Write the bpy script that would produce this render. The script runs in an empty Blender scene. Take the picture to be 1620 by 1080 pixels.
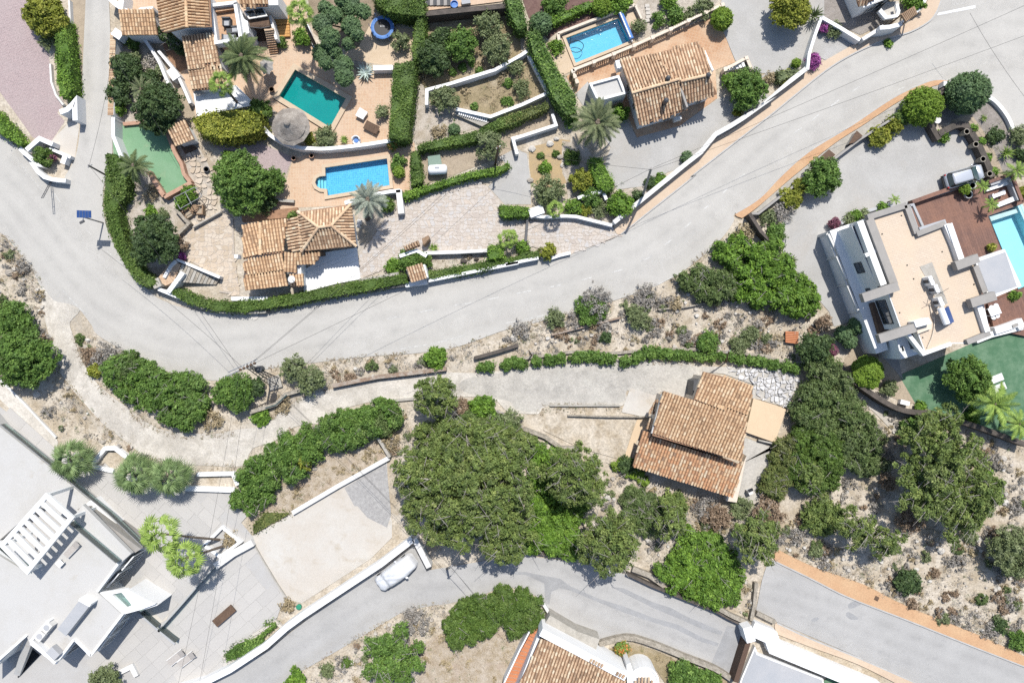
import bpy, math, random
import numpy as np
from mathutils import Vector, Matrix
from mathutils.geometry import delaunay_2d_cdt
random.seed(11)
rng = np.random.default_rng(11)
SC = bpy.context.scene
COL = SC.collection
# ------------------------------------------------------------------ camera, sky, sun, exposure
S = 0.065            # metres per photo pixel on the ground
H = 70.0             # camera height above the ground
cam = bpy.data.cameras.new('camera')
cam.sensor_width = 36.0
cam.lens = 36.0 * H / (1620 * S)
cam.clip_end = 800.0
camo = bpy.data.objects.new('camera', cam)
camo.location = (0, 0, H)
COL.objects.link(camo)
SC.camera = camo
SUN_EL, SUN_AZ = math.radians(60), math.radians(12)      # azimuth clockwise from +Y
world = bpy.data.worlds.new('World')
SC.world = world
world.use_nodes = True
wn = world.node_tree
bg = wn.nodes['Background']
sky = wn.nodes.new('ShaderNodeTexSky')
sky.sky_type = 'NISHITA'
sky.sun_disc = False
sky.sun_elevation = SUN_EL
sky.sun_rotation = SUN_AZ
wn.links.new(sky.outputs['Color'], bg.inputs['Color'])
bg.inputs['Strength'].default_value = 0.13
sl = bpy.data.lights.new('sun', 'SUN')
sl.energy = 4.6
sl.angle = math.radians(0.53)
sl.color = (1.0, 0.965, 0.91)
so = bpy.data.objects.new('sun', sl)
sdir = Vector((math.sin(SUN_AZ) * math.cos(SUN_EL), math.cos(SUN_AZ) * math.cos(SUN_EL), math.sin(SUN_EL)))
so.rotation_euler = sdir.to_track_quat('Z', 'Y').to_euler()
so.location = (0, 0, 120)
COL.objects.link(so)
vs = SC.view_settings
vs.view_transform = 'Standard'
vs.look = 'None'
vs.gamma = 1.0
vs.use_curve_mapping = False
vs.exposure = 0.5
SC.cycles.max_bounces = 6
SC.cycles.transparent_max_bounces = 12
SC.cycles.use_denoising = False
# ------------------------------------------------------------------ photo pixel -> point on a known height
TILES = {'n': (0, 0, 1.0)}
for k_, ox, oy in (('A', 0, 0), ('B', 400, 0), ('C', 800, 0), ('D', 1200, 0), ('E', 0, 260), ('F', 400, 260), ('G', 800, 260),
                   ('I', 1200, 260), ('J', 0, 530), ('K', 400, 530), ('L', 800, 530), ('M', 1200, 530), ('N', 0, 800),
                   ('O', 400, 800), ('P', 800, 800), ('Q', 1200, 800)):
 TILES[k_] = (ox, oy, 1620 / 420)
TILES.update({'v1': (1295, 310, 9.0), 'v2': (1445, 250, 9.23), 'v3': (1355, 420, 10.8), 'v4': (1355, 500, 10.8), 'v5': (1485, 370, 12.0),
              'v6': (1485, 450, 12.0), 'w1': (0, 770, 10.8), 'w2': (110, 790, 10.8), 'w3': (110, 880, 10.8), 'w4': (0, 970, 9.818),
              't1': (240, 0, 7.714), 't2': (1310, 0, 9.0)})
def P(s):
 """'A 10,20 30,40 B 5,6' -> photo pixels"""
 out, t = [], TILES['n']
 for w in s.split():
  if ',' in w:
   x, y = w.split(',')
   out.append((t[0] + float(x) / t[2], t[1] + float(y) / t[2]))
  else:
   t = TILES[w]
 return out
def XY(p, z=0.0):
 k = S * (1 - z / H)
 return ((p[0] - 810) * k, (540 - p[1]) * k)
def PW(s, z=0.0):
 return [XY(p, z) for p in (P(s) if isinstance(s, str) else s)]
def smooth(pts, n=6, closed=True):
 out, m = [], len(pts)
 rngi = range(m) if closed else range(m - 1)
 g = lambda i: pts[i % m] if closed else pts[min(max(i, 0), m - 1)]
 for i in rngi:
  p0, p1, p2, p3 = g(i - 1), g(i), g(i + 1), g(i + 2)
  if p1 == p2:
   continue
  for k in range(n):
   t = k / n
   out.append(tuple(0.5 * (2 * b + (c - a) * t + (2 * a - 5 * b + 4 * c - d) * t * t + (3 * b - a - 3 * c + d) * t ** 3)
                             for a, b, c, d in zip(p0, p1, p2, p3)))
 if not closed:
  out.append(pts[-1])
 return out
def inside(px, py, poly):
 px = np.asarray(px); py = np.asarray(py)
 r = np.zeros(px.shape, bool)
 n = len(poly)
 for i in range(n):
  x1, y1 = poly[i]; x2, y2 = poly[(i + 1) % n]
  if y1 == y2:
   continue
  c = ((y1 > py) != (y2 > py)) & (px < (x2 - x1) * (py - y1) / (y2 - y1) + x1)
  r ^= c
 return r
def area(poly):
 return 0.5 * sum(poly[i][0] * poly[(i + 1) % len(poly)][1] - poly[(i + 1) % len(poly)][0] * poly[i][1] for i in range(len(poly)))
def ccw(poly):
 return list(poly) if area(poly) > 0 else list(poly)[::-1]
def centroid(poly):
 return (sum(p[0] for p in poly) / len(poly), sum(p[1] for p in poly) / len(poly))
def scatter(poly, dens, jitter=1.0):
 xs = [p[0] for p in poly]; ys = [p[1] for p in poly]
 a = (max(xs) - min(xs)) * (max(ys) - min(ys))
 n = max(1, int(a * dens))
 x = rng.uniform(min(xs), max(xs), n); y = rng.uniform(min(ys), max(ys), n)
 m = inside(x, y, poly)
 return x[m], y[m]
def inset(poly, d):
 """move each edge of a polygon inward by d"""
 poly = ccw(poly); n = len(poly); out = []
 for i in range(n):
  a, b, c = Vector(poly[i - 1]), Vector(poly[i]), Vector(poly[(i + 1) % n])
  e1 = (b - a).normalized(); e2 = (c - b).normalized()
  n1 = Vector((-e1.y, e1.x)); n2 = Vector((-e2.y, e2.x))
  m = n1 + n2
  if m.length < 1e-4:
   m = n1
  m.normalize()
  k = d / max(0.4, m.dot(n1))
  out.append((b.x + m.x * k, b.y + m.y * k))
 return out
# ------------------------------------------------------------------ mesh builder
class MB:
 def __init__(self):
  self.v, self.f, self.r, self.cur = [], [], [], 0.5
 def add(self, vs, fs, r=None):
  o = len(self.v)
  self.v += [tuple(p) for p in vs]
  self.r += [self.cur if r is None else r] * len(vs)
  self.f += [tuple(i + o for i in f) for f in fs]
 def prism(self, poly, z0, z1, bottom=True, r=None):
  poly = ccw(poly); n = len(poly)
  vs = [(x, y, z0) for x, y in poly] + [(x, y, z1) for x, y in poly]
  fs = [tuple(range(n, 2 * n))] + [(i, (i + 1) % n, (i + 1) % n + n, i + n) for i in range(n)]
  if bottom:
   fs.append(tuple(range(n - 1, -1, -1)))
  self.add(vs, fs, r)
  return self
 def slab3(self, pts, t, r=None):
  """a plate whose top outline is pts (3-D) and thickness t downward"""
  if area([(p[0], p[1]) for p in pts]) < 0:
   pts = pts[::-1]
  n = len(pts)
  vs = [(x, y, z - t) for x, y, z in pts] + list(pts)
  self.add(vs, [tuple(range(n, 2 * n)), tuple(range(n - 1, -1, -1))] + [(i, (i + 1) % n, (i + 1) % n + n, i + n) for i in range(n)], r)
  return self
 def box(self, c, sx, sy, sz, rot=0.0, r=None):
  """c is the centre of the base"""
  ca, sa = math.cos(rot), math.sin(rot)
  q = [(-sx / 2, -sy / 2), (sx / 2, -sy / 2), (sx / 2, sy / 2), (-sx / 2, sy / 2)]
  self.prism([(c[0] + x * ca - y * sa, c[1] + x * sa + y * ca) for x, y in q], c[2], c[2] + sz, True, r)
  return self
 def ribbon(self, pts, w, z0, z1, closed=False, r=None):
  n = len(pts); L, R = [], []
  for i in range(n):
   a = Vector(pts[i - 1] if (i > 0 or closed) else pts[i])
   b = Vector(pts[i])
   c = Vector(pts[(i + 1) % n] if (i < n - 1 or closed) else pts[i])
   d1 = (b - a) if (b - a).length > 1e-6 else (c - b)
   d2 = (c - b) if (c - b).length > 1e-6 else (b - a)
   d1.normalize(); d2.normalize()
   n1 = Vector((-d1.y, d1.x)); n2 = Vector((-d2.y, d2.x))
   m = n1 + n2
   if m.length < 1e-3:
    m = n1
   m.normalize()
   k = (w / 2) / max(0.35, m.dot(n1))
   L.append((b.x + m.x * k, b.y + m.y * k)); R.append((b.x - m.x * k, b.y - m.y * k))
  za = z0 if hasattr(z0, '__len__') else [z0] * n
  zb = z1 if hasattr(z1, '__len__') else [z1] * n
  vs, fs = [], []
  for i in range(n):
   vs += [(L[i][0], L[i][1], za[i]), (R[i][0], R[i][1], za[i]), (R[i][0], R[i][1], zb[i]), (L[i][0], L[i][1], zb[i])]
  for i in range(n if closed else n - 1):
   a, b = 4 * i, 4 * ((i + 1) % n)
   fs += [(a + 3, a + 2, b + 2, b + 3), (a + 2, a + 1, b + 1, b + 2), (a, a + 3, b + 3, b), (a + 1, a, b, b + 1)]
  if not closed:
   fs += [(0, 1, 2, 3), (4 * n - 1, 4 * n - 2, 4 * n - 3, 4 * n - 4)]
  self.add(vs, fs, r)
  return self
 def tube(self, pts, rad, n=6, r=None, cap=True):
  m = len(pts)
  rads = rad if hasattr(rad, '__len__') else [rad] * m
  vs, fs = [], []
  for i in range(m):
   a = Vector(pts[max(i - 1, 0)]); b = Vector(pts[min(i + 1, m - 1)])
   d = (b - a).normalized()
   u = d.orthogonal().normalized() if abs(d.z) > 0.95 else d.cross(Vector((0, 0, 1))).normalized()
   w = d.cross(u)
   for k in range(n):
    t = 2 * math.pi * k / n
    q = Vector(pts[i]) + (u * math.cos(t) + w * math.sin(t)) * rads[i]
    vs.append(tuple(q))
  for i in range(m - 1):
   for k in range(n):
    fs.append((i * n + k, i * n + (k + 1) % n, (i + 1) * n + (k + 1) % n, (i + 1) * n + k))
  if cap:
   fs += [tuple(range(n - 1, -1, -1)), tuple(range((m - 1) * n, m * n))]
  self.add(vs, fs, r)
  return self
 def lathe(self, c, prof, n=12, r=None):
  vs, fs = [], []
  for rr, z in prof:
   for k in range(n):
    t = 2 * math.pi * k / n
    vs.append((c[0] + rr * math.cos(t), c[1] + rr * math.sin(t), c[2] + z))
  for i in range(len(prof) - 1):
   for k in range(n):
    fs.append((i * n + k, i * n + (k + 1) % n, (i + 1) * n + (k + 1) % n, (i + 1) * n + k))
  fs += [tuple(range(n - 1, -1, -1)), tuple(range((len(prof) - 1) * n, len(prof) * n))]
  self.add(vs, fs, r)
  return self
 def blob(self, c, rx, ry, rz, n=10, m=6, rough=0.0, r=None):
  vs, fs = [], []
  for i in range(m + 1):
   ph = math.pi * i / m
   for k in range(n):
    t = 2 * math.pi * k / n
    q = 1 + random.uniform(-rough, rough)
    vs.append((c[0] + rx * q * math.sin(ph) * math.cos(t), c[1] + ry * q * math.sin(ph) * math.sin(t), c[2] + rz * q * math.cos(ph)))
  for i in range(m):
   for k in range(n):
    fs.append((i * n + k, (i + 1) * n + k, (i + 1) * n + (k + 1) % n, i * n + (k + 1) % n))
  self.add(vs, fs, r)
  return self
 def quadpoly(self, pts):
  self.add(pts, [tuple(range(len(pts)))])
  return self
ROOT = {}          # object -> world position its vertices are relative to
def mesh_from(name, mb, loc=(0, 0, 0), smooth_=False):
 me = bpy.data.meshes.new(name)
 lx, ly, lz = loc
 me.from_pydata([(x - lx, y - ly, z - lz) for x, y, z in mb.v], [], mb.f)
 at = me.attributes.new('rnd', 'FLOAT', 'POINT')
 at.data.foreach_set('value', np.array(mb.r, dtype=np.float32))
 if smooth_:
  me.polygons.foreach_set('use_smooth', np.ones(len(me.polygons), bool))
 me.update()
 return me
def tag(o, label=None, cat=None, group=None, kind=None):
 if label: o['label'] = label
 if cat: o['category'] = cat
 if group: o['group'] = group
 if kind: o['kind'] = kind
 return o
def thing(name, label, cat, loc, group=None):
 o = bpy.data.objects.new(name, None)
 o.empty_display_size = 0.3
 o.location = (loc[0], loc[1], loc[2] if len(loc) > 2 else 0.0)
 COL.objects.link(o)
 ROOT[o] = tuple(o.location)
 return tag(o, label, cat, group)
def part(name, mb, mat, parent, label=None, kind=None, smooth_=False):
 loc = ROOT[parent]
 o = bpy.data.objects.new(name, mesh_from(name, mb, loc, smooth_))
 o.data.materials.append(mat)
 o.parent = parent
 COL.objects.link(o)
 ROOT[o] = loc
 return tag(o, label, None, None, kind)
def single(name, mb, mat, label, cat, group=None, kind=None, smooth_=False):
 xs = [p[0] for p in mb.v]; ys = [p[1] for p in mb.v]; zs = [p[2] for p in mb.v]
 loc = ((min(xs) + max(xs)) / 2, (min(ys) + max(ys)) / 2, min(zs))
 o = bpy.data.objects.new(name, mesh_from(name, mb, loc, smooth_))
 o.data.materials.append(mat)
 o.location = loc
 COL.objects.link(o)
 ROOT[o] = loc
 return tag(o, label, cat, group, kind)
def struct(name, mb, mat):
 o = bpy.data.objects.new(name, mesh_from(name, mb))
 o.data.materials.append(mat)
 COL.objects.link(o)
 ROOT[o] = (0, 0, 0)
 o['kind'] = 'structure'
 return o
# ------------------------------------------------------------------ materials
DIM = 0.81           # overall reflectance of the painted and mineral surfaces
def ramp(nt, src, stops):
 n = nt.nodes.new('ShaderNodeValToRGB')
 e = n.color_ramp.elements
 while len(e) < len(stops):
  e.new(0.5)
 for k, (p, c) in enumerate(stops):
  e[k].position = p
  e[k].color = (c[0], c[1], c[2], 1)
 nt.links.new(src, n.inputs[0])
 return n.outputs[0]
def noise(nt, co, scale, detail=4, rough=0.6, dist=0.0):
 n = nt.nodes.new('ShaderNodeTexNoise')
 n.inputs['Scale'].default_value = scale
 n.inputs['Detail'].default_value = detail
 n.inputs['Roughness'].default_value = rough
 n.inputs['Distortion'].default_value = dist
 nt.links.new(co, n.inputs['Vector'])
 return n.outputs['Fac']
def mix(nt, fac, a, b, mode='MIX'):
 n = nt.nodes.new('ShaderNodeMix')
 n.data_type = 'RGBA'
 n.blend_type = mode
 for sock, v in ((n.inputs[0], fac), (n.inputs[6], a), (n.inputs[7], b)):
  if isinstance(v, (int, float)):
   sock.default_value = v
  elif isinstance(v, tuple):
   sock.default_value = (v[0], v[1], v[2], 1)
  else:
   nt.links.new(v, sock)
 return n.outputs[2]
def new_mat(name):
 m = bpy.data.materials.new(name)
 m.use_nodes = True
 nt = m.node_tree
 return m, nt, nt.nodes['Principled BSDF'], nt.nodes.new('ShaderNodeTexCoord').outputs['Object']
def bump(nt, b, h, strength, dist=0.05):
 n = nt.nodes.new('ShaderNodeBump')
 n.inputs['Strength'].default_value = strength
 n.inputs['Distance'].default_value = dist
 nt.links.new(h, n.inputs['Height'])
 nt.links.new(n.outputs[0], b.inputs['Normal'])
def M(name, col, col2=None, scale=0.5, lo=0.4, hi=0.65, fine=0.12, fscale=9.0, rough=0.85, bmp=0.25, col3=None, scale3=0.15, lo3=0.5, hi3=0.7, metal=0.0, dist=0.0, spec=0.3):
 """ground/wall material: base colour, a patchy second colour, a third broad one, fine grain"""
 m, nt, b, co = new_mat(name)
 col, col2, col3 = [tuple(v * DIM for v in q) if q else q for q in (col, col2, col3)]
 c = col
 if col2:
  f = ramp(nt, noise(nt, co, scale, 5, 0.65, dist), [(lo, (0, 0, 0)), (hi, (1, 1, 1))])
  c = mix(nt, f, c, col2)
 if col3:
  f = ramp(nt, noise(nt, co, scale3, 5, 0.6, 0.3), [(lo3, (0, 0, 0)), (hi3, (1, 1, 1))])
  c = mix(nt, f, c, col3)
 fn = noise(nt, co, fscale, 3, 0.7)
 g = ramp(nt, fn, [(0.25, (1 - fine * 1.6,) * 3), (0.75, (1 + fine,) * 3)])
 c = mix(nt, 1.0, c, g, 'MULTIPLY')
 nt.links.new(c, b.inputs['Base Color'])
 b.inputs['Roughness'].default_value = rough
 b.inputs['Metallic'].default_value = metal
 b.inputs['Specular IOR Level'].default_value = spec
 if bmp:
  bump(nt, b, fn, bmp)
 return m
def MR(name, stops, rough=0.8, fine=0.15, fscale=14.0, noise_w=0.0, nscale=0.7, bmp=0.0, trans=0.0, patch=None):
 """material whose colour runs over a ramp with the per-piece value 'rnd' (tiles, leaves, stones)"""
 m, nt, b, co = new_mat(name)
 a = nt.nodes.new('ShaderNodeAttribute')
 a.attribute_name = 'rnd'
 v = a.outputs['Fac']
 if 'tiles' in name:
  stops = [(p, (min(.62, c[0] * 1.36), c[1] * 1.42, c[2] * 1.38)) for p, c in stops]
 if noise_w:
  n = noise(nt, co, nscale, 3, 0.6)
  q = nt.nodes.new('ShaderNodeMath'); q.operation = 'MULTIPLY_ADD'
  q.inputs[1].default_value = noise_w; q.inputs[2].default_value = -noise_w / 2
  nt.links.new(n, q.inputs[0])
  s = nt.nodes.new('ShaderNodeMath'); s.operation = 'ADD'
  nt.links.new(v, s.inputs[0]); nt.links.new(q.outputs[0], s.inputs[1])
  v = s.outputs[0]
 c = ramp(nt, v, stops)
 if patch:      # some growth is greyer and older than the rest
  c = mix(nt, ramp(nt, noise(nt, co, 0.42, 4, 0.6, 0.6), [(0.46, (0, 0, 0)), (0.66, (1, 1, 1))]), c, mix(nt, 1.0, c, patch, 'MULTIPLY'))
 if fine:
  fn = noise(nt, co, fscale, 3, 0.7)
  c = mix(nt, 1.0, c, ramp(nt, fn, [(0.25, (1 - fine * 1.6,) * 3), (0.75, (1 + fine,) * 3)]), 'MULTIPLY')
  if bmp:
   bump(nt, b, fn, bmp)
 nt.links.new(c, b.inputs['Base Color'])
 b.inputs['Roughness'].default_value = rough
 b.inputs['Specular IOR Level'].default_value = 0.25
 if trans:
  t = nt.nodes.new('ShaderNodeBsdfTranslucent')
  nt.links.new(mix(nt, 0.35, c, (0.16, 0.2, 0.02)), t.inputs['Color'])
  ms = nt.nodes.new('ShaderNodeMixShader')
  ms.inputs[0].default_value = trans
  nt.links.new(b.outputs[0], ms.inputs[1]); nt.links.new(t.outputs[0], ms.inputs[2])
  nt.links.new(ms.outputs[0], nt.nodes['Material Output'].inputs['Surface'])
 return m
def MT(name, c1, c2, mortar, w, h, rot=0.0, gap=0.015, rough=0.8, fine=0.1, offset=0.5, stain=None):
 """laid tiles or boards too small to tell apart: brick pattern in metres"""
 m, nt, b, co = new_mat(name)
 c1, c2, mortar, stain = [tuple(v * DIM for v in q) if q else q for q in (c1, c2, mortar, stain)]
 mp = nt.nodes.new('ShaderNodeMapping')
 mp.inputs['Rotation'].default_value = (0, 0, rot)
 nt.links.new(co, mp.inputs['Vector'])
 br = nt.nodes.new('ShaderNodeTexBrick')
 br.inputs['Color1'].default_value = (*c1, 1); br.inputs['Color2'].default_value = (*c2, 1); br.inputs['Mortar'].default_value = (*mortar, 1)
 br.inputs['Scale'].default_value = 1.0
 br.inputs['Mortar Size'].default_value = gap
 br.inputs['Brick Width'].default_value = w
 br.inputs['Row Height'].default_value = h
 br.offset = offset
 nt.links.new(mp.outputs[0], br.inputs['Vector'])
 c = br.outputs['Color']
 if stain:
  c = mix(nt, ramp(nt, noise(nt, co, 0.35, 5, 0.6), [(0.42, (0, 0, 0)), (0.7, (1, 1, 1))]), c, stain)
 fn = noise(nt, co, 7, 3, 0.7)
 c = mix(nt, 1.0, c, ramp(nt, fn, [(0.25, (1 - fine * 1.6,) * 3), (0.75, (1 + fine,) * 3)]), 'MULTIPLY')
 nt.links.new(c, b.inputs['Base Color'])
 b.inputs['Roughness'].default_value = rough
 b.inputs['Specular IOR Level'].default_value = 0.3
 bump(nt, b, fn, 0.2)
 return m
def MG(name, tint, gloss=0.5, solid=0.35, body=(0.02, 0.03, 0.04)):
 """window and balustrade glass, clear pool water: see-through, tinted, with a fresnel reflection"""
 m, nt, b, co = new_mat(name)
 tr = nt.nodes.new('ShaderNodeBsdfTransparent'); tr.inputs[0].default_value = (*tint, 1)
 gl = nt.nodes.new('ShaderNodeBsdfGlossy'); gl.inputs['Roughness'].default_value = 0.03
 fr = nt.nodes.new('ShaderNodeFresnel'); fr.inputs[0].default_value = 1.4
 b.inputs['Base Color'].default_value = (*body, 1)
 b.inputs['Roughness'].default_value = 0.08
 m1 = nt.nodes.new('ShaderNodeMixShader'); m1.inputs[0].default_value = solid
 nt.links.new(tr.outputs[0], m1.inputs[1]); nt.links.new(b.outputs[0], m1.inputs[2])
 m2 = nt.nodes.new('ShaderNodeMixShader')
 nt.links.new(fr.outputs[0], m2.inputs[0])
 nt.links.new(m1.outputs[0], m2.inputs[1]); nt.links.new(gl.outputs[0], m2.inputs[2])
 nt.links.new(m2.outputs[0], nt.nodes['Material Output'].inputs['Surface'])
 return m, nt, gl
def water(name, tint, wave=0.15, scale=2.2):
 m, nt, gl = MG(name, tint, solid=0.0)
 co = nt.nodes.new('ShaderNodeTexCoord').outputs['Object']
 bp = nt.nodes.new('ShaderNodeBump'); bp.inputs['Strength'].default_value = wave; bp.inputs['Distance'].default_value = 0.1
 nt.links.new(noise(nt, co, scale, 3, 0.6), bp.inputs['Height'])
 nt.links.new(bp.outputs[0], gl.inputs['Normal'])
 return m
MT_ = {}
MT_['ground'] = M('limestone_soil', (0.53, 0.47, 0.385), (0.345, 0.285, 0.205), 0.7, 0.46, 0.68, 0.26, 5.0, 0.95, 0.6, (0.39, 0.32, 0.225), 0.2, 0.47, 0.7)
def asphalt(name, base, dark, lite):
 """sun-bleached asphalt: broad tyre-worn patches, fine aggregate, thin sealed cracks"""
 m, nt, b, co = new_mat(name)
 c = mix(nt, ramp(nt, noise(nt, co, 0.16, 4, 0.55, 0.6), [(0.38, (0, 0, 0)), (0.66, (1, 1, 1))]), base, lite)
 c = mix(nt, ramp(nt, noise(nt, co, 0.9, 6, 0.75), [(0.52, (0, 0, 0)), (0.74, (0.55, 0.55, 0.55))]), c, dark)
 v = nt.nodes.new('ShaderNodeTexVoronoi'); v.feature = 'DISTANCE_TO_EDGE'; v.inputs['Scale'].default_value = 0.11
 w = nt.nodes.new('ShaderNodeVectorMath'); w.operation = 'ADD'
 nz = nt.nodes.new('ShaderNodeTexNoise'); nz.inputs['Scale'].default_value = 0.5; nz.inputs['Detail'].default_value = 5
 nt.links.new(co, nz.inputs['Vector'])
 sc = nt.nodes.new('ShaderNodeVectorMath'); sc.operation = 'SCALE'; sc.inputs['Scale'].default_value = 3.5
 nt.links.new(nz.outputs['Color'], sc.inputs[0])
 nt.links.new(co, w.inputs[0]); nt.links.new(sc.outputs[0], w.inputs[1]); nt.links.new(w.outputs[0], v.inputs['Vector'])
 c = mix(nt, ramp(nt, v.outputs['Distance'], [(0.0, (0.28, 0.28, 0.28)), (0.006, (0, 0, 0))]), c, dark)
 fn = noise(nt, co, 11, 3, 0.75)
 c = mix(nt, 1.0, c, ramp(nt, fn, [(0.25, (0.9,) * 3), (0.75, (1.08,) * 3)]), 'MULTIPLY')
 nt.links.new(c, b.inputs['Base Color'])
 b.inputs['Roughness'].default_value = 0.88
 b.inputs['Specular IOR Level'].default_value = 0.25
 bump(nt, b, fn, 0.3)
 return m
MT_['road'] = asphalt('bleached_asphalt', (0.342, 0.329, 0.303), (0.296, 0.285, 0.264), (0.37, 0.356, 0.328))
MT_['road2'] = asphalt('grey_asphalt', (0.297, 0.291, 0.28), (0.23, 0.226, 0.22), (0.33, 0.323, 0.31))
MT_['patch'] = M('asphalt_patch', (0.29, 0.29, 0.29), (0.33, 0.33, 0.33), 0.9, fine=0.1, rough=0.9)
MT_['oldmark'] = M('worn_road_paint', (0.54, 0.53, 0.50), (0.40, 0.39, 0.365), 2.2, 0.42, 0.62, 0.15, rough=0.75)
MT_['mark'] = M('road_paint', (0.74, 0.74, 0.73), (0.55, 0.54, 0.53), 2.0, 0.5, 0.7, 0.1, rough=0.7)
MT_['track'] = M('dusty_concrete_track', (0.60, 0.56, 0.495), (0.40, 0.365, 0.31), 0.45, 0.45, 0.7, 0.16, 6.0, 0.95, 0.5, (0.45, 0.415, 0.36), 0.14, 0.48, 0.66, dist=0.8)
MT_['yard'] = M('broken_concrete', (0.455, 0.43, 0.385), (0.36, 0.34, 0.305), 0.5, 0.45, 0.68, 0.16, 6.0, 0.92, 0.4, (0.47, 0.45, 0.40), 0.3, 0.5, 0.7, dist=0.5)
MT_['cream'] = M('cream_concrete', (0.49, 0.45, 0.395), (0.53, 0.51, 0.47), 0.22, 0.4, 0.68, 0.06, 8, 0.9, 0.15, (0.43, 0.38, 0.31), 0.6, 0.56, 0.74)
MT_['greygravel'] = M('grey_gravel', (0.40, 0.39, 0.375), (0.33, 0.32, 0.31), 3.0, 0.4, 0.6, 0.25, 16, 0.95, 0.6)
MT_['court'] = M('pebble_court', (0.37, 0.36, 0.34), (0.42, 0.41, 0.39), 0.35, 0.4, 0.66, 0.1, 12, 0.92, 0.3, (0.39, 0.36, 0.32), 0.12, 0.52, 0.72)
MT_['yellowgravel'] = M('yellow_gravel', (0.42, 0.31, 0.17), (0.37, 0.28, 0.17), 1.4, 0.4, 0.65, 0.18, 14, 0.95, 0.4)
MT_['verge'] = M('tan_verge_gravel', (0.40, 0.33, 0.245), (0.33, 0.27, 0.2), 1.2, 0.4, 0.65, 0.22, 12, 0.95, 0.5)
MT_['drypale'] = M('pale_dry_grass_soil', (0.45, 0.385, 0.305), (0.33, 0.265, 0.18), 1.2, 0.4, 0.66, 0.26, 9, 0.95, 0.7, (0.38, 0.30, 0.23), 0.4, 0.5, 0.7)
MT_['garden'] = M('white_garden_gravel', (0.47, 0.42, 0.36), (0.33, 0.285, 0.225), 0.9, 0.44, 0.66, 0.24, 9, 0.95, 0.6, (0.36, 0.30, 0.22), 0.3, 0.54, 0.72)
MT_['brownbed'] = M('brown_garden_soil', (0.30, 0.235, 0.165), (0.21, 0.165, 0.11), 0.9, 0.42, 0.65, 0.25, 9, 0.95, 0.6)
MT_['redbed'] = M('reddish_garden_soil', (0.145, 0.085, 0.075), (0.19, 0.12, 0.10), 1.2, fine=0.2, rough=0.95, bmp=0.5)
MT_['greysoil'] = M('grey_soil', (0.30, 0.27, 0.245), (0.23, 0.205, 0.18), 1.2, fine=0.2, rough=0.95, bmp=0.5)
MT_['drygrassbed'] = M('dry_grass_soil', (0.33, 0.265, 0.165), (0.235, 0.19, 0.105), 0.9, 0.4, 0.65, 0.28, 9, 0.95, 0.7, (0.40, 0.34, 0.25), 0.35, 0.54, 0.7)
MT_['pink'] = MT('pink_cobble_paving', (0.37, 0.275, 0.27), (0.30, 0.225, 0.225), (0.41, 0.35, 0.335), 0.24, 0.16, 0.2, 0.02, 0.85, 0.2, stain=(0.38, 0.31, 0.30))
MT_['salmon'] = MT('salmon_patio_tiles', (0.53, 0.38, 0.255), (0.49, 0.325, 0.21), (0.53, 0.42, 0.31), 0.3, 0.3, 0.0, 0.015, 0.8, 0.1, 0.0, (0.54, 0.41, 0.30))
MT_['salmon2'] = MT('terracotta_patio_tiles', (0.47, 0.285, 0.165), (0.42, 0.24, 0.135), (0.48, 0.34, 0.23), 0.3, 0.3, 0.3, 0.015, 0.8, 0.1, 0.0, (0.53, 0.40, 0.28))
MT_['coping'] = M('pale_pool_coping', (0.54, 0.43, 0.31), (0.50, 0.39, 0.27), 1.0, fine=0.08)
MT_['walkpale'] = MT('pale_pink_pavement', (0.53, 0.41, 0.30), (0.50, 0.38, 0.275), (0.50, 0.385, 0.29), 0.3, 0.3, 0.6, 0.012, 0.85, 0.07, 0.0, (0.55, 0.44, 0.33))
MT_['walkorange'] = MT('orange_pavement', (0.50, 0.30, 0.165), (0.46, 0.27, 0.15), (0.44, 0.275, 0.165), 0.2, 0.2, 0.63, 0.012, 0.85, 0.12, 0.0, (0.52, 0.35, 0.21))
MT_['walkorange2'] = MT('orange_pavement_lower', (0.52, 0.32, 0.18), (0.48, 0.29, 0.16), (0.47, 0.30, 0.18), 0.2, 0.2, -0.46, 0.012, 0.85, 0.12, 0.0, (0.54, 0.36, 0.21))
MT_['kerb'] = M('kerb_concrete', (0.44, 0.43, 0.41), (0.38, 0.37, 0.35), 1.5, fine=0.1)
MT_['concrete'] = M('old_concrete', (0.41, 0.385, 0.34), (0.32, 0.30, 0.26), 1.1, 0.4, 0.66, 0.14)
MT_['terrace'] = M('terrace_bed', (0.42, 0.41, 0.395), (0.40, 0.385, 0.365), 0.6, fine=0.06)
MT_['white'] = M('white_render', (0.78, 0.78, 0.77), (0.72, 0.715, 0.70), 0.5, 0.5, 0.75, 0.025, 8, 0.8, 0.1)
MT_['offwhite'] = M('weathered_white_render', (0.66, 0.65, 0.625), (0.56, 0.545, 0.51), 0.8, 0.45, 0.7, 0.06, 8, 0.85, 0.15)
MT_['roofwhite'] = M('white_roof_coating', (0.475, 0.465, 0.445), (0.44, 0.425, 0.395), 0.28, 0.48, 0.72, 0.04, 6, 0.8, 0.1, (0.405, 0.375, 0.33), 0.45, 0.62, 0.74)
MT_['roofgrey'] = M('grey_flat_roof', (0.36, 0.37, 0.385), (0.41, 0.41, 0.415), 0.4, fine=0.05)
MT_['greyrender'] = M('grey_render', (0.32, 0.30, 0.275), (0.28, 0.265, 0.245), 1.0, fine=0.06)
MT_['darkgrey'] = M('dark_grey_metal', (0.07, 0.072, 0.078), None, rough=0.5, fine=0.05, bmp=0)
MT_['black'] = M('black_plastic', (0.018, 0.018, 0.02), None, rough=0.5, fine=0.05, bmp=0)
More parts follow.
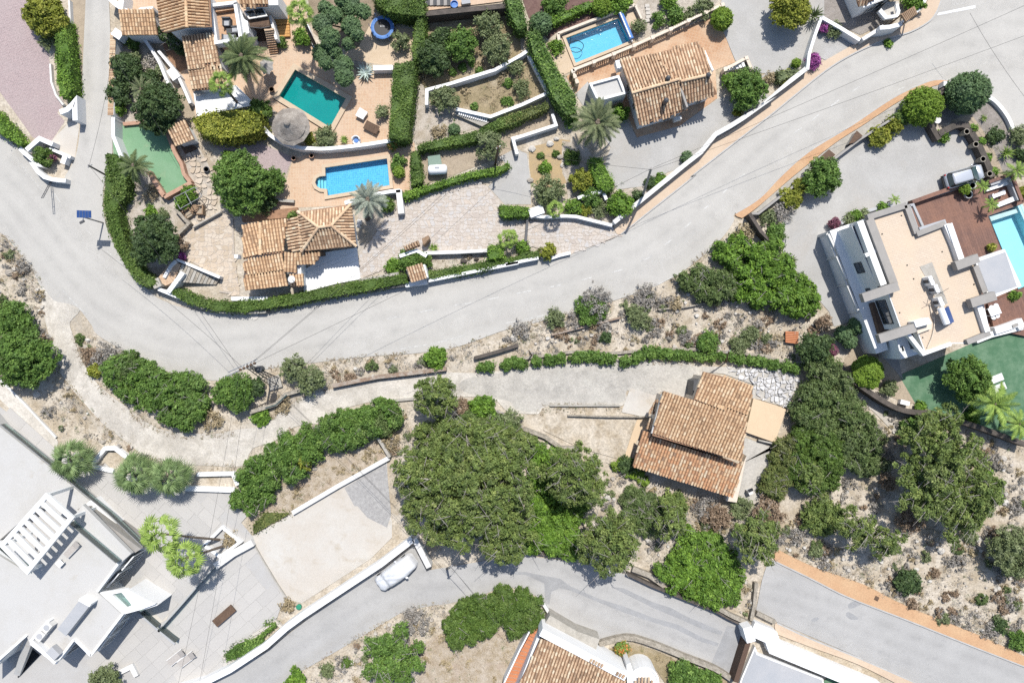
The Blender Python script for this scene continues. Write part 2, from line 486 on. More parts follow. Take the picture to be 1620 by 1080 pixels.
MT_['steel'] = M('galvanised_steel', (0.34, 0.34, 0.345), (0.27, 0.27, 0.27), 2.0, rough=0.5, fine=0.08, bmp=0, metal=0.35)
MT_['rust'] = M('rusty_stone_coping', (0.24, 0.165, 0.115), (0.36, 0.31, 0.26), 1.6, 0.4, 0.62, 0.2)
MT_['darkwall'] = M('dark_stone_wall', (0.075, 0.065, 0.055), (0.12, 0.10, 0.085), 1.6, fine=0.25, bmp=0.6)
MT_['stonewall'] = M('dry_stone', (0.38, 0.34, 0.28), (0.26, 0.23, 0.185), 2.4, 0.42, 0.6, 0.25, 8, 0.95, 0.8)
MT_['joint'] = M('sandy_joint', (0.47, 0.41, 0.345), (0.41, 0.355, 0.295), 2.0, fine=0.2)
MT_['greybark'] = M('grey_bark', (0.36, 0.33, 0.30), (0.27, 0.245, 0.22), 3.0, fine=0.25, bmp=0.5)
MT_['brickred'] = M('terracotta_edge', (0.45, 0.285, 0.20), (0.38, 0.22, 0.15), 2.0, fine=0.12)
MT_['terracotta'] = M('terracotta_clay', (0.33, 0.19, 0.115), (0.24, 0.14, 0.085), 2.0, fine=0.15)
MT_['stair'] = M('stair_tile_red', (0.52, 0.21, 0.10), (0.47, 0.18, 0.085), 1.4, fine=0.1)
MT_['green'] = M('green_court_paint', (0.15, 0.29, 0.16), (0.20, 0.33, 0.20), 0.35, 0.4, 0.7, 0.06, 8, 0.7, 0.1, (0.24, 0.33, 0.20), 0.6, 0.6, 0.74)
MT_['turf'] = M('artificial_turf', (0.075, 0.165, 0.09), (0.14, 0.235, 0.145), 0.9, 0.4, 0.66, 0.2, 18, 0.9, 0.5)
MT_['deck'] = MT('brown_deck_boards', (0.205, 0.11, 0.08), (0.145, 0.078, 0.06), (0.10, 0.05, 0.04), 3.6, 0.24, 1.22, 0.012, 0.6, 0.18, 0.4, (0.23, 0.115, 0.075))
MT_['wood'] = M('weathered_wood', (0.30, 0.20, 0.125), (0.24, 0.16, 0.10), 2.0, fine=0.2)
MT_['darkwood'] = M('dark_wood', (0.135, 0.085, 0.055), (0.10, 0.062, 0.042), 2.0, fine=0.2)
MT_['orangewood'] = M('orange_stained_wood', (0.56, 0.30, 0.10), (0.48, 0.25, 0.085), 1.6, fine=0.15)
MT_['thatch'] = M('weathered_thatch', (0.25, 0.22, 0.19), (0.36, 0.325, 0.285), 1.6, 0.42, 0.62, 0.3, 13, 0.95, 0.9)
MT_['roofpaver'] = MT('cream_roof_pavers', (0.585, 0.485, 0.38), (0.545, 0.445, 0.345), (0.45, 0.36, 0.275), 0.42, 0.21, 0.33, 0.014, 0.85, 0.06, 0.5, (0.58, 0.465, 0.345))
MT_['tan'] = M('tan_terrace_coating', (0.59, 0.455, 0.305), (0.56, 0.43, 0.29), 0.7, fine=0.05, bmp=0.1)
MT_['bluemetal'] = M('solar_panel_glass', (0.03, 0.07, 0.21), (0.035, 0.085, 0.24), 3.0, rough=0.25, fine=0.03, bmp=0, spec=0.5)
MT_['bluecloth'] = M('blue_cover', (0.06, 0.17, 0.45), (0.12, 0.24, 0.5), 2.0, rough=0.6, fine=0.06)
MT_['silver'] = M('silver_cover_cloth', (0.80, 0.80, 0.80), (0.62, 0.63, 0.65), 1.2, 0.4, 0.65, 0.04, 8, 0.42, 0.2, metal=0.25)
MT_['carpaint'] = M('silver_car_paint', (0.52, 0.54, 0.57), None, rough=0.3, fine=0.0, bmp=0, metal=0.4, spec=0.5)
MT_['cardark'] = M('car_dark_trim', (0.028, 0.028, 0.03), None, rough=0.45, fine=0.0, bmp=0)
MT_['tyre'] = M('tyre_rubber', (0.02, 0.02, 0.021), None, rough=0.85, fine=0.1, bmp=0)
MT_['redlamp'] = M('red_lamp_plastic', (0.42, 0.025, 0.02), None, rough=0.3, fine=0, bmp=0)
MT_['lampglass'] = M('lamp_glass', (0.65, 0.66, 0.67), None, rough=0.2, fine=0, bmp=0)
MT_['cushion'] = M('pale_cushion', (0.66, 0.65, 0.63), None, fine=0.05)
MT_['greycushion'] = M('grey_wicker', (0.075, 0.077, 0.08), (0.11, 0.11, 0.11), 4, fine=0.2)
MT_['sling'] = M('beige_sling', (0.40, 0.37, 0.34), None, fine=0.1)
MT_['ivory'] = M('ivory_baluster', (0.66, 0.58, 0.48), (0.58, 0.49, 0.39), 1.4, fine=0.06)
MT_['bark'] = M('brown_bark', (0.125, 0.095, 0.07), (0.19, 0.155, 0.12), 3.0, fine=0.3, bmp=0.7)
MT_['palmtrunk'] = M('palm_trunk', (0.15, 0.115, 0.085), (0.22, 0.18, 0.14), 5.0, fine=0.3, bmp=0.7)
MT_['basin'] = M('pool_basin', (0.30, 0.60, 0.72), (0.26, 0.55, 0.70), 1.0, fine=0.05)
MT_['basinmosaic'] = MT('blue_pool_mosaic', (0.15, 0.47, 0.70), (0.22, 0.56, 0.78), (0.30, 0.60, 0.76), 0.22, 0.22, 0.05, 0.02, 0.5, 0.25, 0.0)
MT_['basingreen'] = M('teal_pool_basin', (0.08, 0.46, 0.43), (0.06, 0.39, 0.39), 0.25, 0.35, 0.65, fine=0.05)
MT_['basinpale'] = M('pale_pool_basin', (0.42, 0.70, 0.78), (0.46, 0.73, 0.79), 0.5, fine=0.03)
MT_['cable'] = M('black_cable', (0.03, 0.03, 0.032), None, fine=0, bmp=0)
MT_['shade'] = M('brown_trellis', (0.105, 0.065, 0.045), None, fine=0.2)
MT_['teal'] = M('teal_netting', (0.045, 0.105, 0.105), (0.03, 0.07, 0.075), 2.0, fine=0.2)
MT_['binblue'] = M('green_lid_plastic', (0.03, 0.22, 0.13), None, fine=0.05, bmp=0)
MT_['tank'] = M('green_grey_box', (0.20, 0.27, 0.22), None, fine=0.1, bmp=0)
MT_['glass'] = MG('window_glass', (0.5, 0.55, 0.57), solid=0.75, body=(0.02, 0.028, 0.032))[0]
MT_['clearglass'] = MG('balustrade_glass', (0.74, 0.88, 0.84), solid=0.12, body=(0.55, 0.65, 0.62))[0]
MT_['carglass'] = M('car_glass', (0.05, 0.085, 0.095), None, rough=0.12, fine=0, bmp=0, spec=0.6)
MT_['water'] = water('blue_water', (0.62, 0.88, 0.95))
MT_['watergreen'] = water('teal_water', (0.33, 0.76, 0.76))
MT_['waterpale'] = water('pale_water', (0.80, 0.95, 0.98))
MT_['tiles'] = MR('clay_roof_tiles', [(0.0, (0.25, 0.16, 0.10)), (0.25, (0.34, 0.21, 0.125)), (0.5, (0.395, 0.255, 0.155)), (0.78, (0.42, 0.29, 0.185)), (1.0, (0.45, 0.335, 0.23))], 0.85, 0.2, 10, 0.25, 0.5)
MT_['tilesold'] = MR('weathered_roof_tiles', [(0.0, (0.21, 0.14, 0.095)), (0.25, (0.31, 0.20, 0.13)), (0.5, (0.375, 0.25, 0.165)), (0.75, (0.415, 0.30, 0.205)), (1.0, (0.46, 0.37, 0.275))], 0.88, 0.22, 10, 0.35, 0.45)
MT_['tilesred'] = MR('red_mottled_roof_tiles', [(0.0, (0.20, 0.13, 0.09)), (0.3, (0.35, 0.18, 0.10)), (0.5, (0.385, 0.225, 0.13)), (0.7, (0.395, 0.27, 0.175)), (1.0, (0.43, 0.345, 0.255))], 0.88, 0.22, 10, 0.6, 0.35)
MT_['stones'] = MR('crazy_paving_stone', [(0.0, (0.355, 0.31, 0.27)), (0.3, (0.395, 0.35, 0.305)), (0.6, (0.42, 0.38, 0.34)), (0.8, (0.385, 0.365, 0.345)), (1.0, (0.425, 0.365, 0.305))], 0.9, 0.12, 9)
MT_['stoneswarm'] = MR('warm_crazy_paving', [(0.0, (0.36, 0.295, 0.22)), (0.5, (0.425, 0.355, 0.28)), (1.0, (0.445, 0.39, 0.32))], 0.9, 0.12, 9)
MT_['slab'] = MR('pale_grey_terrace_slab', [(0.0, (0.345, 0.332, 0.313)), (0.5, (0.358, 0.344, 0.323)), (1.0, (0.37, 0.355, 0.333))], 0.85, 0.06, 5, 0.35, 0.5)
MT_['rocks'] = MR('limestone_rock', [(0.0, (0.26, 0.23, 0.19)), (0.5, (0.37, 0.335, 0.29)), (1.0, (0.46, 0.44, 0.40))], 0.95, 0.2, 10)
MT_['whiterocks'] = MR('white_broken_stone', [(0.0, (0.28, 0.275, 0.27)), (0.25, (0.42, 0.41, 0.40)), (1.0, (0.50, 0.495, 0.49))], 0.95, 0.12, 10)
def leafmat(name, dark, mid, lite, w=0.35):
 dark, mid, lite = [tuple(v * k for v in q) for q, k in ((dark, 1.25), (mid, 1.55), (lite, 1.75))]
 return MR(name, [(0.0, dark), (0.5, mid), (1.0, lite)], 0.62, 0, 0, w, 0.9, trans=0.2, patch=None if name.startswith(('grey_b', 'dead', 'dry', 'mag')) else (1.05, 0.98, 1.22))
LEAF = {
 'pine': leafmat('pine_needles', (0.03, 0.05, 0.015), (0.078, 0.11, 0.028), (0.15, 0.178, 0.05)),
 'carob': leafmat('dark_evergreen_leaves', (0.02, 0.036, 0.013), (0.036, 0.06, 0.02), (0.066, 0.095, 0.032)),
 'bright': leafmat('bright_green_leaves', (0.026, 0.054, 0.009), (0.066, 0.125, 0.016), (0.13, 0.21, 0.028)),
 'lentisk': leafmat('lentisk_leaves', (0.024, 0.05, 0.011), (0.058, 0.108, 0.02), (0.12, 0.182, 0.04)),
 'olive': leafmat('grey_green_leaves', (0.05, 0.068, 0.028), (0.095, 0.118, 0.05), (0.16, 0.182, 0.092)),
 'topiary': leafmat('clipped_green_leaves', (0.05, 0.09, 0.012), (0.10, 0.16, 0.018), (0.16, 0.22, 0.035), 0.2),
 'topdark': leafmat('clipped_dark_leaves', (0.035, 0.062, 0.026), (0.07, 0.115, 0.048), (0.12, 0.175, 0.078), 0.2),
 'yellow': leafmat('yellow_green_leaves', (0.055, 0.07, 0.010), (0.125, 0.14, 0.018), (0.21, 0.21, 0.035), 0.5),
 'hedge': leafmat('hedge_leaves', (0.028, 0.052, 0.010), (0.052, 0.09, 0.016), (0.09, 0.13, 0.028), 0.3),
 'dryhedge': leafmat('tired_hedge_leaves', (0.04, 0.055, 0.016), (0.075, 0.095, 0.026), (0.125, 0.125, 0.042), 0.5),
 'maquis': leafmat('dense_maquis_leaves', (0.028, 0.046, 0.014), (0.062, 0.092, 0.028), (0.118, 0.145, 0.054)),
 'grey': leafmat('grey_brush_twigs', (0.11, 0.10, 0.09), (0.18, 0.166, 0.15), (0.235, 0.22, 0.20)),
 'brown': leafmat('dead_brown_leaves', (0.095, 0.065, 0.042), (0.165, 0.118, 0.08), (0.23, 0.175, 0.125)),
 'straw': leafmat('dry_straw', (0.16, 0.125, 0.072), (0.225, 0.18, 0.11), (0.275, 0.235, 0.155)),
 'magenta': leafmat('magenta_blossom', (0.08, 0.03, 0.06), (0.18, 0.04, 0.15), (0.27, 0.08, 0.23)),
 'redflower': leafmat('red_flowering_leaves', (0.05, 0.09, 0.02), (0.10, 0.16, 0.03), (0.48, 0.09, 0.04)),
 'purple': leafmat('purple_leaves', (0.05, 0.02, 0.03), (0.11, 0.04, 0.06), (0.16, 0.08, 0.08)),
 'palm': leafmat('palm_frond', (0.035, 0.055, 0.02), (0.068, 0.092, 0.036), (0.115, 0.135, 0.058)),
 'palmdate': leafmat('date_palm_frond', (0.045, 0.06, 0.026), (0.09, 0.108, 0.052), (0.15, 0.16, 0.085)),
 'palmgrey': leafmat('grey_palm_frond', (0.09, 0.108, 0.085), (0.15, 0.17, 0.135), (0.215, 0.23, 0.19)),
 'palmlite': leafmat('light_fan_frond', (0.06, 0.105, 0.02), (0.13, 0.195, 0.038), (0.22, 0.28, 0.075)),
 'palmfan': leafmat('green_fan_frond', (0.045, 0.078, 0.03), (0.10, 0.148, 0.058), (0.175, 0.225, 0.10)),
 'agave': leafmat('blue_agave', (0.16, 0.21, 0.19), (0.26, 0.31, 0.28), (0.36, 0.40, 0.36)),
}
# ------------------------------------------------------------------ ground sheets
_zc = [0]
ST = 0.0016          # ground sheets lie one above the other by a hair
def poly_with_holes(outer, holes):
 pts, edges = [], []
 for ring in [outer] + holes:
  o = len(pts)
  pts += [Vector(p) for p in ring]
  edges += [(o + i, o + (i + 1) % len(ring)) for i in range(len(ring))]
 v, e, f, *_ = delaunay_2d_cdt(pts, edges, [], 0, 1e-5)
 keep = []
 for t in f:
  c = [sum(v[i][k] for i in t) / len(t) for k in (0, 1)]
  if inside(c[0], c[1], outer) and not any(inside(c[0], c[1], h) for h in holes):
   keep.append(tuple(t))
 return v, keep
def sheet(name, pts, mat, sm=0, holes=(), z=None):
 p = P(pts) if isinstance(pts, str) else pts
 if sm:
  p = smooth(p, sm)
 w = ccw([XY(q) for q in p])
 if z is None:
  _zc[0] += 1
  z = ST * _zc[0]
 mb = MB()
 hs = [h for h in holes if any(inside(h[i][0], h[i][1], w) for i in range(len(h)))]
 if hs:
  v, f = poly_with_holes(w, hs)
  mb.add([(q[0], q[1], z) for q in v], f)
 else:
  mb.add([(x, y, z) for x, y in w], [tuple(range(len(w)))])
 struct(name, mb, MT_[mat])
 return w
POOLS = {
 'green': PW('B 260,425 575,605 475,785 158,590'),
 'mosaic': PW('F 440,20 824,-37 840,133 456,197 452,156 415,153 390,138 379,114 388,86 410,73 442,70'),
 'blue': PW('C 362,235 690,112 762,258 425,393'),
 'pale': PW('I 1400,315 1590,248 1890,940 1680,1010'),
}
HOLES = [ccw(p) for p in POOLS.values()]
g_ = 260.0
mb = MB()
v_, f_ = poly_with_holes([(-g_, -g_), (g_, -g_), (g_, g_), (-g_, g_)], HOLES)
mb.add([(q[0], q[1], 0.0) for q in v_], f_)
struct('ground', mb, MT_['ground'])
sheet('gravel_verge', 'A 420,-40 528,-40 512,330 495,700 480,760 455,600 430,300', 'verge')
sheet('cobbled_forecourt', 'A -60,-40 150,-40 200,180 300,330 310,500 395,620 350,690 395,740 310,870 200,840 100,700 -60,480', 'pink')
sheet('gate_apron', 'A 310,865 455,715 485,770 455,970 300,905', 'cream')
sheet('garden_gravel', 'A 690,250 740,230 860,215 1060,570 1110,700 1190,840 1330,1060 E 1360,120 1130,560 960,720 860,640 770,480 720,240 770,120 740,0 A 700,720', 'garden')
sheet('garden_path', 'A 870,220 965,205 1085,440 1165,630 1195,720 1205,860 1345,1060 1310,1080 1190,850 1110,700 1040,560', 'verge')
sheet('house_court', 'A 700,20 960,-40 1640,-40 1640,700 1200,720 1165,630 960,210', 'salmon')
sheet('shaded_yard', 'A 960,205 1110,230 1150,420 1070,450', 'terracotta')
sheet('pool_terrace', 'A 1450,240 B 0,250 110,-40 300,-40 350,190 380,300 560,420 850,450 850,600 830,870 720,880 530,905 350,895 330,780 100,660 -150,470', 'salmon', 0, HOLES)
sheet('sand_play_area', 'B 560,290 700,150 870,170 985,180 968,372 850,405 610,372 560,330', 'coping')
sheet('shrub_bed', 'B 330,-40 720,-40 760,60 640,300 480,300 370,200', 'brownbed')
sheet('pink_gravel_bed', 'A 1250,840 1640,800 B 60,880 245,960 205,1060 150,1060 0,1045 -100,1000', 'pink')
sheet('lower_pool_terrace', 'B 245,970 345,940 520,930 830,870 985,850 990,920 960,1060 F 960,230 850,240 600,250 280,265 150,275 105,215 190,175 205,100', 'salmon', 0, HOLES)
sheet('side_path', 'F 640,250 900,150 920,235 850,260 690,520 650,560 640,530', 'garden')
sheet('stony_path', 'B 985,440 1060,560 1090,650 1220,690 1400,780 1200,825 1000,880 950,850', 'garden')
sheet('orchard_terrace', 'B 1045,140 1535,85 1625,200 1640,330 1480,430 1200,515 1060,550 985,450', 'drygrassbed')
sheet('lower_orchard', 'B 1060,560 1480,420 1640,345 C 120,315 245,570 0,655 B 1450,710 1250,660 1090,640', 'drygrassbed')
sheet('trailer_bed', 'B 1010,925 1400,850 1640,745 C 270,690 310,755 60,850 70,935 0,960 B 1500,965 1180,1085 F 1020,135', 'verge')
sheet('garden_driveway', 'F 1435,135 1570,20 C -40,960 60,905 130,940 G 150,100 155,245 0,245 F 1540,250', 'court')
sheet('sandy_bed', 'C 140,900 270,870 340,850 395,860 345,1000 345,1060 G 375,110 260,160 160,110 145,20', 'yellowgravel', 0)
sheet('shrub_border', 'C 345,860 470,880 640,1060 G 660,170 770,150 1000,60 985,110 660,360 560,330 390,300 370,110 340,20', 'garden')
sheet('terracotta_patio', 'C 370,470 420,430 1250,110 1330,200 1400,380 1280,430 1290,600 1060,770 800,840 760,740 500,500 430,580', 'salmon2')
sheet('pool_surround', 'C 245,265 800,30 830,110 780,235 425,425 330,470', 'coping', 0, HOLES)
sheet('gravel_court', 'C 425,575 500,500 560,620 740,740 800,840 1060,770 1300,600 1560,560 1640,600 1400,770 1250,870 1090,1020 G 985,50 870,130 680,155 600,10 C 640,900', 'court')
sheet('upper_bed', 'C 90,-40 800,-40 700,60 310,200 260,240 140,110', 'redbed')
sheet('stone_path', 'C 790,40 830,-40 1320,-40 1250,80 820,260 780,235 830,110', 'garden')
sheet('upper_driveway', 'C 1330,-40 D 500,-40 500,60 380,110 290,330 285,430 110,440 -20,490 C 1590,450 1480,440 1400,370 1330,200 1300,60', 'court')
sheet('drive_entrance', 'D 350,210 420,195 615,262 415,372 325,330', 'court')
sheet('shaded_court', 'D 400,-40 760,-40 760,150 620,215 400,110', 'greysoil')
sheet('house_forecourt', 'D 430,1000 620,860 830,725 1030,740 1080,830 1135,825 1245,765 1345,860 1420,1050 I 1400,60 1150,180 910,250 660,335 430,405 600,900 560,960 460,990 430,900 370,830 220,640 150,540 130,370 240,230 380,80 D 400,1050', 'court')
sheet('corner_bed', 'D 1110,540 1400,585 1480,650 1560,790 1680,760 1680,1080 1500,1080 1420,900 1350,790 1290,720 1100,760 1030,730', 'greysoil')
sheet('bed_path', 'D 1170,740 1290,690 1370,800 1440,930 1510,1100 1440,1100 1370,900 1270,770', 'verge')
sheet('wooden_deck', 'I 900,250 1545,58 1630,225 1597,250 1400,318 1640,900 1680,1010 1430,1015 1300,850 1130,360 980,420', 'deck', 0, HOLES)
sheet('stone_path', 'M 495,190 540,130 590,20 640,-10 760,-10 880,270 965,420 870,405 760,350 680,310 580,235', 'verge')
sheet('lawn', 'M 855,245 1300,50 1620,-45 1760,-45 1760,690 1620,640 1400,575 1150,490 960,425', 'turf')
sheet('side_passage', 'I 590,880 700,830 M 830,40 880,270 640,0 600,-60', 'greyrender')
sheet('limestone_path', 'M 565,330 640,375 745,440 835,550 920,612 890,640 800,565 700,465 610,390', 'track', 4)
sheet('limestone_path', 'J -40,230 60,330 200,480 345,625 330,680 180,560 0,390 -40,360', 'track', 4)
# roads
ROAD = P('n -60,160 A 0,806 80,875 150,930 230,1010 E 200,0 270,75 400,100 400,100 A 400,1075 462,960 492,760 510,330 525,0 530,-60 530,-60'
         ' 662,-60 662,-60 675,200 670,500 678,700 688,940 650,1070 E 630,180 640,330 690,470 790,650 930,790 1020,840 1110,870 1300,905 1620,915'
         ' F 200,880 400,835 660,790 930,740 1070,715 1340,660 1620,600 G 200,580 300,575 400,545 560,490 690,435')
ROAD += P('G 900,270 1140,80 C 1130,1080 1270,970 1450,830 1620,700 D 200,600 400,440 560,340 760,250 920,200 1030,140 1080,80 1110,0 1115,-60 1115,-60'
          ' 1900,-60 1900,-60 1900,900 1900,900 1620,890 1560,770 1480,650 1400,590 1280,520 1180,495 1080,490 980,520 800,610 560,770 300,930 130,1080 I 0,210')
ROAD += P('G 1400,300 1390,350 1300,470 1100,640 1000,700 870,750 760,800 420,900 240,950 0,1010'
          ' K 1450,0 1250,70 1000,110 700,130 440,160 190,190 60,210 J 1480,210 1350,275 1130,255 1000,210 800,120 600,0 E 560,980 480,880 400,850 330,850 260,760 180,620 60,470 0,415 n -60,330')
sheet('main_road', ROAD, 'road', 4)
ZROAD = ST * _zc[0]
sheet('dirt_track', 'E 250,740 330,830 420,850 490,890 430,960 440,1020 460,1080 J 500,150 600,300 750,420 900,530 1050,590 1300,600 1440,575 1560,560'
      ' K 100,520 200,450 300,380 480,330 800,275 1080,235 1180,225 1360,230 1620,205 L 200,185 500,170 830,140 1170,170 1200,240 1150,390 960,340 920,370 740,330 710,430 270,430 200,480 60,480'
      ' K 1600,560 1490,400 1280,375 980,385 840,405 700,410 500,470 440,530 250,560 130,650 0,690 J 1480,795 1300,795 1100,785 900,740 760,640 640,550 530,430 420,300 330,160 300,0 E 265,900', 'track', 3)
sheet('concrete_yard', 'K 1290,270 1620,215 L 200,195 500,185 830,160 1150,190 1180,240 1130,390 960,345 900,365 740,335 690,420 270,425 190,470 60,450 K 1560,400 1300,350', 'yard', 3)
sheet('lower_road', 'N 1080,1130 1240,1080 1620,890 O 400,640 980,240 1060,392 1180,372 1440,328 1620,285 P 200,312 440,342 760,422 980,512 1280,642 1485,742 1440,880 1390,1062 1280,992 1100,922 900,842 750,802 570,838 440,782 290,692 240,602 180,542 0,482 O 1400,542 1200,592 1050,612 900,652 700,772 480,902 250,1032 150,1130', 'road2')
sheet('asphalt_patch', 'P 1350,728 1480,745 1440,880 1395,1040 1250,965 1300,850', 'patch')
sheet('asphalt_patch', 'P -40,400 120,400 240,425 330,440 400,490 560,560 720,610 900,680 1050,720 1200,800 1300,835 1290,855 1190,825 1040,750 890,705 700,640 540,575 400,515 330,500 280,520 265,600 240,590 235,470 120,418 -40,415', 'patch')
sheet('asphalt_patch', 'P 640,490 720,500 900,585 1010,620 1100,670 1220,720 1325,765 1310,785 1190,745 1080,695 900,620 760,550', 'patch')
sheet('lower_street', 'Q 60,325 110,340 320,440 540,550 900,690 1300,850 1700,1010 1700,1200 1180,1200 600,915 110,705 -20,655 20,450', 'road2')
for s_ in ('Q 545,600 590,575 635,590 560,625', 'Q 530,660 550,645 610,685 560,690', 'Q 320,690 355,675 365,690 330,705'):
 sheet('asphalt_patch', s_, 'patch', 3)
sheet('cream_court', 'O 0,180 360,-20 K 260,1070 820,760 K 830,1080 O 850,90 850,190 720,320 300,590 190,560 90,370 0,240', 'cream')
sheet('gravel_court', 'K 560,930 815,775 845,1090 O 820,130 700,70 640,0 K 620,1040', 'greygravel')
sheet('villa_terrace', 'J -60,370 0,430 310,695 560,790 690,830 1150,930 1430,950 1440,1080 N 1440,60 1550,190 O 20,260 150,480 190,560 150,680 0,800 N 1620,850 1240,1090 1000,1150 -60,1150', 'terrace')
sheet('white_path', 'L 760,320 920,370 880,480 850,500 705,468', 'cream')
sheet('dry_yard', 'L 250,490 790,505 720,762 460,690 230,580', 'ground')
sheet('tan_path', 'L 800,515 900,495 860,590 800,640 750,765 718,755 770,600', 'tan')
sheet('house_yard', 'L 1450,620 1640,690 M 100,665 0,980 L 1530,1020 1380,1030 1440,780', 'yard')
sheet('stone_bed', 'L 1200,190 1620,200 M 240,235 250,262 178,445 0,390 L 1500,385 1510,300 1330,235 1200,225', 'yard')
sheet('dry_slope', 'K 330,800 560,690 720,620 830,740 240,1085 60,1085 70,950', 'drypale')
sheet('garden_bed', 'O 0,790 130,705 150,720 140,745 0,840 N 1380,970 1360,930', 'drygrassbed')
sheet('villa_bed', 'N 880,610 960,595 1040,640 1020,690 960,720 870,650', 'cream')
sheet('dry_plot', 'O 1050,830 1180,760 1300,830 1500,760 1620,800 1640,860 1560,1120 1000,1120', 'drypale')
sheet('garden_bed', 'P 610,870 760,840 900,870 1060,950 1300,1030 1370,1080 1340,1120 1000,1120 920,1000 760,930', 'drygrassbed')
# road markings: worn dashes and edge lines
mbm = MB()
zm = ZROAD + .003
def dash(s, w=0.11):
 p = PW(s)
 a, b = Vector(p[0]), Vector(p[-1])
 d = (b - a).normalized(); q = Vector((-d.y, d.x)) * w / 2
 mbm.add([(a.x + q.x, a.y + q.y, zm), (a.x - q.x, a.y - q.y, zm), (b.x - q.x, b.y - q.y, zm), (b.x + q.x, b.y + q.y, zm)], [(0, 1, 2, 3)])
def line(s, w=0.1):
 p = smooth(PW(s), 6, False)
 for a, b in zip(p[:-1], p[1:]):
  a, b = Vector(a), Vector(b); d = (b - a).normalized(); q = Vector((-d.y, d.x)) * w / 2
  mbm.add([(a.x + q.x, a.y + q.y, zm), (a.x - q.x, a.y - q.y, zm), (b.x - q.x, b.y - q.y, zm), (b.x + q.x, b.y + q.y, zm)], [(0, 1, 2, 3)])
for s_ in ('G 65,787 155,770', 'G 272,748 340,735', 'G 462,706 525,690', 'G 648,660 710,642', 'G 825,592 893,560', 'G 970,492 1012,460', 'G 1090,387 1130,355',
           'G 1208,275 1240,248', 'G 1322,177 1352,150', 'G 1425,85 1458,58', 'F 820,942 900,925', 'F 1010,903 1110,883', 'F 1232,860 1330,845', 'F 1422,827 1502,810',
           'D 215,815 262,780', 'D 322,738 365,702', 'D 440,650 490,612', 'D 850,550 890,533', 'D 570,560 615,530',
           'E 652,530 682,552', 'E 708,578 740,608', 'E 335,180 370,232', 'E 530,400 560,430'):
 dash(s_, 0.13)
line('E 380,760 450,840 530,915')
line('G 850,765 950,722 1060,660 1090,640')
line('G 0,968 120,945 240,918')
line('E 130,0 200,90 260,160', 0.07)
line('K 900,85 1150,40 1290,0')
o_ = struct('road_marking', mbm, MT_['oldmark'])
mb = MB()
a_ = PW('D 1085,98 1095,82 1320,34 1322,52')
mb.add([(x, y, zm + 0.002) for x, y in ccw(a_)], [(0, 1, 2, 3)])
struct('stop_line', mb, MT_['mark'])
def text_sheet(name, body, size, at, rot, mat, z, sx=1.0):
 cu = bpy.data.curves.new(name, 'FONT')
 cu.body = body; cu.size = size; cu.align_x = 'CENTER'; cu.align_y = 'CENTER'
 tmp = bpy.data.objects.new(name, cu)
 COL.objects.link(tmp)
 dg = bpy.context.evaluated_depsgraph_get()
 me = bpy.data.meshes.new_from_object(tmp.evaluated_get(dg))
 bpy.data.objects.remove(tmp)
 o = bpy.data.objects.new(name, me)
 me.materials.clear(); me.materials.append(mat)
 o.location = (at[0], at[1], z); o.rotation_euler = (0, 0, rot); o.scale = (sx, 1, 1)
 COL.objects.link(o)
 return o
o_ = text_sheet('road_lettering', 'STOP', 1.5, XY((1516, -1)), math.radians(189), MT_['oldmark'], zm + 0.004, 0.43)
o_['kind'] = 'structure'
# worn wheel lines: soft-edged strips of rubbed or dusty surface along the lanes
def wearmat(name, col, amount):
 m, nt, b, co = new_mat(name)
 a = nt.nodes.new('ShaderNodeAttribute'); a.attribute_name = 'rnd'
 f = mix(nt, 1.0, a.outputs['Fac'], ramp(nt, noise(nt, co, 0.5, 5, 0.65, 0.5), [(0.35, (0, 0, 0)), (0.7, (amount,) * 3)]), 'MULTIPLY')
 b.inputs['Base Color'].default_value = (*col, 1); b.inputs['Roughness'].default_value = .9
 t = nt.nodes.new('ShaderNodeBsdfTransparent'); s = nt.nodes.new('ShaderNodeMixShader')
 nt.links.new(f, s.inputs[0]); nt.links.new(t.outputs[0], s.inputs[1]); nt.links.new(b.outputs[0], s.inputs[2])
 nt.links.new(s.outputs[0], nt.nodes['Material Output'].inputs['Surface'])
 return m
WEAR = [wearmat('tyre_darkening', (.22, .215, .205), .13), wearmat('dust_film', (.42, .40, .365), .3)]
def wear(s, offs, w, k):
 global zw
 mb = MB(); c = smooth(PW(s), 8, False); n = len(c)
 for j, off in enumerate(offs):
  vs, rs = [], []
  for i in range(n):
   d = (Vector(c[min(i + 1, n - 1)]) - Vector(c[max(i - 1, 0)])).normalized(); q = Vector((-d.y, d.x))
   for e in (-w, 0, w):
    p = Vector(c[i]) + q * (off + e); vs.append((p.x, p.y, zw)); rs.append(1.0 if e == 0 and 0 < i < n - 1 else 0.0)
  o = len(mb.v); mb.v += vs; mb.r += rs
  mb.f += [(o + 3 * i + e, o + 3 * i + 3 + e, o + 3 * i + 4 + e, o + 3 * i + 1 + e) for i in range(n - 1) for e in (0, 1)]
 o = struct('road_wear', mb, WEAR[k]); zw += .002
zw = ST * (_zc[0] + 5)
MAIN = 'E -60,60 130,250 330,520 560,760 820,940 1150,1040 F 0,1000 400,960 800,880 1200,800 1620,700 G 300,660 700,520 1000,330 1250,110 D 0,840 300,620 600,440 900,300 1250,220 1680,190'
wear(MAIN, (-2.4, -.9, 1.0, 2.5), .75, 0)
wear(MAIN, (-3.6, 3.5), 1.0, 1)
wear('A 595,-40 590,300 580,700 560,1000', (-.8, .8), .6, 0)
wear('O -60,1020 200,850 500,640 800,470 1100,440 1500,420 P 100,380 300,420 600,560 1000,720 1350,860', (-.9, .8), .6, 0)
wear('O -60,1020 200,850 500,640 800,470 1100,440 1500,420 P 100,380 300,420 600,560 1000,720 1350,860', (-2.6, 2.5), .8, 1)
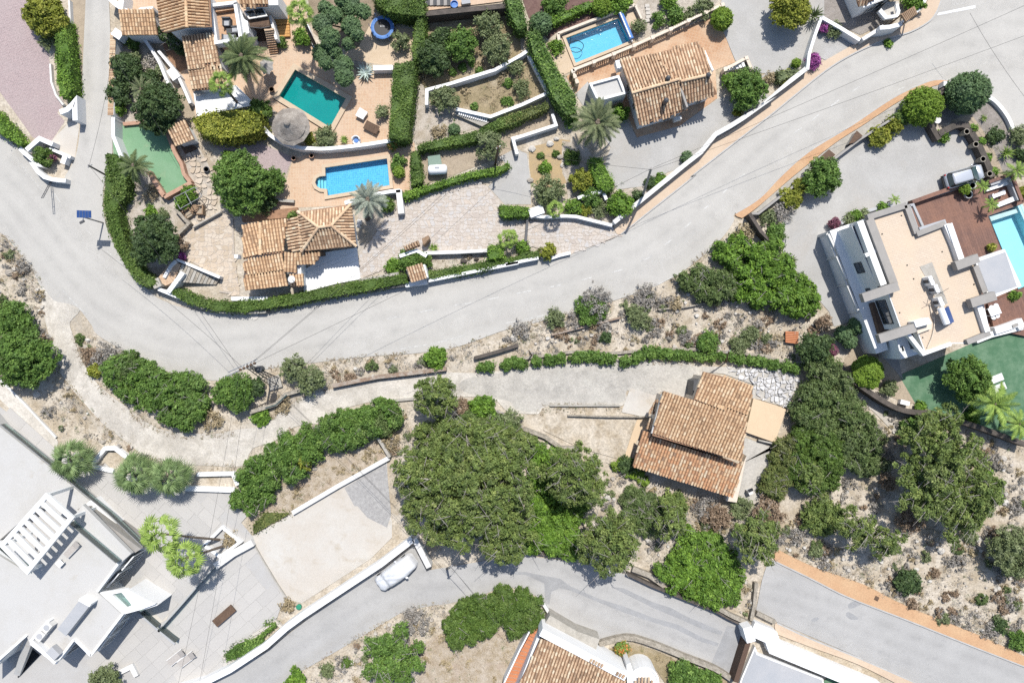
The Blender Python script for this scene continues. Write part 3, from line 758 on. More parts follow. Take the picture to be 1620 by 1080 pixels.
wear('Q 0,520 400,640 900,850 1640,1120', (-1.6, -.3, 1.2), .7, 0)
wear('Q 0,520 400,640 900,850 1640,1120', (2.6, -2.6), .8, 1)
wear('E 370,880 380,1060 J 420,120 560,360 760,540 960,660 1250,700 1480,690 K 100,590 300,480 600,370 1000,310 1300,300 1600,280 L 400,270 900,260', (-.8, .8), .6, 0)
wear('E 370,880 380,1060 J 420,120 560,360 760,540 960,660 1250,700 1480,690 K 100,590 300,480 600,370 1000,310 1300,300 1600,280 L 400,270 900,260', (-1.7, 0, 1.7), .7, 1)
# pavements with a kerb step
def pavement(name, s, mat, kerb_s=None, z=0.17, sm=4):
 p = ccw([XY(q) for q in smooth(P(s), sm)])
 struct(name, MB().prism(p, -0.05, z, False), MT_[mat])
 if kerb_s:
  q = smooth(PW(kerb_s), 5, False)
  struct('kerb', MB().ribbon(q, 0.14, -0.05, z + 0.004), MT_['kerb'])
K1 = 'G 700,430 900,270 1140,80 C 1130,1080 1270,970 1450,830 1620,700 D 200,600 400,440 560,340 760,250 920,200 1030,140 1080,80 1110,0 1115,-40'
pavement('pavement', K1 + ' 1115,-40 1030,-40 1030,-40 1030,0 980,80 880,160 720,220 600,265 410,370 280,450 0,665 C 1400,780 1250,870 1020,1080 G 980,100 820,230 655,358 655,358', 'walkpale', K1)
K2 = 'G 1400,300 I 0,210 D 130,1080 300,930 560,770 800,610 980,520 1080,490 1180,495'
pavement('pavement', K2 + ' 1180,495 1175,512 1060,530 870,612 640,762 450,885 200,1085 I 0,255 G 1440,330 1440,330', 'walkorange', K2)
struct('wall_base_strip', MB().prism(ccw(PW(smooth(P('D 1175,515 1060,533 870,615 640,765 450,888 200,1088 I 0,258 G 1480,318 1480,318 1500,330 I 0,295 D 280,1085 480,955 640,830 880,670 1130,560 1180,540'), 4))), -0.05, 0.2, False), MT_['concrete'])
K3 = 'Q 105,338 320,442 540,552 900,692 1300,852 1640,985'
pavement('pavement', K3 + ' 1700,960 1700,960 1600,905 1450,835 1300,768 900,608 640,478 330,368 112,262 112,262', 'walkorange2', K3)
K4 = 'Q 110,710 300,800 600,920 980,1085'
pavement('pavement', K4 + ' 980,1085 850,1085 850,1085 600,960 300,850 105,775 105,775', 'walkpale', K4)
o_ = MB().box((*XY(P('Q 715,560')[0]), 0.171), 0.45, 0.45, 0.012, -0.46)
single('manhole_cover', o_, MT_['darkwood'], 'small brown square drain cover in the orange pavement beside the lower street', 'drain cover')
o_ = MB().lathe((*XY(P('F 8,922')[0]), ST * (_zc[0] + 3)), [(0.5, 0), (0.5, 0.012), (0.2, 0.014)], 16)
single('manhole_cover', o_, MT_['cream'], 'round pale manhole cover in the main road below the curved hedge', 'manhole cover')
# ------------------------------------------------------------------ laid stones (geometry, one mesh each)
def paving(name, pts, cell, mat, gap=0.07, jit=0.3, z=None, h=0.02, rot=0.0, keep=1.0):
 poly = pts if not isinstance(pts, str) else PW(pts)
 if z is None:
  z = ST * (_zc[0] + 2)
 ca, sa = math.cos(rot), math.sin(rot)
 loc = [(x * ca + y * sa, -x * sa + y * ca) for x, y in poly]
 x0, x1 = min(p[0] for p in loc), max(p[0] for p in loc)
 y0, y1 = min(p[1] for p in loc), max(p[1] for p in loc)
 nx, ny = int((x1 - x0) / cell) + 2, int((y1 - y0) / cell) + 2
 G = [[(x0 + (i + random.uniform(-jit, jit) + (0.5 if j % 2 else 0)) * cell, y0 + (j + random.uniform(-jit, jit)) * cell) for i in range(nx + 1)] for j in range(ny + 1)]
 mb = MB()
 for j in range(ny):
  for i in range(nx):
   q = [G[j][i], G[j][i + 1], G[j + 1][i + 1], G[j + 1][i]]
   c = centroid(q)
   cx, cy = c[0] * ca - c[1] * sa, c[0] * sa + c[1] * ca
   if random.random() > keep or not inside(cx, cy, poly):
    continue
   o = []
   for a, b in zip(q, q[1:] + q[:1]):        # eight-sided outline with knocked-off corners
    for t in (0.2, 0.8):
     o.append((a[0] + (b[0] - a[0]) * t, a[1] + (b[1] - a[1]) * t))
   o = [(c[0] + (p[0] - c[0]) * (1 - gap / cell), c[1] + (p[1] - c[1]) * (1 - gap / cell)) for p in o]
   o = [(x * ca - y * sa, x * sa + y * ca) for x, y in o]
   if area(o) > 0.002:
    mb.prism(o, z - 0.03, z + h * random.uniform(0.3, 1.2), False, random.random())
 o_ = struct(name, mb, MT_[mat])
 o_['kind'] = 'stuff'
 return o_
sheet('paved_driveway', 'F 925,235 1340,92 1435,140 1540,250 1510,320 1640,330 G 128,330 118,475 0,440 F 1480,500 1430,545 1060,545 870,610 660,700 645,560 690,520 850,260', 'joint')
paving('crazy_paving', 'F 925,235 1340,92 1435,140 1540,250 1510,320 1640,330 G 128,330 118,475 0,440 F 1480,500 1430,545 1060,545 870,610 660,700 645,560 690,520 850,260', 0.37, 'stones', 0.035, 0.46)
sheet('paved_driveway', 'G 140,345 230,355 420,325 640,382 705,432 400,548 300,545 130,492', 'joint')
paving('crazy_paving', 'G 140,345 230,355 420,325 640,382 705,432 560,492 400,548 300,545 130,492', 0.37, 'stones', 0.035, 0.46)
sheet('paved_courtyard', 'E 1090,420 1350,292 1425,330 1435,580 1468,800 1340,780 1350,690 1130,575 1120,480', 'joint')
paving('crazy_paving', 'E 1090,420 1350,292 1425,330 1435,580 1468,800 1340,780 1350,690 1130,575 1120,480', 0.42, 'stoneswarm', 0.04, 0.45)
paving('crazy_paving', 'A 1130,960 1210,900 1320,1080 E 1340,300 1180,380 1060,260 1200,150 1180,60', 0.55, 'stoneswarm', keep=0.75)
paving('broken_stone', 'L 1335,195 1620,205 M 235,238 245,262 175,440 0,385 L 1510,370 1515,300 1440,265', 0.36, 'whiterocks', 0.06, 0.6, h=0.16, keep=0.85)
paving('crazy_paving', 'P 430,830 570,840 600,880 760,940 900,1010 930,1080 860,1060 740,960 640,930 540,900', 0.36, 'stones', 0.035, 0.45)
# the villa's pale terrace: slabs one can pick apart, parts of the terrace
def slabs(parent, pts, w, d, rot, z, cap):
 poly = PW(pts); ca, sa = math.cos(rot), math.sin(rot)
 loc = [(x * ca + y * sa, -x * sa + y * ca) for x, y in poly]
 x0, x1 = min(p[0] for p in loc), max(p[0] for p in loc)
 y0, y1 = min(p[1] for p in loc), max(p[1] for p in loc)
 base = {}
 rows = int((y1 - y0) / d) + 1
 k = 0
 for j in range(rows):
  off = random.uniform(0, w)
  for i in range(-1, int((x1 - x0) / w) + 2):
   u, v = x0 + off + (i + 0.5) * w, y0 + (j + 0.5) * d
   x, y = u * ca - v * sa, u * sa + v * ca
   if not inside(x, y, poly) or k >= cap:
    continue
   q = [(sx * (w / 2 - 0.007), sy * (d / 2 - 0.007)) for sx, sy in ((-1, -1), (1, -1), (1, 1), (-1, 1))]
   key = random.randrange(6)
   if key not in base:
    base[key] = mesh_from('paving_slab', MB().prism(q, -0.03, 0.006 + 0.001 * key, False, key / 5))
    base[key].materials.append(MT_['slab'])
   o = bpy.data.objects.new('paving_slab', base[key])
   o.location = (x, y, z); o.rotation_euler = (0, 0, rot)
   o.parent = parent
   COL.objects.link(o)
   k += 1
terr = [o for o in COL.objects if o.name == 'villa_terrace'][0]
zt = ST * (_zc[0] + 1)
slabs(terr, 'N 1500,230 1620,440 O 185,560 140,680 0,790 N 1500,900 1240,1060 900,1100 560,960 820,640 1000,780 1330,370', 2.3, 1.15, math.radians(42), zt, 110)
slabs(terr, 'J 20,440 310,695 560,800 690,850 1150,960 1420,980 1440,1080 N 1440,60 1340,130 1240,240 1320,330 1000,700 830,520 900,280 560,0 J 0,560', 2.3, 1.15, math.radians(-42), zt, 130)
# ------------------------------------------------------------------ walls
def wall(s, w, h, label, mat='white', name='garden_wall', cat='wall', group=None, sm=0, z0=-0.05, coping=None):
 p = P(s) if isinstance(s, str) else s
 if sm:
  p = smooth(p, sm, False)
 q = [XY(x, h) for x in p]
 mb = MB().ribbon(q, w, z0, h)
 if coping:
  t = thing(name, label, cat, (*q[len(q) // 2], 0), group)
  part('wall_body', mb, MT_[mat], t)
  part('coping', MB().ribbon(q, w + 0.1, h, h + 0.06), MT_[coping], t)
  return t
 return single(name, mb, MT_[mat], label, cat, group)
wall('A 120,905 150,935 230,1005 E 200,0 230,45 270,78 320,92 400,100', 0.4, 0.9, 'white curved wall along the road at the junction with the side road')
wall('A 160,915 240,845 320,880', 0.45, 1.1, 'short white angled wall behind the round purple-edged bush')
wall('A 300,905 430,960', 0.3, 0.7, 'low white wall between the gate apron and the round bush')
wall('A 365,685 410,668 440,640 455,622 458,735', 0.5, 1.5, 'white curved gate wall at the end of the pink cobbled forecourt')
wall('E 380,-5 400,-60', 0.5, 0.8, 'white box-like gate pillar beside the side road mouth')
wall('A 420,0 430,200 440,420 456,720', 0.18, 0.5, 'low pale kerb wall beside the tall clipped hedge', 'offwhite')
wall('A 305,390 312,500 340,580 385,640', 0.2, 0.4, 'thin curved edging wall of the pink forecourt', 'offwhite')
wall('A 660,-20 700,20 735,45 745,-40', 0.5, 1.6, 'white gate wall at the top beside the side road')
wall('A 690,190 740,225', 0.8, 1.8, 'white gate pillar wall at the corner of the tiled entrance roof')
t = wall('A 690,200 690,450 680,700', 0.5, 1.3, 'long white wall capped with roof tiles along the side road', coping=None)
wall('A 690,715 690,830 740,960', 0.35, 1.6, 'white wall on the road side of the green court')
wall('A 870,225 960,360 1000,450 1050,570 1075,640', 0.3, 0.8, 'white curved wall down the garden path', sm=5)
wall('A 965,310 1040,400 1080,450 1130,560 1160,630', 0.28, 0.9, 'white stepped wall beside the shaded yard')
wall('A 1030,425 1060,470 1090,450', 0.6, 1.0, 'square white pillar block beside the shaded yard')
wall('A 760,60 800,70 835,80 860,55 935,50', 0.3, 2.6, 'wavy white parapet above the tiled entrance roof')
wall('A 750,757 880,745', 0.35, 0.5, 'terracotta capped wall at the top of the green court', 'brickred')
wall('A 1015,800 1040,870 1065,930 1105,1000 1120,1060 E 1160,110', 0.36, 0.7, 'terracotta capped wall on the garden side of the green court', 'brickred')
wall('E 1165,110 1000,200', 0.4, 0.8, 'terracotta capped wall at the lower end of the green court', 'brickred')
wall('E 905,45 1000,195', 0.45, 0.8, 'terracotta capped wall beside the palm at the green court', 'brickred')
wall('B 620,385 700,405', 0.6, 0.5, 'rough stone wall end beside the blue agave', 'stonewall')
wall('B 735,415 855,412', 0.5, 0.9, 'short white wall between the sand area and the pool terrace')
wall('B 45,750 100,820 180,870 280,900 350,905 420,908 530,900 700,880 880,850 910,840', 0.35, 1.1, 'curved white wall below the teal pool terrace', sm=4)
wall('B 330,150 380,300', 0.25, 0.6, 'short white wall under the cloud pruned pine')
wall('B 1060,640 1062,548 1200,512 1480,425 1640,335 C 130,312', 0.32, 1.0, 'long white terrace wall between the two orchard plots')
wall('B 1240,665 1450,712 1640,640 C 245,572', 0.32, 0.9, 'white terrace wall with an angled stair below the dry orchard')
wall('C 265,575 140,340', 0.3, 0.8, 'white wall edge alongside the dense diagonal hedge')
wall('C 285,695 308,762 45,848 70,940', 0.3, 0.9, 'white bent wall around the upper corner of the sandy bed')
wall('B 1640,830 1585,845 1610,940', 0.3, 0.8, 'white wall corner at the end of the trailer plot')
wall('B 1050,85 1545,35', 0.5, 1.6, 'old grey stone wall at the top of the orchard', 'darkwall')
wall('F 890,155 905,300', 0.6, 1.0, 'white wall stub between the paved driveway and the pool terrace', 'offwhite')
wall('F 560,235 730,185 840,165 900,160', 0.35, 1.0, 'white wall behind the date palm below the mosaic pool')
wall('F 110,215 250,225', 0.3, 0.5, 'short terracotta edged step wall above the hipped house', 'concrete')
wall('F 900,560 1065,540 1240,535 1430,525', 0.35, 0.8, 'pale stone edging wall along the lower edge of the paved driveway', 'offwhite')
wall('F 650,705 760,690 890,665', 0.3, 0.8, 'pale stone wall beside the white drive above the hedge', 'concrete')
wall('E 1000,690 1040,620 1070,590', 0.3, 1.2, 'white wall end above the entrance steps by the road')
wall('E 1075,580 1340,690', 0.25, 1.0, 'white sloping wall along the long entrance steps')
wall('E 1115,660 1025,780', 0.45, 1.3, 'white gate wall between steps and roadside hedge')
wall('E 965,760 1040,790 1100,815', 0.35, 1.0, 'white low front wall of the entrance gate on the road')
wall('E 930,735 975,715', 0.9, 1.3, 'grey pillar at the end of the curved hedge', 'concrete')
wall('E 1410,820 1620,818 F 90,818', 0.4, 0.6, 'thin white wall strip between the tiled house and the hedge')
wall('E 1065,265 1130,340 1150,360 1090,420', 0.3, 0.8, 'pale stone corner wall around the wicker chairs', 'stonewall')
wall('E 1175,385 1345,290', 0.12, 0.6, 'thin dark railing wall at the top of the courtyard', 'concrete')
wall('G 145,300 230,270', 0.9, 1.0, 'white stepped pillar at the start of the paved entrance')
wall('G 145,310 230,320 370,315 430,318 540,345 650,372', 0.3, 0.8, 'white front wall behind the fan palm at the paved entrance')
wall('G 135,320 122,470', 0.25, 0.6, 'dark low divider between the two paved driveways', 'darkgrey')
wall('G 440,205 530,175 595,165 615,215', 0.3, 1.0, 'white bent wall between shrubs and the bright round bush')
wall('G 0,610 110,588 200,570', 0.3, 0.9, 'white road wall under the low hedge')
wall('G 215,560 270,575 330,555 395,540', 0.3, 0.5, 'white curved kerb wall under the yellow ball shrub')
wall('F 930,735 1065,715', 0.5, 0.8, 'white base wall of the tiled gate shelter')
wall('F 1070,710 1340,655 1620,600', 0.3, 0.9, 'white road wall from the gate shelter towards the yellow ball shrub')
wall('F 0,890 200,855 400,820 660,775 930,735', 0.3, 0.8, 'low grey road wall under the long hedge', 'darkgrey')
wall('E 1100,820 1200,865 1340,900 1480,905 1620,900', 0.25, 0.7, 'low road wall under the bend of the hedge', 'concrete')
wall('G 660,355 980,95 C 1100,1000 1190,930 1280,820 1370,770 1450,720 1620,610 D 0,655 200,490 290,420', 0.35, 1.1, 'long white wall with pale coping along the upper pavement', coping='offwhite')
wall('D 300,425 310,330 340,230 385,105', 0.3, 1.2, 'white wall beside the magenta bougainvillea and upper driveway')
wall('D 385,105 500,170 620,245', 0.35, 1.0, 'white slanting wall between drive entrance and the shaded court')
wall('D 635,240 740,175 765,160', 0.35, 1.2, 'grey-white sliding gate wall beside the pavement', 'offwhite')
wall('D 740,170 800,165 860,150 920,110', 0.4, 1.8, 'white curved front wall under the slatted wooden canopy')
wall('D 960,75 1000,40 1025,-20', 0.3, 0.9, 'white curved wall around the green shrub at the top corner')
wall('G 1500,300 I 0,300 D 280,1085 430,995 620,850 830,715', 0.22, 1.0, 'long stone-topped wall between the lower pavement and the forecourt', 'greyrender')  # the wall's shadow side is put into the brown-grey colour
wall('D 1090,580 1140,545 1175,530', 0.5, 1.2, 'dark wall stub beside the dark clipped ball', 'darkwall')
wall('D 1130,510 1200,510', 0.5, 1.0, 'short white wall behind the dark clipped ball')
wall('D 1395,588 1440,612 1490,665 1530,725 1555,785', 0.35, 0.5, 'thin white curved kerb wall at the street corner', sm=4)
wall('D 1045,740 1075,800 1105,850', 0.5, 0.9, 'dark wall piece beside the white stone vase', 'darkwall')
wall('D 1100,820 1160,785 1215,762 1265,765 1310,820 1360,910 1400,1000 1430,1080', 0.6, 0.9, 'dark curved retaining wall holding the round pots', 'darkwall', sm=3)
wall('G 1490,300 1560,410 1640,500 I 60,450 130,560 200,650', 0.35, 1.3, 'dark wall down the slope beside the forecourt', 'darkwall')
wall('M 505,190 560,260 640,320 760,400 860,450 950,470 1080,480 1180,505 1250,530 1400,580 1640,670', 0.5, 1.4, 'long dark boundary wall curving below the green lawn', 'darkwall', sm=3)
wall('K 240,1085 520,920 830,748', 0.45, 0.5, 'white low wall along the top of the cream court', 'offwhite')
wall('K 745,600 790,670 835,745', 0.3, 0.8, 'short concrete wall between scrub and the cream court', 'concrete')
wall('N 1000,1150 1240,1080 1400,1000 1620,855 O 200,745 300,672 560,500 780,355 975,205', 0.62, 1.3, 'long white wall along the lower road behind the covered car')
wall('O 985,200 1075,375', 0.55, 1.3, 'short white wall beside the pine in front of the covered car', 'offwhite')
wall('P 0,275 200,290 430,325', 0.25, 0.6, 'dark low railing wall under the pines beside the lower road', 'darkwall')
wall('P 740,415 900,490 1100,570 1280,640 1370,690 1470,735', 0.3, 0.7, 'dark railing wall with pale stone top beside the lower road', 'darkwall')
wall('P 775,385 880,425 970,490', 0.5, 0.6, 'pale stone wall beneath the bright shrubs by the lower road', 'stonewall')
wall('P 1280,615 1370,670 1495,725', 0.5, 0.7, 'pale stone wall end near the white gate block', 'stonewall')
wall('P 225,590 285,685', 0.3, 0.7, 'short pale wall below the hedge at the lower road bend', 'offwhite')
wall('P 250,700 420,800 560,850', 1.3, 2.0, 'broad pale concrete wall above the parapet of the lower house', 'concrete')
wall('P 570,845 740,805 900,845 1100,925 1280,995 1390,1065', 0.5, 0.7, 'curved pale stone wall along the bottom of the lower road', 'stonewall', sm=3)
wall('P 1505,750 1620,800 Q 100,865 390,985 740,1130', 1.45, 1.2, 'wide white wall top beside the pale lower pavement')
wall('P 1475,740 1500,830', 0.9, 2.0, 'white gate block at the end of the lower road')
wall('P 1480,835 1405,1075', 0.5, 1.6, 'dark brown sliding gate at the end of the lower road', 'shade', 'sliding_gate', 'gate')
wall('Q -10,655 105,712', 0.4, 0.6, 'low stone wall at the start of the lower street', 'stonewall')
wall('P 1530,470 1520,600 1500,700', 0.35, 0.6, 'stone wall between the shrubs and the lower street', 'stonewall')
wall('K -20,470 80,440 140,420 200,360 290,335', 0.4, 0.7, 'old stone wall with teal netting beside the track', 'stonewall')
wall('K 75,445 140,425 205,365', 0.08, 0.8, 'strip of torn teal netting on the stone wall beside the track', 'teal', 'netting', 'netting')
wall('K 485,310 560,295 760,255 900,240 1180,205', 0.4, 0.7, 'rust-topped stone retaining wall below the grey brush', 'rust')
wall('K 1350,140 1480,105 1620,60', 0.35, 0.6, 'dark retaining wall above the oleander row', 'darkwall')
wall('K 840,400 980,388', 0.25, 0.3, 'low kerb at the edge of the track by the small pine', 'concrete')
wall('G 280,1040 400,1010 560,970 700,935', 0.2, 0.5, 'thin rusty edging wall on the scrub slope', 'rust')
wall('G 930,885 1100,870 1200,850 1350,830', 0.15, 0.4, 'ruined stone line across the dry plot', 'stonewall')
wall('L 0,150 200,130 430,100 640,110 840,95 1130,85 1620,130', 0.3, 0.35, 'low stone edging behind the oleander row', 'stonewall', sm=3)
wall('M 0,130 150,165 310,185', 0.5, 0.4, 'pale stone edging at the end of the oleander row', 'stonewall')
wall('M 335,210 290,370 240,520 215,620', 0.3, 0.8, 'grey boundary wall between the stone bed and the thicket', 'concrete')
wall('L 270,430 700,430', 0.15, 0.3, 'thin pale kerb above the strip of dry grass', 'concrete')
wall('L 380,490 620,498 890,500', 0.12, 0.5, 'narrow pale stone wall across the dry yard', 'stonewall')
wall('L 110,570 240,620 340,690 460,690', 0.4, 0.5, 'rough stone wall below the dry yard', 'stonewall')
wall('M 0,640 110,665 70,790 0,970', 0.15, 0.5, 'thin concrete edge beside the tan terrace', 'concrete')
wall('J -20,250 120,390 340,625', 0.2, 0.25, 'pale kerb line along the gravel path', 'offwhite')
wall('J 560,785 640,690 700,690 770,745', 0.4, 0.6, 'white bent wall between the fan palms')
wall('J 1130,935 1430,945', 0.5, 0.5, 'low white planter wall right beside the fan palms')
wall('J 1200,850 1420,845 1450,915', 0.4, 0.5, 'upper white wall of the narrow brown planter')
wall('J 560,800 690,830', 0.4, 0.4, 'low white terrace edge beneath the first fan palm')
wall('N 1240,245 1355,130 1465,220 1340,310 1245,240', 0.3, 0.5, 'square white planter wall around the two leaning palms')
wall('N 1540,225 1420,290 1310,370', 0.7, 0.7, 'white wall from the planter to the upper terrace edge', 'offwhite')
wall('O 0,790 135,705 180,745', 0.3, 0.4, 'pale edging wall around the strip of rough grass', 'cream')
wall('N 1360,930 1620,770', 0.4, 0.4, 'pale edging strip along the terrace by the lower road', 'cream')
wall('N 720,1020 800,980 830,1040', 0.5, 0.4, 'small white corner wall below the villa', 'offwhite')
wall('O 0,225 60,330 150,480 200,555', 0.12, 0.25, 'thin edging between the villa terrace and the cream court', 'concrete')
# ------------------------------------------------------------------ roofs of barrel tiles
def plane_fit(pts):
 A = np.array([[p[0], p[1], 1] for p in pts]); z = np.array([p[2] for p in pts])
 return np.linalg.lstsq(A, z, rcond=None)[0]
def tile_plane(mb, pts, w=0.30, L=0.38):
 """rows of half-round clay tiles laid down the slope of the polygon pts (3-D)"""
 a, b, c = plane_fit(pts)
 g = math.hypot(a, b)
 d = (-a / g, -b / g) if g > 1e-3 else (0, -1)      # downhill
 s = (-d[1], d[0])
 poly = [(p[0], p[1]) for p in pts]
 U = [p[0] * s[0] + p[1] * s[1] for p in poly]; V = [p[0] * d[0] + p[1] * d[1] for p in poly]
 nu = max(1, round((max(U) - min(U)) / w)); wu = (max(U) - min(U)) / nu
 nv = int((max(V) - min(V)) / L) + 1
 h = [(-0.5, -0.02), (-0.36, 0.09), (0, 0.155), (0.36, 0.09), (0.5, -0.02)]
 for i in range(nu):
  colr = random.uniform(-0.1, 0.1)
  for j in range(nv):
   u = min(U) + (i + 0.5) * wu
   v = min(V) + (j + 0.5) * L + random.uniform(-0.02, 0.02)
   x, y = u * s[0] + v * d[0], u * s[1] + v * d[1]
   if not inside(x, y, poly):
    continue
   r = min(1, max(0, random.gauss(0.5, 0.27) + colr))
   vs = []
   ww = wu * random.uniform(0.72, 0.80)
   sk = random.uniform(-0.02, 0.02)
   for e, lift, k in ((-0.56, 0.0, 0.92), (0.56, 0.035, 1.0)):
    for q, hz in h:
     uu, vv = u + q * ww * k + sk * e, v + e * L
     px, py = uu * s[0] + vv * d[0], uu * s[1] + vv * d[1]
     vs.append((px, py, a * px + b * py + c + 0.03 + hz * k + lift))
   mb.add(vs, [(k, k + 1, k + 6, k + 5) for k in range(4)] + [(5, 6, 7, 8, 9)], r)
def ridge(mb, p, q, w=0.32, r=None):
 a, b = Vector(p), Vector(q)
 n = max(1, int((b - a).length / 0.45))
 for i in range(n):
  m = a.lerp(b, i / n); e = a.lerp(b, (i + 1.12) / n)
  mb.tube([tuple(m), tuple(e)], [w * 0.42, w * 0.5], 8, random.gauss(0.62, 0.18) if r is None else r, True)
def R3(s, zs):
 """photo outline with a height per corner -> 3-D points"""
 p = P(s)
 return [(*XY(q, z), z) for q, z in zip(p, zs)]
def roofs(parent, planes, mat='tiles', base='terracotta', ridges=(), t=0.16):
 tm, bm = MB(), MB()
 for s, zs in planes:
  pts = R3(s, zs) if isinstance(s, str) else s
  bm.slab3(pts, t)
  tile_plane(tm, pts)
 r = part('roof', bm, MT_[base], parent)
 part('roof_tiles', tm, MT_[mat], r, kind='stuff')
 if ridges:
  rm = MB()
  for s, zs in ridges:
   q = R3(s, zs)
   for a, b in zip(q[:-1], q[1:]):
    ridge(rm, (a[0], a[1], a[2] + 0.12), (b[0], b[1], b[2] + 0.12))
  part('ridge_tiles', rm, MT_[mat], r, kind='stuff')
 return r
def walls(parent, s, z, h, ins=0.35, mat='white', name='wall', z0=-0.05):
 """walls under the roof outline s seen at height z, set back by the overhang"""
 p = ccw(PW(s, z))
 if ins:
  p = inset(p, ins)
 part(name, MB().prism(p, z0, h, True), MT_[mat], parent)
 return p
def win(parent, a, b, t0, t1, z0, z1, name='window', glass='glass', frame='offwhite', bars=1, out=0.04):
 """a window set on the wall running from a to b (world points); t is metres along it"""
 a, b = Vector(a), Vector(b)
 d = (b - a).normalized(); n = Vector((d.y, -d.x))
 ang = math.atan2(d.y, d.x)
 m = a + d * (t0 + t1) / 2 + n * (out / 2 - 0.01)
 fr = MB()
 w = t1 - t0
 for off in (-w / 2 + 0.04, w / 2 - 0.04):
  fr.box((m.x + d.x * off, m.y + d.y * off, z0), 0.08, out + 0.06, z1 - z0, ang)
 for k in range(1, bars + 1):
  off = -w / 2 + w * k / (bars + 1)
  fr.box((m.x + d.x * off, m.y + d.y * off, z0 + 0.08), 0.06, out + 0.05, z1 - z0 - 0.16, ang)
 fr.box((m.x, m.y, z0), w - 0.16, out + 0.058, 0.08, ang)
 fr.box((m.x, m.y, z1 - 0.08), w - 0.16, out + 0.058, 0.08, ang)
 f = part(name, fr, MT_[frame], parent)
 g = MB().box((m.x, m.y, z0 + 0.08), w - 0.14, out, z1 - z0 - 0.16, ang)
 part('pane', g, MT_[glass], f)
 return f
def boxat(s, z, sx, sy, h, rot=0.0):
 """box whose top centre is seen at photo point s when its top is at z+h"""
 c = XY(P(s)[0], z + h)
 return MB().box((c[0], c[1], z), sx, sy, h, rot)
def house(name, label, cat, s, z=3.0):
 c = centroid(PW(s, z))
 return thing(name, label, cat, (c[0], c[1], 0))
# --- tiled villa beside the side road, top of the photograph
hA = house('villa', 'white villa with ribbed terracotta roofs and sunken roof terrace beside the teal pool', 'house', 'A 940,0 1440,420')
roofs(hA, [('A 942,-60 1128,-60 1142,167 1012,200 985,192', (4.0, 4.7, 4.7, 4.1, 4.0)),
           ('A 1140,-60 1278,-60 1293,165 1146,167', (4.7, 4.1, 4.1, 4.7))],
      ridges=[('A 1134,-60 1144,168', (4.72, 4.72))])
walls(hA, 'A 950,-60 1283,-60 1293,165 1143,167 1012,197', 4.1, 3.95, 0.25)
roofs(hA, [('A 722,62 935,58 962,212 745,215', (2.9, 2.9, 2.35, 2.35))])
walls(hA, 'A 722,62 935,58 962,212 745,215', 2.4, 2.3, 0.2)
roofs(hA, [('A 1108,225 1302,205 1342,392 1152,416', (3.3, 3.3, 2.75, 2.75)), ('A 1150,424 1345,398 1400,530 1290,545 1172,552', (2.62, 2.62, 2.1, 2.1, 2.1))], 'tilesold')
walls(hA, 'A 1112,225 1302,205 1342,392 1152,416', 2.75, 2.7, 0.2, name='wall')
walls(hA, 'A 1152,424 1345,398 1400,530 1290,545 1176,552', 2.1, 2.05, 0.15, name='wall')
part('wall', MB().prism(ccw(PW('A 1180,560 1440,520 1560,640 1200,712', 1.0)), -0.05, 1.0), MT_['white'], hA, 'low white flat-topped extension')
# sunken roof terrace
tp = PW('t1 745,75 1020,35 1075,500 805,530', 3.1)
part('terrace_floor', MB().prism(ccw(tp), -0.05, 2.5), MT_['salmon2'], hA)
part('parapet', MB().ribbon(PW('t1 1040,35 725,72 790,525 1090,480 1020,40', 3.2), 0.32, 2.4, 3.3), MT_['white'], hA)
part('terrace_bench', MB().prism(ccw(PW('t1 775,110 1010,80 1012,112 780,148', 2.9)), 2.5, 2.9), MT_['salmon2'], hA)
roofs(hA, [('A 1447,-60 1625,-60 1625,38 1472,42', (3.9, 3.9, 3.3, 3.3)), ('B 0,-60 85,-60 88,40 0,42', (3.9, 3.9, 3.3, 3.3))])
walls(hA, 'A 1447,-60 1700,-60 1705,38 1472,42', 3.3, 3.2, 0.15)
part('side_stair_wall', MB().prism(ccw(PW('t1 1065,80 1125,235 1170,260 1190,400 1090,480', 2.6)), -0.05, 2.6), MT_['white'], hA)
pg = part('pergola_frame', MB().ribbon(PW('t1 1130,140 1350,95 1400,190 1190,225 1130,140', 2.6), 0.14, 2.45, 2.6), MT_['offwhite'], hA)
for s in ('t1 1138,146 1232,124 1272,194 1192,208', 't1 1246,121 1346,101 1392,180 1286,192'):
 part('roof_panel', MB().prism(ccw(PW(s, 2.63)), 2.6, 2.63), MT_['glass'], pg)
part('balcony_deck', MB().prism(ccw(PW('t1 1175,225 1420,200 1440,330 1200,335', 2.2)), 1.9, 2.2), MT_['darkwood'], hA)
rl = MB().ribbon(PW('t1 1190,330 1330,345 1440,325', 3.0), 0.05, 2.95, 3.0)
for k in range(13):
 a, b = P('t1 1190,300')[0], P('t1 1440,300')[0]
 f = k / 12
 q = XY((a[0] + (b[0] - a[0]) * f, a[1] + (b[1] - a[1]) * f + 3.5), 2.6)
 rl.box((q[0], q[1], 2.2), 0.03, 0.03, 0.78)
part('balcony_railing', rl, MT_['darkgrey'], hA)
part('stair_wall', MB().ribbon(PW('t1 1440,190 1520,480', 1.6), 0.25, -0.05, 1.6), MT_['white'], hA)
a0, a1, b0, b1 = P('t1 1370,355')[0], P('t1 1480,340')[0], P('t1 1440,660')[0], P('t1 1545,650')[0]
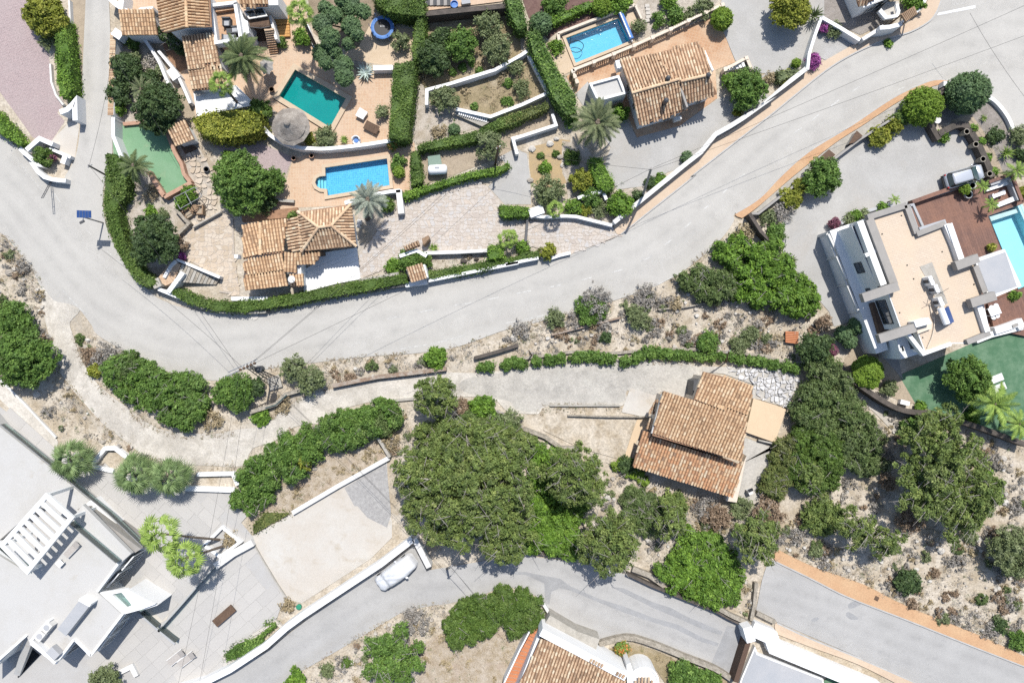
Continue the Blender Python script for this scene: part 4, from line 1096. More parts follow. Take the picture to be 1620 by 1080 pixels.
for k in range(11):
 f0, f1 = k / 11, (k + 0.93) / 11
 lp = lambda u, v, f: (u[0] + (v[0] - u[0]) * f, u[1] + (v[1] - u[1]) * f)
 z = 2.0 * (1 - k / 11)
 part('step', MB().prism(ccw([XY(lp(a0, b0, f0), z), XY(lp(a1, b1, f0), z), XY(lp(a1, b1, f1), z), XY(lp(a0, b0, f1), z)]), max(-0.02, z - 0.5), z), MT_['salmon2'], hA)
part('doorway', MB().prism(ccw(PW('t1 1240,350 1370,350 1400,500 1270,520')), -0.02, 0.19), MT_['darkwood'], hA)
part('awning', MB().slab3(R3('A 1175,560 1215,548 1255,570 1200,588', (1.9, 1.9, 1.6, 1.6)), 0.05), MT_['greyrender'], hA)
# --- hipped house by the road with the white drive
hF = house('hipped_house', 'low house with hipped clay roof and white drive beside the long road hedge', 'house', 'F 0,340 640,780')
HZ = 4.3
roofs(hF, [('F 278,290 598,245 478,374 402,385', (3.0, 3.0, HZ, HZ)), ('F 600,247 630,497 480,376', (3.0, 3.0, HZ)),
           ('F 628,500 302,532 402,387 480,377', (3.0, 3.0, HZ, HZ)), ('F 300,530 278,292 401,386', (3.0, 3.0, HZ))], 'tilesold',
      ridges=[('F 402,386 480,376', (HZ, HZ)), ('F 402,386 278,291', (HZ, 3.0)), ('F 480,376 598,246', (HZ, 3.0)), ('F 480,376 630,498', (HZ, 3.0)), ('F 402,386 301,531', (HZ, 3.0))])
wh = walls(hF, 'F 278,290 598,245 630,497 300,530', 3.0, 2.9, 0.4)
roofs(hF, [('F 205,332 277,318 300,528 240,535 215,505', (2.75, 2.95, 2.95, 2.7, 2.7))], 'tilesold')
roofs(hF, [('F -62,372 42,358 45,548 -58,580', (3.1, 3.1, 2.75, 2.75)), ('F 52,352 205,332 186,540 50,552', (3.1, 3.1, 2.75, 2.75)),
           ('F -56,592 180,545 190,640 -52,664', (2.65, 2.65, 2.35, 2.35)), ('F -52,674 190,648 215,738 -48,770', (2.25, 2.25, 1.95, 1.95)),
           ('F 190,535 262,545 268,660 195,655', (2.75, 2.75, 2.3, 2.3)), ('F 225,672 308,668 308,745 230,752', (2.1, 2.1, 1.9, 1.9)),
           ('F 258,540 412,540 398,585 368,605 270,612', (2.7, 2.7, 2.4, 2.3, 2.3))],
      ridges=[('F 46,355 47,550', (3.15, 2.8))])
walls(hF, 'F -62,372 205,335 186,540 215,738 -48,770', 2.0, 1.9, 0.25)
walls(hF, 'F 190,535 300,530 308,745 215,745', 2.0, 1.85, 0.2, name='wall')
part('terrace_wall', MB().prism(ccw(PW('F -70,300 40,290 270,262 275,290 205,325 -65,350', 0.5)), -0.05, 0.5), MT_['terracotta'], hF)
part('drive', MB().prism(ccw(PW('F 412,540 635,508 657,700 500,730 310,782 315,640 372,608', 0.25)), -0.02, 0.25), MT_['white'], hF, 'white concrete drive')
for k in range(6):
 z = 0.25
 a, b = P('F 372,608')[0], P('F 632,512')[0]
 q = [(a[0] + 3 + k * 0.5, a[1] + 5 + k * 6.6), (b[0] + 1 + k * 0.9, b[1] + 4 + k * 7.4)]
 part('drive_joint', MB().ribbon([XY(p, z) for p in q], 0.03, z, z + 0.012), MT_['offwhite'], hF)
ac = part('air_conditioner', boxat('F 645,360', 0.9, 0.8, 0.35, 0.6, math.radians(80)), MT_['offwhite'], hF)
part('fan_grille', boxat('F 655,362', 1.0, 0.05, 0.4, 0.4, 0.0), MT_['darkgrey'], ac)
dish = MB(); dc = XY(P('F 235,700')[0], 2.9)
dish.lathe((dc[0], dc[1], 2.7), [(0.05, 0.0), (0.2, 0.04), (0.34, 0.14), (0.36, 0.16), (0.32, 0.15)], 16)
sd = part('satellite_dish', dish, MT_['offwhite'], hF)
part('dish_arm', MB().tube([(dc[0], dc[1], 2.7), (dc[0] + 0.3, dc[1] - 0.2, 3.15)], 0.025).tube([(dc[0], dc[1], 2.0), (dc[0], dc[1], 2.72)], 0.035), MT_['steel'], sd)
part('chimney', boxat('E 1440,560', 2.4, 0.35, 0.35, 0.9), MT_['white'], hF)
part('door', MB().prism(ccw(PW('F 300,535 412,525 410,545 300,552', 2.2)), -0.02, 2.2), MT_['darkwood'], hF)
# --- tiled house by the upper gravel court
hC = house('tiled_house', 'white house under brown clay tiles with flat white annexe by the blue pool', 'house', 'C 700,260 1290,780')
roofs(hC, [('C 695,370 890,330 1048,482 768,568', (2.85, 2.85, 3.75, 3.75)), ('C 892,332 1172,258 1212,315 1262,455 1060,498 1046,480', (2.85, 2.85, 3.0, 3.85, 3.85, 3.75)),
           ('C 768,572 1050,490 1110,672 818,764', (3.75, 3.75, 2.6, 2.6)), ('C 1066,502 1240,460 1290,573 1105,626', (3.85, 3.85, 2.75, 2.75))], 'tilesold',
      ridges=[('C 768,571 1052,488', (3.8, 3.8)), ('C 1066,500 1245,458', (3.9, 3.9))])
wc = walls(hC, 'C 700,372 1172,262 1210,315 1288,572 1105,626 1108,672 818,762', 2.7, 2.55, 0.3)
part('step_wall', MB().ribbon(PW('C 1024,425 1052,490 1108,655', 3.5), 0.2, 2.0, 3.55), MT_['greyrender'], hC)
fa = PW('C 508,512 690,462 735,575 560,622', 2.35)
part('wall', MB().prism(ccw(fa), -0.05, 2.2), MT_['white'], hC, 'flat roofed annexe wall')
part('flat_roof', MB().prism(inset(fa, 0.22), 2.2, 2.215, False), MT_['roofwhite'], hC)
part('parapet', MB().ribbon(inset(fa, 0.11), 0.22, 2.2, 2.5, True), MT_['white'], hC)
for s in ('C 992,476', 'C 980,612', 'C 1237,458'):
 ch = part('chimney', boxat(s, 3.0, 0.34, 0.34, 1.15, 0.28), MT_['darkgrey'], hC)
 c = XY(P(s)[0], 4.15)
 part('chimney_cap', MB().lathe((c[0], c[1], 4.15), [(0.12, 0), (0.25, 0.05), (0.2, 0.12), (0.05, 0.22)], 8), MT_['darkgrey'], ch)
tv = part('roof_vent_slab', boxat('C 985,555', 3.0, 0.7, 0.5, 0.35, 0.3), MT_['terracotta'], hC)
p0 = wc
for i in range(len(p0)):
 a, b = Vector(p0[i]), Vector(p0[(i + 1) % len(p0)])
 n = Vector(((b - a).y, -(b - a).x)).normalized()
 if n.y < -0.5 and (b - a).length > 2.5:
  L = (b - a).length
  win(hC, a, b, L * 0.15, L * 0.35, 0.9, 2.1)
  win(hC, a, b, L * 0.6, L * 0.8, 0.05, 2.1, 'door')
 if n.x < -0.6 and (b - a).length > 4:
  L = (b - a).length
  win(hC, a, b, L * 0.3, L * 0.42, 1.0, 2.0)
  win(hC, a, b, L * 0.62, L * 0.74, 1.0, 2.0)
acx = part('air_conditioner', boxat('C 1050,722', 0.5, 0.8, 0.35, 0.6, 0.3), MT_['offwhite'], hC)
part('porch_cap', boxat('C 690,395', 1.0, 0.5, 0.9, 0.9, 0.25), MT_['white'], hC)
part('side_wall', MB().ribbon(PW('C 1212,310 1265,430', 2.0), 0.2, -0.05, 2.0), MT_['white'], hC)
# --- single tiled house in the middle
hL = house('mottled_roof_house', 'house with stepped mottled clay roofs standing beside the broken concrete yard', 'house', 'L 780,230 1510,980')
roofs(hL, [('L 960,342 1150,396 1203,410 1478,480 1440,765 895,604', (5.45, 5.55, 5.55, 5.65, 4.35, 4.35)), ('L 1205,223 1362,262 1510,312 1480,482 1148,396', (6.1, 6.15, 6.2, 5.67, 5.57))], 'tiles')
walls(hL, 'L 965,345 1140,395 1205,225 1508,312 1440,765 895,604', 4.35, 4.2, 0.35, 'ivory')
roofs(hL, [('L 838,582 900,615 1400,790 1455,770 1388,985 775,797', (3.15, 3.15, 3.15, 3.1, 2.35, 2.35))], 'tilesred')
walls(hL, 'L 845,590 1445,775 1385,980 780,797', 2.4, 2.25, 0.3, 'terracotta')
part('gable_band', MB().slab3(R3('L 948,372 962,345 905,600 888,598', (5.3, 5.3, 4.3, 4.3)), 0.35), MT_['offwhite'], hL)
part('roof_edge', MB().ribbon(PW('L 895,608 1440,768', 4.3), 0.12, 4.1, 4.36), MT_['terracotta'], hL)
tb = MB()
tile_plane(tb, R3('L 918,390 932,398 905,482 868,478', (3.0, 3.0, 2.8, 2.8)))
tile_plane(tb, R3('L 878,505 900,510 885,580 855,572', (2.8, 2.8, 2.6, 2.6)))
pr = part('porch_roof', MB().slab3(R3('L 918,390 934,398 908,484 868,478', (3.0, 3.0, 2.8, 2.8)), 0.12).slab3(R3('L 878,505 900,510 887,582 855,572', (2.8, 2.8, 2.6, 2.6)), 0.12), MT_['terracotta'], hL)
part('roof_tiles', tb, MT_['tilesold'], pr, kind='stuff')
part('chimney', boxat('L 1447,545', 4.2, 0.5, 0.5, 1.2, -0.25), MT_['terracotta'], hL)
part('window', MB().prism(ccw(PW('L 1150,280 1195,262 1200,275 1160,395 1138,392', 2.6)), -0.02, 2.55), MT_['darkgrey'], hL)
part('terrace', MB().prism(ccw(PW('L 1512,385 1640,425 M 170,452 100,655 L 1465,592', 0.5)), -0.05, 0.5), MT_['tan'], hL)
part('side_ledge', MB().prism(ccw(PW('L 1455,770 1470,735 1410,1020 1345,1010 1350,980 1388,985', 1.2)), -0.05, 1.2), MT_['ivory'], hL)
wl = PW('L 780,797 1385,980', 2.4)
win(hL, Vector(wl[0]) + Vector((0.35, 0.25)), Vector(wl[1]) + Vector((0.3, 0.35)), 2.0, 3.6, 0.2, 2.0, 'door', out=0.12)
win(hL, Vector(wl[0]) + Vector((0.35, 0.25)), Vector(wl[1]) + Vector((0.3, 0.35)), 6.0, 7.4, 0.8, 2.0, out=0.12)
# --- tiled house cut off by the lower edge
hP = house('tiled_house', 'tiled house with white parapets and orange side stair cut off at the lower edge', 'house', 'P 200,800 740,1200')
roofs(hP, [('P 212,812 295,832 730,1042 745,1200 20,1200 120,1010', (3.7, 3.7, 3.7, 3.0, 2.6, 3.1))], 'tilesold')
walls(hP, 'P 215,815 730,1045 745,1200 25,1200', 2.6, 2.5, 0.1)
part('parapet', MB().ribbon(PW('P 215,770 425,880 735,1045', 3.9), 0.75, -0.05, 3.9), MT_['white'], hP)
for s in ('P 520,925 600,965 590,985 510,945', 'P 680,1005 730,1030 722,1050 672,1025'):
 tb = MB(); tile_plane(tb, R3(s, (4.1, 4.1, 3.95, 3.95)))
 part('parapet_tiles', tb, MT_['tilesold'], hP, kind='stuff')
part('side_wall', MB().ribbon(PW('P 210,775 75,1130', 2.6), 0.3, -0.05, 2.6), MT_['white'], hP)
part('round_turret', MB().lathe((*XY(P('P 845,1075')[0], 3.0), -0.05), [(1.5, 0), (1.5, 3.0), (1.3, 3.0), (1.3, 2.85)], 20), MT_['white'], hP)
part('buttress', MB().prism(ccw(PW('P 738,970 760,955 778,1010 772,1090 742,1090', 3.2)), -0.05, 3.2), MT_['white'], hP)
tb = MB(); tile_plane(tb, R3('P 800,1040 880,1040 900,1090 780,1090', (3.3, 3.3, 3.0, 3.0)))
part('turret_tiles', tb, MT_['tilesold'], hP, kind='stuff')
s0, s1, e0, e1 = P('P 180,725')[0], P('P 216,748')[0], P('P -20,1090')[0], P('P 62,1100')[0]
for k in range(16):
 f0, f1 = k / 16, (k + 0.84) / 16
 z = 2.4 * (1 - k / 16) * 0.5 + 0.3
 part('stair_step', MB().prism(ccw([XY(lp(s0, e0, f0), z), XY(lp(s1, e1, f0), z), XY(lp(s1, e1, f1), z), XY(lp(s0, e0, f1), z)]), -0.03, z), MT_['stair'], hP)
part('stair_base', MB().slab3(R3('P 180,725 216,748 62,1100 -20,1090', (1.4, 1.4, .25, .25)), .1), MT_['cream'], hP)
part('stair_edge', MB().ribbon(PW('P 165,730 85,880 -10,1080', 1.6), 0.14, -0.05, 1.6), MT_['white'], hP)
# --- flat courtyard house at the lower edge, right of the gate
hQ = house('flat_roof_house', 'flat grey roof with white rim beside the brown sliding gate', 'building', 'P 1530,850 Q 380,1080')
fq = PW('P 1525,860 Q 0,905 400,1060 420,1200 P 1400,1200 1440,1060', 0.8)
part('wall', MB().prism(ccw(fq), -0.05, 0.6), MT_['white'], hQ)
part('flat_roof', MB().prism(inset(fq, 0.15), 0.6, 0.62, False), MT_['roofgrey'], hQ)
sheet('lawn', 'Q 380,1080 420,1040 560,1100 400,1160', 'turf')
# --- white house at the top, right of the driveway
hD = house('white_house', 'white two-storey house with a few roof tiles at the upper edge of the photo', 'house', 'D 490,0 760,0')
wd = walls(hD, 'D 570,115 745,42 790,-200 430,-200', 0.0, 2.3, 0.0)
roofs(hD, [('t2 415,15 440,95 662,2 770,-200 360,-200', (2.7, 2.4, 2.4, 3.6, 3.6))], 'tilesold')
part('terrace', MB().prism(ccw(PW('t2 745,120 830,30 1010,20 1010,170 940,230 820,245', 0.9)), -0.05, 0.9), MT_['cream'], hD)
bl = part('balustrade', MB().ribbon(PW('t2 735,150 820,250 985,225 1005,165 985,60', 1.7), 0.3, 1.55, 1.7).ribbon(PW('t2 735,150 820,250 985,225 1005,165 985,60', 1.2), 0.3, 0.85, 1.0), MT_['white'], hD)
bb = MB()
for a, b in (('t2 740,150', 't2 815,245'), ('t2 825,250', 't2 980,226'), ('t2 988,215', 't2 1003,165')):
 a, b = P(a)[0], P(b)[0]
 for k in range(7):
  q = XY(lp(a, b, k / 6.5), 1.3)
  bb.box((q[0], q[1], 1.0), 0.12, 0.12, 0.55)
part('balusters', bb, MT_['white'], bl, kind='stuff')
win(hD, wd[0], wd[1], 1.2, 4.4, 0.1, 2.3) if len(wd) > 1 else None
for i in range(len(wd)):
 a, b = Vector(wd[i]), Vector(wd[(i + 1) % len(wd)])
 n = Vector(((b - a).y, -(b - a).x)).normalized()
 if n.y < -0.6 and (b - a).length > 2:
  win(hD, a, b, 0.8, (b - a).length - 1.2, 0.2, 1.6, bars=2)
sl_ = thing('slatted_canopy', 'small slatted wooden canopy on the white wall by the curved pavement', 'canopy', (*XY(P('t2 1150,200')[0]), 0))
c4 = [P(s)[0] for s in ('t2 1045,210', 't2 1225,100', 't2 1265,195', 't2 1110,310')]
part('frame', MB().ribbon([XY(q, 2.4) for q in c4], 0.12, 2.28, 2.4, True), MT_['wood'], sl_)
for k in range(8):
 f = (k + 0.5) / 8
 part('slat', MB().ribbon([XY(lp(c4[0], c4[1], f), 2.5), XY(lp(c4[3], c4[2], f), 2.5)], 0.13, 2.403, 2.5), MT_['wood'], sl_)
for q in c4:
 w_ = XY(q, 2.3)
 part('post', MB().box((w_[0], w_[1], -0.03), 0.12, 0.12, 2.3), MT_['wood'], sl_)
# --- modern villa with the cream roof terrace
hV = house('modern_villa', 'large modern white villa with cream paved roof terrace beside the brown wooden deck', 'house', 'I 660,320 1320,1000', 6)
ZR = 6.0
RO = 'I 665,325 905,248 968,432 1140,365 1220,600 1318,598 1415,1028 1270,1092 1190,1092 1015,1146 965,1010 868,1002 792,790 845,752'
rp = ccw(PW(RO, ZR))
part('wall', MB().prism(rp, -0.05, ZR - 0.02), MT_['white'], hV, 'white main block')
part('roof_terrace', MB().prism(inset(rp, 0.1), ZR - 0.02, ZR, False), MT_['roofpaver'], hV)
# parapet in grey-white segments along the terrace edge
for s, zt_ in (('I 668,322 905,248', 6.35), ('I 905,248 968,420', 6.35), ('I 968,425 1140,358', 6.4), ('I 1148,365 1240,580', 6.5), ('I 1325,620 1385,780', 6.4), ('I 1345,850 1400,1020', 6.5), ('I 1415,1028 1275,1085', 6.4), ('I 680,335 830,735', 6.45)):
 w_ = 0.55 if s.startswith('I 668') else (0.75 if s.startswith('I 680') else 0.5)
 part('parapet', MB().ribbon(PW(s, zt_), w_, ZR - 0.2, zt_), MT_['greyrender' if s.startswith(('I 680', 'I 9', 'I 668', 'I 14', 'I 132')) else 'white'], hV)
part('parapet', MB().ribbon(PW('v4 800,190 1150,640 1620,470', 6.3), 0.35, ZR - 0.2, 6.3), MT_['white'], hV)
# heavy cross beams
for s in ('I 640,815 855,742', 'I 1208,620 1345,570', 'I 1300,848 1450,800', 'I 740,1065 960,995'):
 part('cross_beam', MB().ribbon(PW(s, 7.0), 0.82, 6.35, 7.0), MT_['greyrender'], hV)
part('roof_band', MB().ribbon(PW('I 1165,362 1240,580', 6.62), 0.55, 5.6, 6.62), MT_['white'], hV)
part('roof_band', MB().ribbon(PW('I 620,345 765,735', 6.2), 0.6, 5.4, 6.2), MT_['white'], hV)
part('roof_rib', MB().ribbon(PW('I 655,555 720,525', 6.2), 0.35, 5.7, 6.15), MT_['white'], hV)
# west wing: lower, with the shaded passage and screen wall
wv = PW('I 578,375 745,775', 5.5)
part('west_wing', MB().ribbon(wv, 0.3, -0.05, 5.5), MT_['white'], hV)
part('wing_slot', MB().ribbon(wv, 0.2, 5.5, 5.53), MT_['darkgrey'], hV)
part('recess_floor', MB().prism(ccw(PW('I 585,375 640,355 800,740 745,775', 4.4)), -0.05, 4.4), MT_['white'], hV)
for t0_, t1_, za, zb in ((3.5, 4.6, 3.2, 4.6), (6.2, 6.9, 3.4, 4.2)):
 win(hV, wv[0], wv[1], t0_, t1_, za, zb, bars=0, frame='darkgrey', out=0.2)
part('low_wing', MB().prism(ccw(PW('I 435,405 560,362 700,700 760,1000 790,1130 720,1155', 2.6)), -0.05, 2.6), MT_['white'], hV)
sw = MB()
for s in ('I 428,425 470,515', 'I 478,560 540,700', 'I 545,740 610,890'):
 sw.ribbon(PW(s, 2.6), 0.2, 2.35, 2.6)
sw.ribbon(PW('I 425,420 612,900', 2.6), 0.2, 2.2, 2.35)
for f in (0.0, 0.3, 0.65, 1.0):
 q = XY(lp(P('I 425,420')[0], P('I 612,900')[0], f), 2.2)
 sw.box((q[0], q[1], -0.03), 0.2, 0.2, 2.23)
part('screen_wall', sw, MT_['offwhite'], hV)
# shaded patio with dark floor
part('patio_floor', MB().prism(ccw(PW('I 690,850 790,795 868,1002 745,1045', 3.2)), 2.6, 3.2), MT_['darkwood'], hV)
part('south_block', MB().prism(ccw(PW('M 845,30 930,-25 1010,105 870,147', 4.0)), -0.05, 4.0), MT_['white'], hV)
part('opening_shade', MB().prism(ccw(PW('M 785,55 845,30 860,105 810,120', 2.0)), -0.05, 2.0), MT_['black'], hV)  # solid black block, the shade of the opening put into its colour
part('skylight', MB().prism(ccw(PW('v4 765,515 790,510 820,590 785,600', 4.03)), 4.0, 4.05), MT_['glass'], hV)
for i in range(len(rp)):
 a, b = Vector(rp[i]), Vector(rp[(i + 1) % len(rp)])
 n = Vector(((b - a).y, -(b - a).x)).normalized()
 L = (b - a).length
 if (n.y < -0.5 or n.x < -0.7) and L > 2.2:
  win(hV, a, b, L * 0.15, L * 0.85, 3.4, 5.2, bars=2, frame='darkgrey')
  win(hV, a, b, L * 0.15, L * 0.85, 0.2, 2.4, 'glass_door', bars=2, frame='darkgrey')
# east canopy over the terrace
cp = ccw(PW('I 1330,595 1500,535 1572,745 1405,800', 6.2))
part('canopy_roof', MB().prism(ccw(PW('I 1318,580 1502,517 1605,742 1440,812 1400,800', 6.3)), 5.8, 6.3), MT_['white'], hV)
part('canopy_membrane', MB().prism(cp, 6.3, 6.325, False), MT_['roofgrey'], hV)
part('terrace_slab', MB().prism(ccw(PW('I 1400,850 1640,740 1640,1050 1440,1010', 0.4)), 0.1, 0.4), MT_['deck'], hV)
part('low_wall', MB().ribbon(PW('v6 1080,880 1380,780 1540,720 1590,830', 1.0), 0.7, -0.05, 1.0), MT_['white'], hV)
part('low_wall', MB().ribbon(PW('v6 720,1060 1010,945 1600,800', 0.7), 0.6, -0.05, 0.7), MT_['white'], hV)
part('planter', MB().prism(ccw(PW('v6 1395,770 1500,725 1525,775 1420,825', 1.1)), 0.4, 1.1), MT_['greyrender'], hV)
# roof equipment
for k, s in enumerate(('v3 1285,255', 'v3 1380,400', 'v3 1450,615')):
 b = part('roof_unit', boxat(s, ZR, 0.35, 0.85, 1.0, math.radians(24)), MT_['white'], hV)
 c = XY(P(s)[0], ZR + 0.6)
 part('unit_fan', MB().lathe((c[0] - 0.2, c[1], ZR + 0.1), [(0.3, 0), (0.3, 0.7)], 10), MT_['darkgrey'], b)
c = XY(P('v3 1510,860')[0], ZR + 1.0)
tk = part('water_heater', MB().tube([(c[0] - 0.4, c[1] + 0.75, ZR + 0.95), (c[0] + 0.2, c[1] - 0.75, ZR + 0.95)], 0.29, 14), MT_['white'], hV)
pn = R3('v3 1495,735 1575,695 1670,960 1580,1005', (ZR + 1.0, ZR + 0.35, ZR + 0.35, ZR + 1.0))
part('solar_panel', MB().slab3(pn, 0.06), MT_['bluemetal'], hV)
fr_ = MB()
for q in pn:
 fr_.tube([(q[0], q[1], ZR), (q[0], q[1], q[2] - 0.05)], 0.03)
part('panel_frame', fr_, MT_['steel'], hV)
part('concrete_pad', MB().prism(ccw(PW('v3 1080,20 1290,-60 1560,640 1420,720 1250,320', ZR + 0.03)), ZR, ZR + 0.03, False), MT_['concrete'], hV)
an = MB(); c = XY(P('v3 1470,460')[0], ZR + 2)
an.tube([(c[0], c[1], ZR), (c[0], c[1], ZR + 2.0)], 0.03).tube([(c[0] - 0.5, c[1] - 0.3, ZR + 1.9), (c[0] + 0.6, c[1] + 0.4, ZR + 1.95)], 0.02).tube([(c[0] - 0.35, c[1] + 0.3, ZR + 1.8), (c[0] + 0.35, c[1] - 0.3, ZR + 1.8)], 0.02)
part('aerial', an, MT_['darkgrey'], hV)
part('stair_hatch', MB().prism(ccw(PW('v4 985,95 1230,20 1290,120 1020,195', ZR + 1.1)), ZR, ZR + 1.1), MT_['white'], hV)
part('stair_side', MB().prism(ccw(PW('v4 1030,200 1280,120 1290,210 1045,305', ZR + 0.4)), ZR, ZR + 0.4), MT_['ivory'], hV)
part('curved_pipe', MB().tube([(*XY(q, ZR + 0.1), ZR + 0.1) for q in smooth(P('v3 1250,650 1300,900 v4 1320,0 1330,150 1290,350 1210,540'), 5, False)], 0.05), MT_['ivory'], hV)
for s in ('v1 1180,280', 'v1 905,542', 'v1 885,637', 'v1 1262,985', 'v3 977,228', 'v3 738,805', 'v4 1133,365', 'v5 67,338', 'v5 672,955', 'v6 670,0'):
 c = XY(P(s)[0], ZR + 0.02)
 part('roof_drain', MB().lathe((c[0], c[1], ZR), [(0.07, 0), (0.07, 0.03)], 8), MT_['black'], hV)
# glass-roofed stair lobby frame beside the deck
part('lobby_frame', MB().ribbon(PW('I 920,250 945,245 1008,385 975,405 920,250', 5.0), 0.22, 4.8, 5.0), MT_['roofgrey'], hV)
part('lobby_ledge', MB().ribbon(PW('I 985,400 1145,350', 6.4), 0.5, 5.9, 6.38), MT_['roofgrey'], hV)
part('planter_box', MB().ribbon(PW('I 505,360 560,320 650,290 810,240 815,275', 0.5), 0.3, -0.05, 0.5), MT_['roofgrey'], hV)
# deck seating enclosure
dk = thing('deck_planter_seat', 'grey and brown walled seating corner at the far end of the wooden deck', 'seating', (*XY(P('v2 1400,400')[0]), 0))
part('back_wall', MB().ribbon(PW('v2 1110,350 1440,235 1590,620', 0.9), 0.32, -0.02, 0.9), MT_['deck'], dk)
part('inner_wall', MB().ribbon(PW('v2 1130,385 1410,290 1545,610', 0.75), 0.3, -0.02, 0.75), MT_['roofgrey'], dk)
for s in ('v2 1060,450 1380,315 1415,380 1070,490', 'v2 1220,660 1490,550 1525,610 1235,722'):
 part('bench_cushion', MB().prism(ccw(PW(s, 0.45)), 0.05, 0.45), MT_['white'], dk)
t = thing('table', 'white oblong table between the two white benches on the deck', 'table', (*XY(P('v2 1245,525')[0]), 0))
part('tabletop', MB().prism(ccw(PW('v2 1150,540 1340,470 1350,520 1170,590', 0.72)), 0.66, 0.72), MT_['white'], t)
for s in ('v2 1175,555', 'v2 1325,500'):
 c = XY(P(s)[0], 0.66)
 part('leg', MB().box((c[0], c[1], 0.02), 0.12, 0.5, 0.64, 0.3), MT_['white'], t)
part('deck_rail_wall', MB().ribbon(PW('v2 -10,640 300,530 680,400', 0.8), 0.4, -0.02, 0.8), MT_['deck'], hV)
# --- flat white villa, lower corner
hN = house('white_villa', 'flat roofed white villa with glass balustrades and slatted white pergola', 'house', 'N 0,300 735,900', 3.4)
ZV = 3.5
RV = 'N -120,230 40,330 165,402 432,92 735,345 592,525 742,662 552,915 450,812 338,962 180,838 160,785 -20,950 -120,1040'
rv = ccw(PW(RV, ZV))
part('wall', MB().prism(rv, -0.05, ZV - 0.3), MT_['white'], hN)
part('roof', MB().prism(rv, ZV - 0.3, ZV), MT_['roofwhite'], hN)
for s in ('N 592,522 720,352', 'N 745,660 552,912', 'N 452,812 338,960', 'N 338,958 185,838', 'N 552,912 455,815', 'N 160,788 -20,948'):
 part('parapet', MB().ribbon(PW(s, ZV + 0.2), 0.22, ZV - 0.02, ZV + 0.2), MT_['white'], hN)
es = ccw(PW('N 432,88 505,-8 800,290 738,345', 3.4))
part('eave_slab', MB().prism(es, 2.9, 3.4), MT_['roofwhite'], hN)
part('upper_block', MB().prism(ccw(PW('N 470,20 520,10 860,262 800,300', 2.6)), -0.05, 2.6), MT_['greyrender'], hN, 'shaded storey under the eave')  # the facade's shade is put into this grey colour
lg = ccw(PW('J 560,1000 640,1085 N 880,265 810,285 500,10', 1.6))
part('ledge', MB().prism(lg, -0.05, 1.6), MT_['white'], hN)
bal = part('glass_balustrade', MB().ribbon(PW('N 418,105 705,348', ZV + 1.0), 0.035, ZV + 0.02, ZV + 1.0), MT_['clearglass'], hN)
part('balustrade_rail', MB().ribbon(PW('N 418,105 705,348', ZV + 1.04), 0.06, ZV + 1.0, ZV + 1.04), MT_['steel'], bal)
bal2 = part('glass_balustrade', MB().ribbon(PW('J 0,545 300,790 500,960 655,1085 N 870,250', 2.4), 0.035, 1.6, 2.4), MT_['clearglass'], hN)
part('balustrade_rail', MB().ribbon(PW('J 0,545 300,790 500,960 655,1085 N 870,250', 2.44), 0.07, 2.4, 2.44), MT_['steel'], bal2)
bal3 = part('glass_balustrade', MB().ribbon(PW('N -20,250 160,400', ZV + 0.9), 0.035, ZV, ZV + 0.9), MT_['clearglass'], hN)
# terrace north of the villa
part('upper_terrace', MB().prism(ccw(PW('J -80,470 0,560 300,800 500,970 640,1085 N 430,80 230,0 0,205 -80,230', 1.55)), -0.05, 1.55), MT_['roofwhite'], hN)
# window walls facing the garden
for s, zt_, n_ in (('N 612,525 795,312', ZV, 2), ('N 745,665 560,915', ZV, 3), ('N 455,815 340,962', ZV, 1)):
 q = PW(s, zt_)
 a, b = Vector(q[0]), Vector(q[1])
 c0 = Vector(centroid(rv))
 d = (b - a).normalized()
 if Vector((d.y, -d.x)).dot(a - c0) < 0:
  a, b = b, a
 L = (b - a).length
 for k in range(n_):
  win(hN, a, b, L * (k + 0.1) / n_, L * (k + 0.9) / n_, 0.2, 2.7, 'glass_door', bars=2, frame='white', out=0.06)
# pierced balcony canopy
ch = ccw(PW('N 592,530 770,505 945,600 860,632 742,664', 3.3))
hole = ccw(PW('N 680,540 742,527 805,605 768,622', 3.3))
v_, f_ = poly_with_holes(ch, [hole])
mb = MB()
for z in (2.95, 3.3):
 mb.add([(q[0], q[1], z) for q in v_], f_)
for ring in (ch, hole):
 n = len(ring)
 mb.add([(x, y, 2.95) for x, y in ring] + [(x, y, 3.3) for x, y in ring], [(i, (i + 1) % n, (i + 1) % n + n, i + n) for i in range(n)])
part('balcony_canopy', mb, MT_['white'], hN)
part('skylight_glass', MB().prism(inset(hole, 0.02), 2.97, 3.0), MT_['clearglass'], hN)
part('canopy_wall', MB().ribbon(PW('N 875,628 945,605 790,510', 3.0), 0.2, -0.05, 2.95), MT_['white'], hN)
part('stair_head', MB().prism(ccw(PW('N 488,570 552,602 402,792 350,750', ZV + 0.9)), ZV, ZV + 0.9), MT_['roofgrey'], hN)
part('stair_head_wall', MB().prism(ccw(PW('N 485,562 556,598 545,615 478,578', ZV + 1.1)), ZV, ZV + 1.1), MT_['white'], hN)
part('service_wall', MB().ribbon(PW('N 295,700 190,820 335,960', ZV + 0.7), 0.25, ZV, ZV + 0.7), MT_['white'], hN)
for s in ('N 283,742', 'N 240,795'):
 b = part('air_conditioner', boxat(s, ZV, 0.7, 0.95, 0.8, math.radians(-40)), MT_['offwhite'], hN)
 c = XY(P(s)[0], ZV + 0.8)
 part('fan_grille', MB().lathe((c[0], c[1], ZV + 0.8), [(0.28, 0), (0.28, 0.03)], 12), MT_['roofgrey'], b)
part('equipment_box', boxat('N 322,900', ZV, 0.8, 1.1, 0.7, math.radians(45)), MT_['roofgrey'], hN)
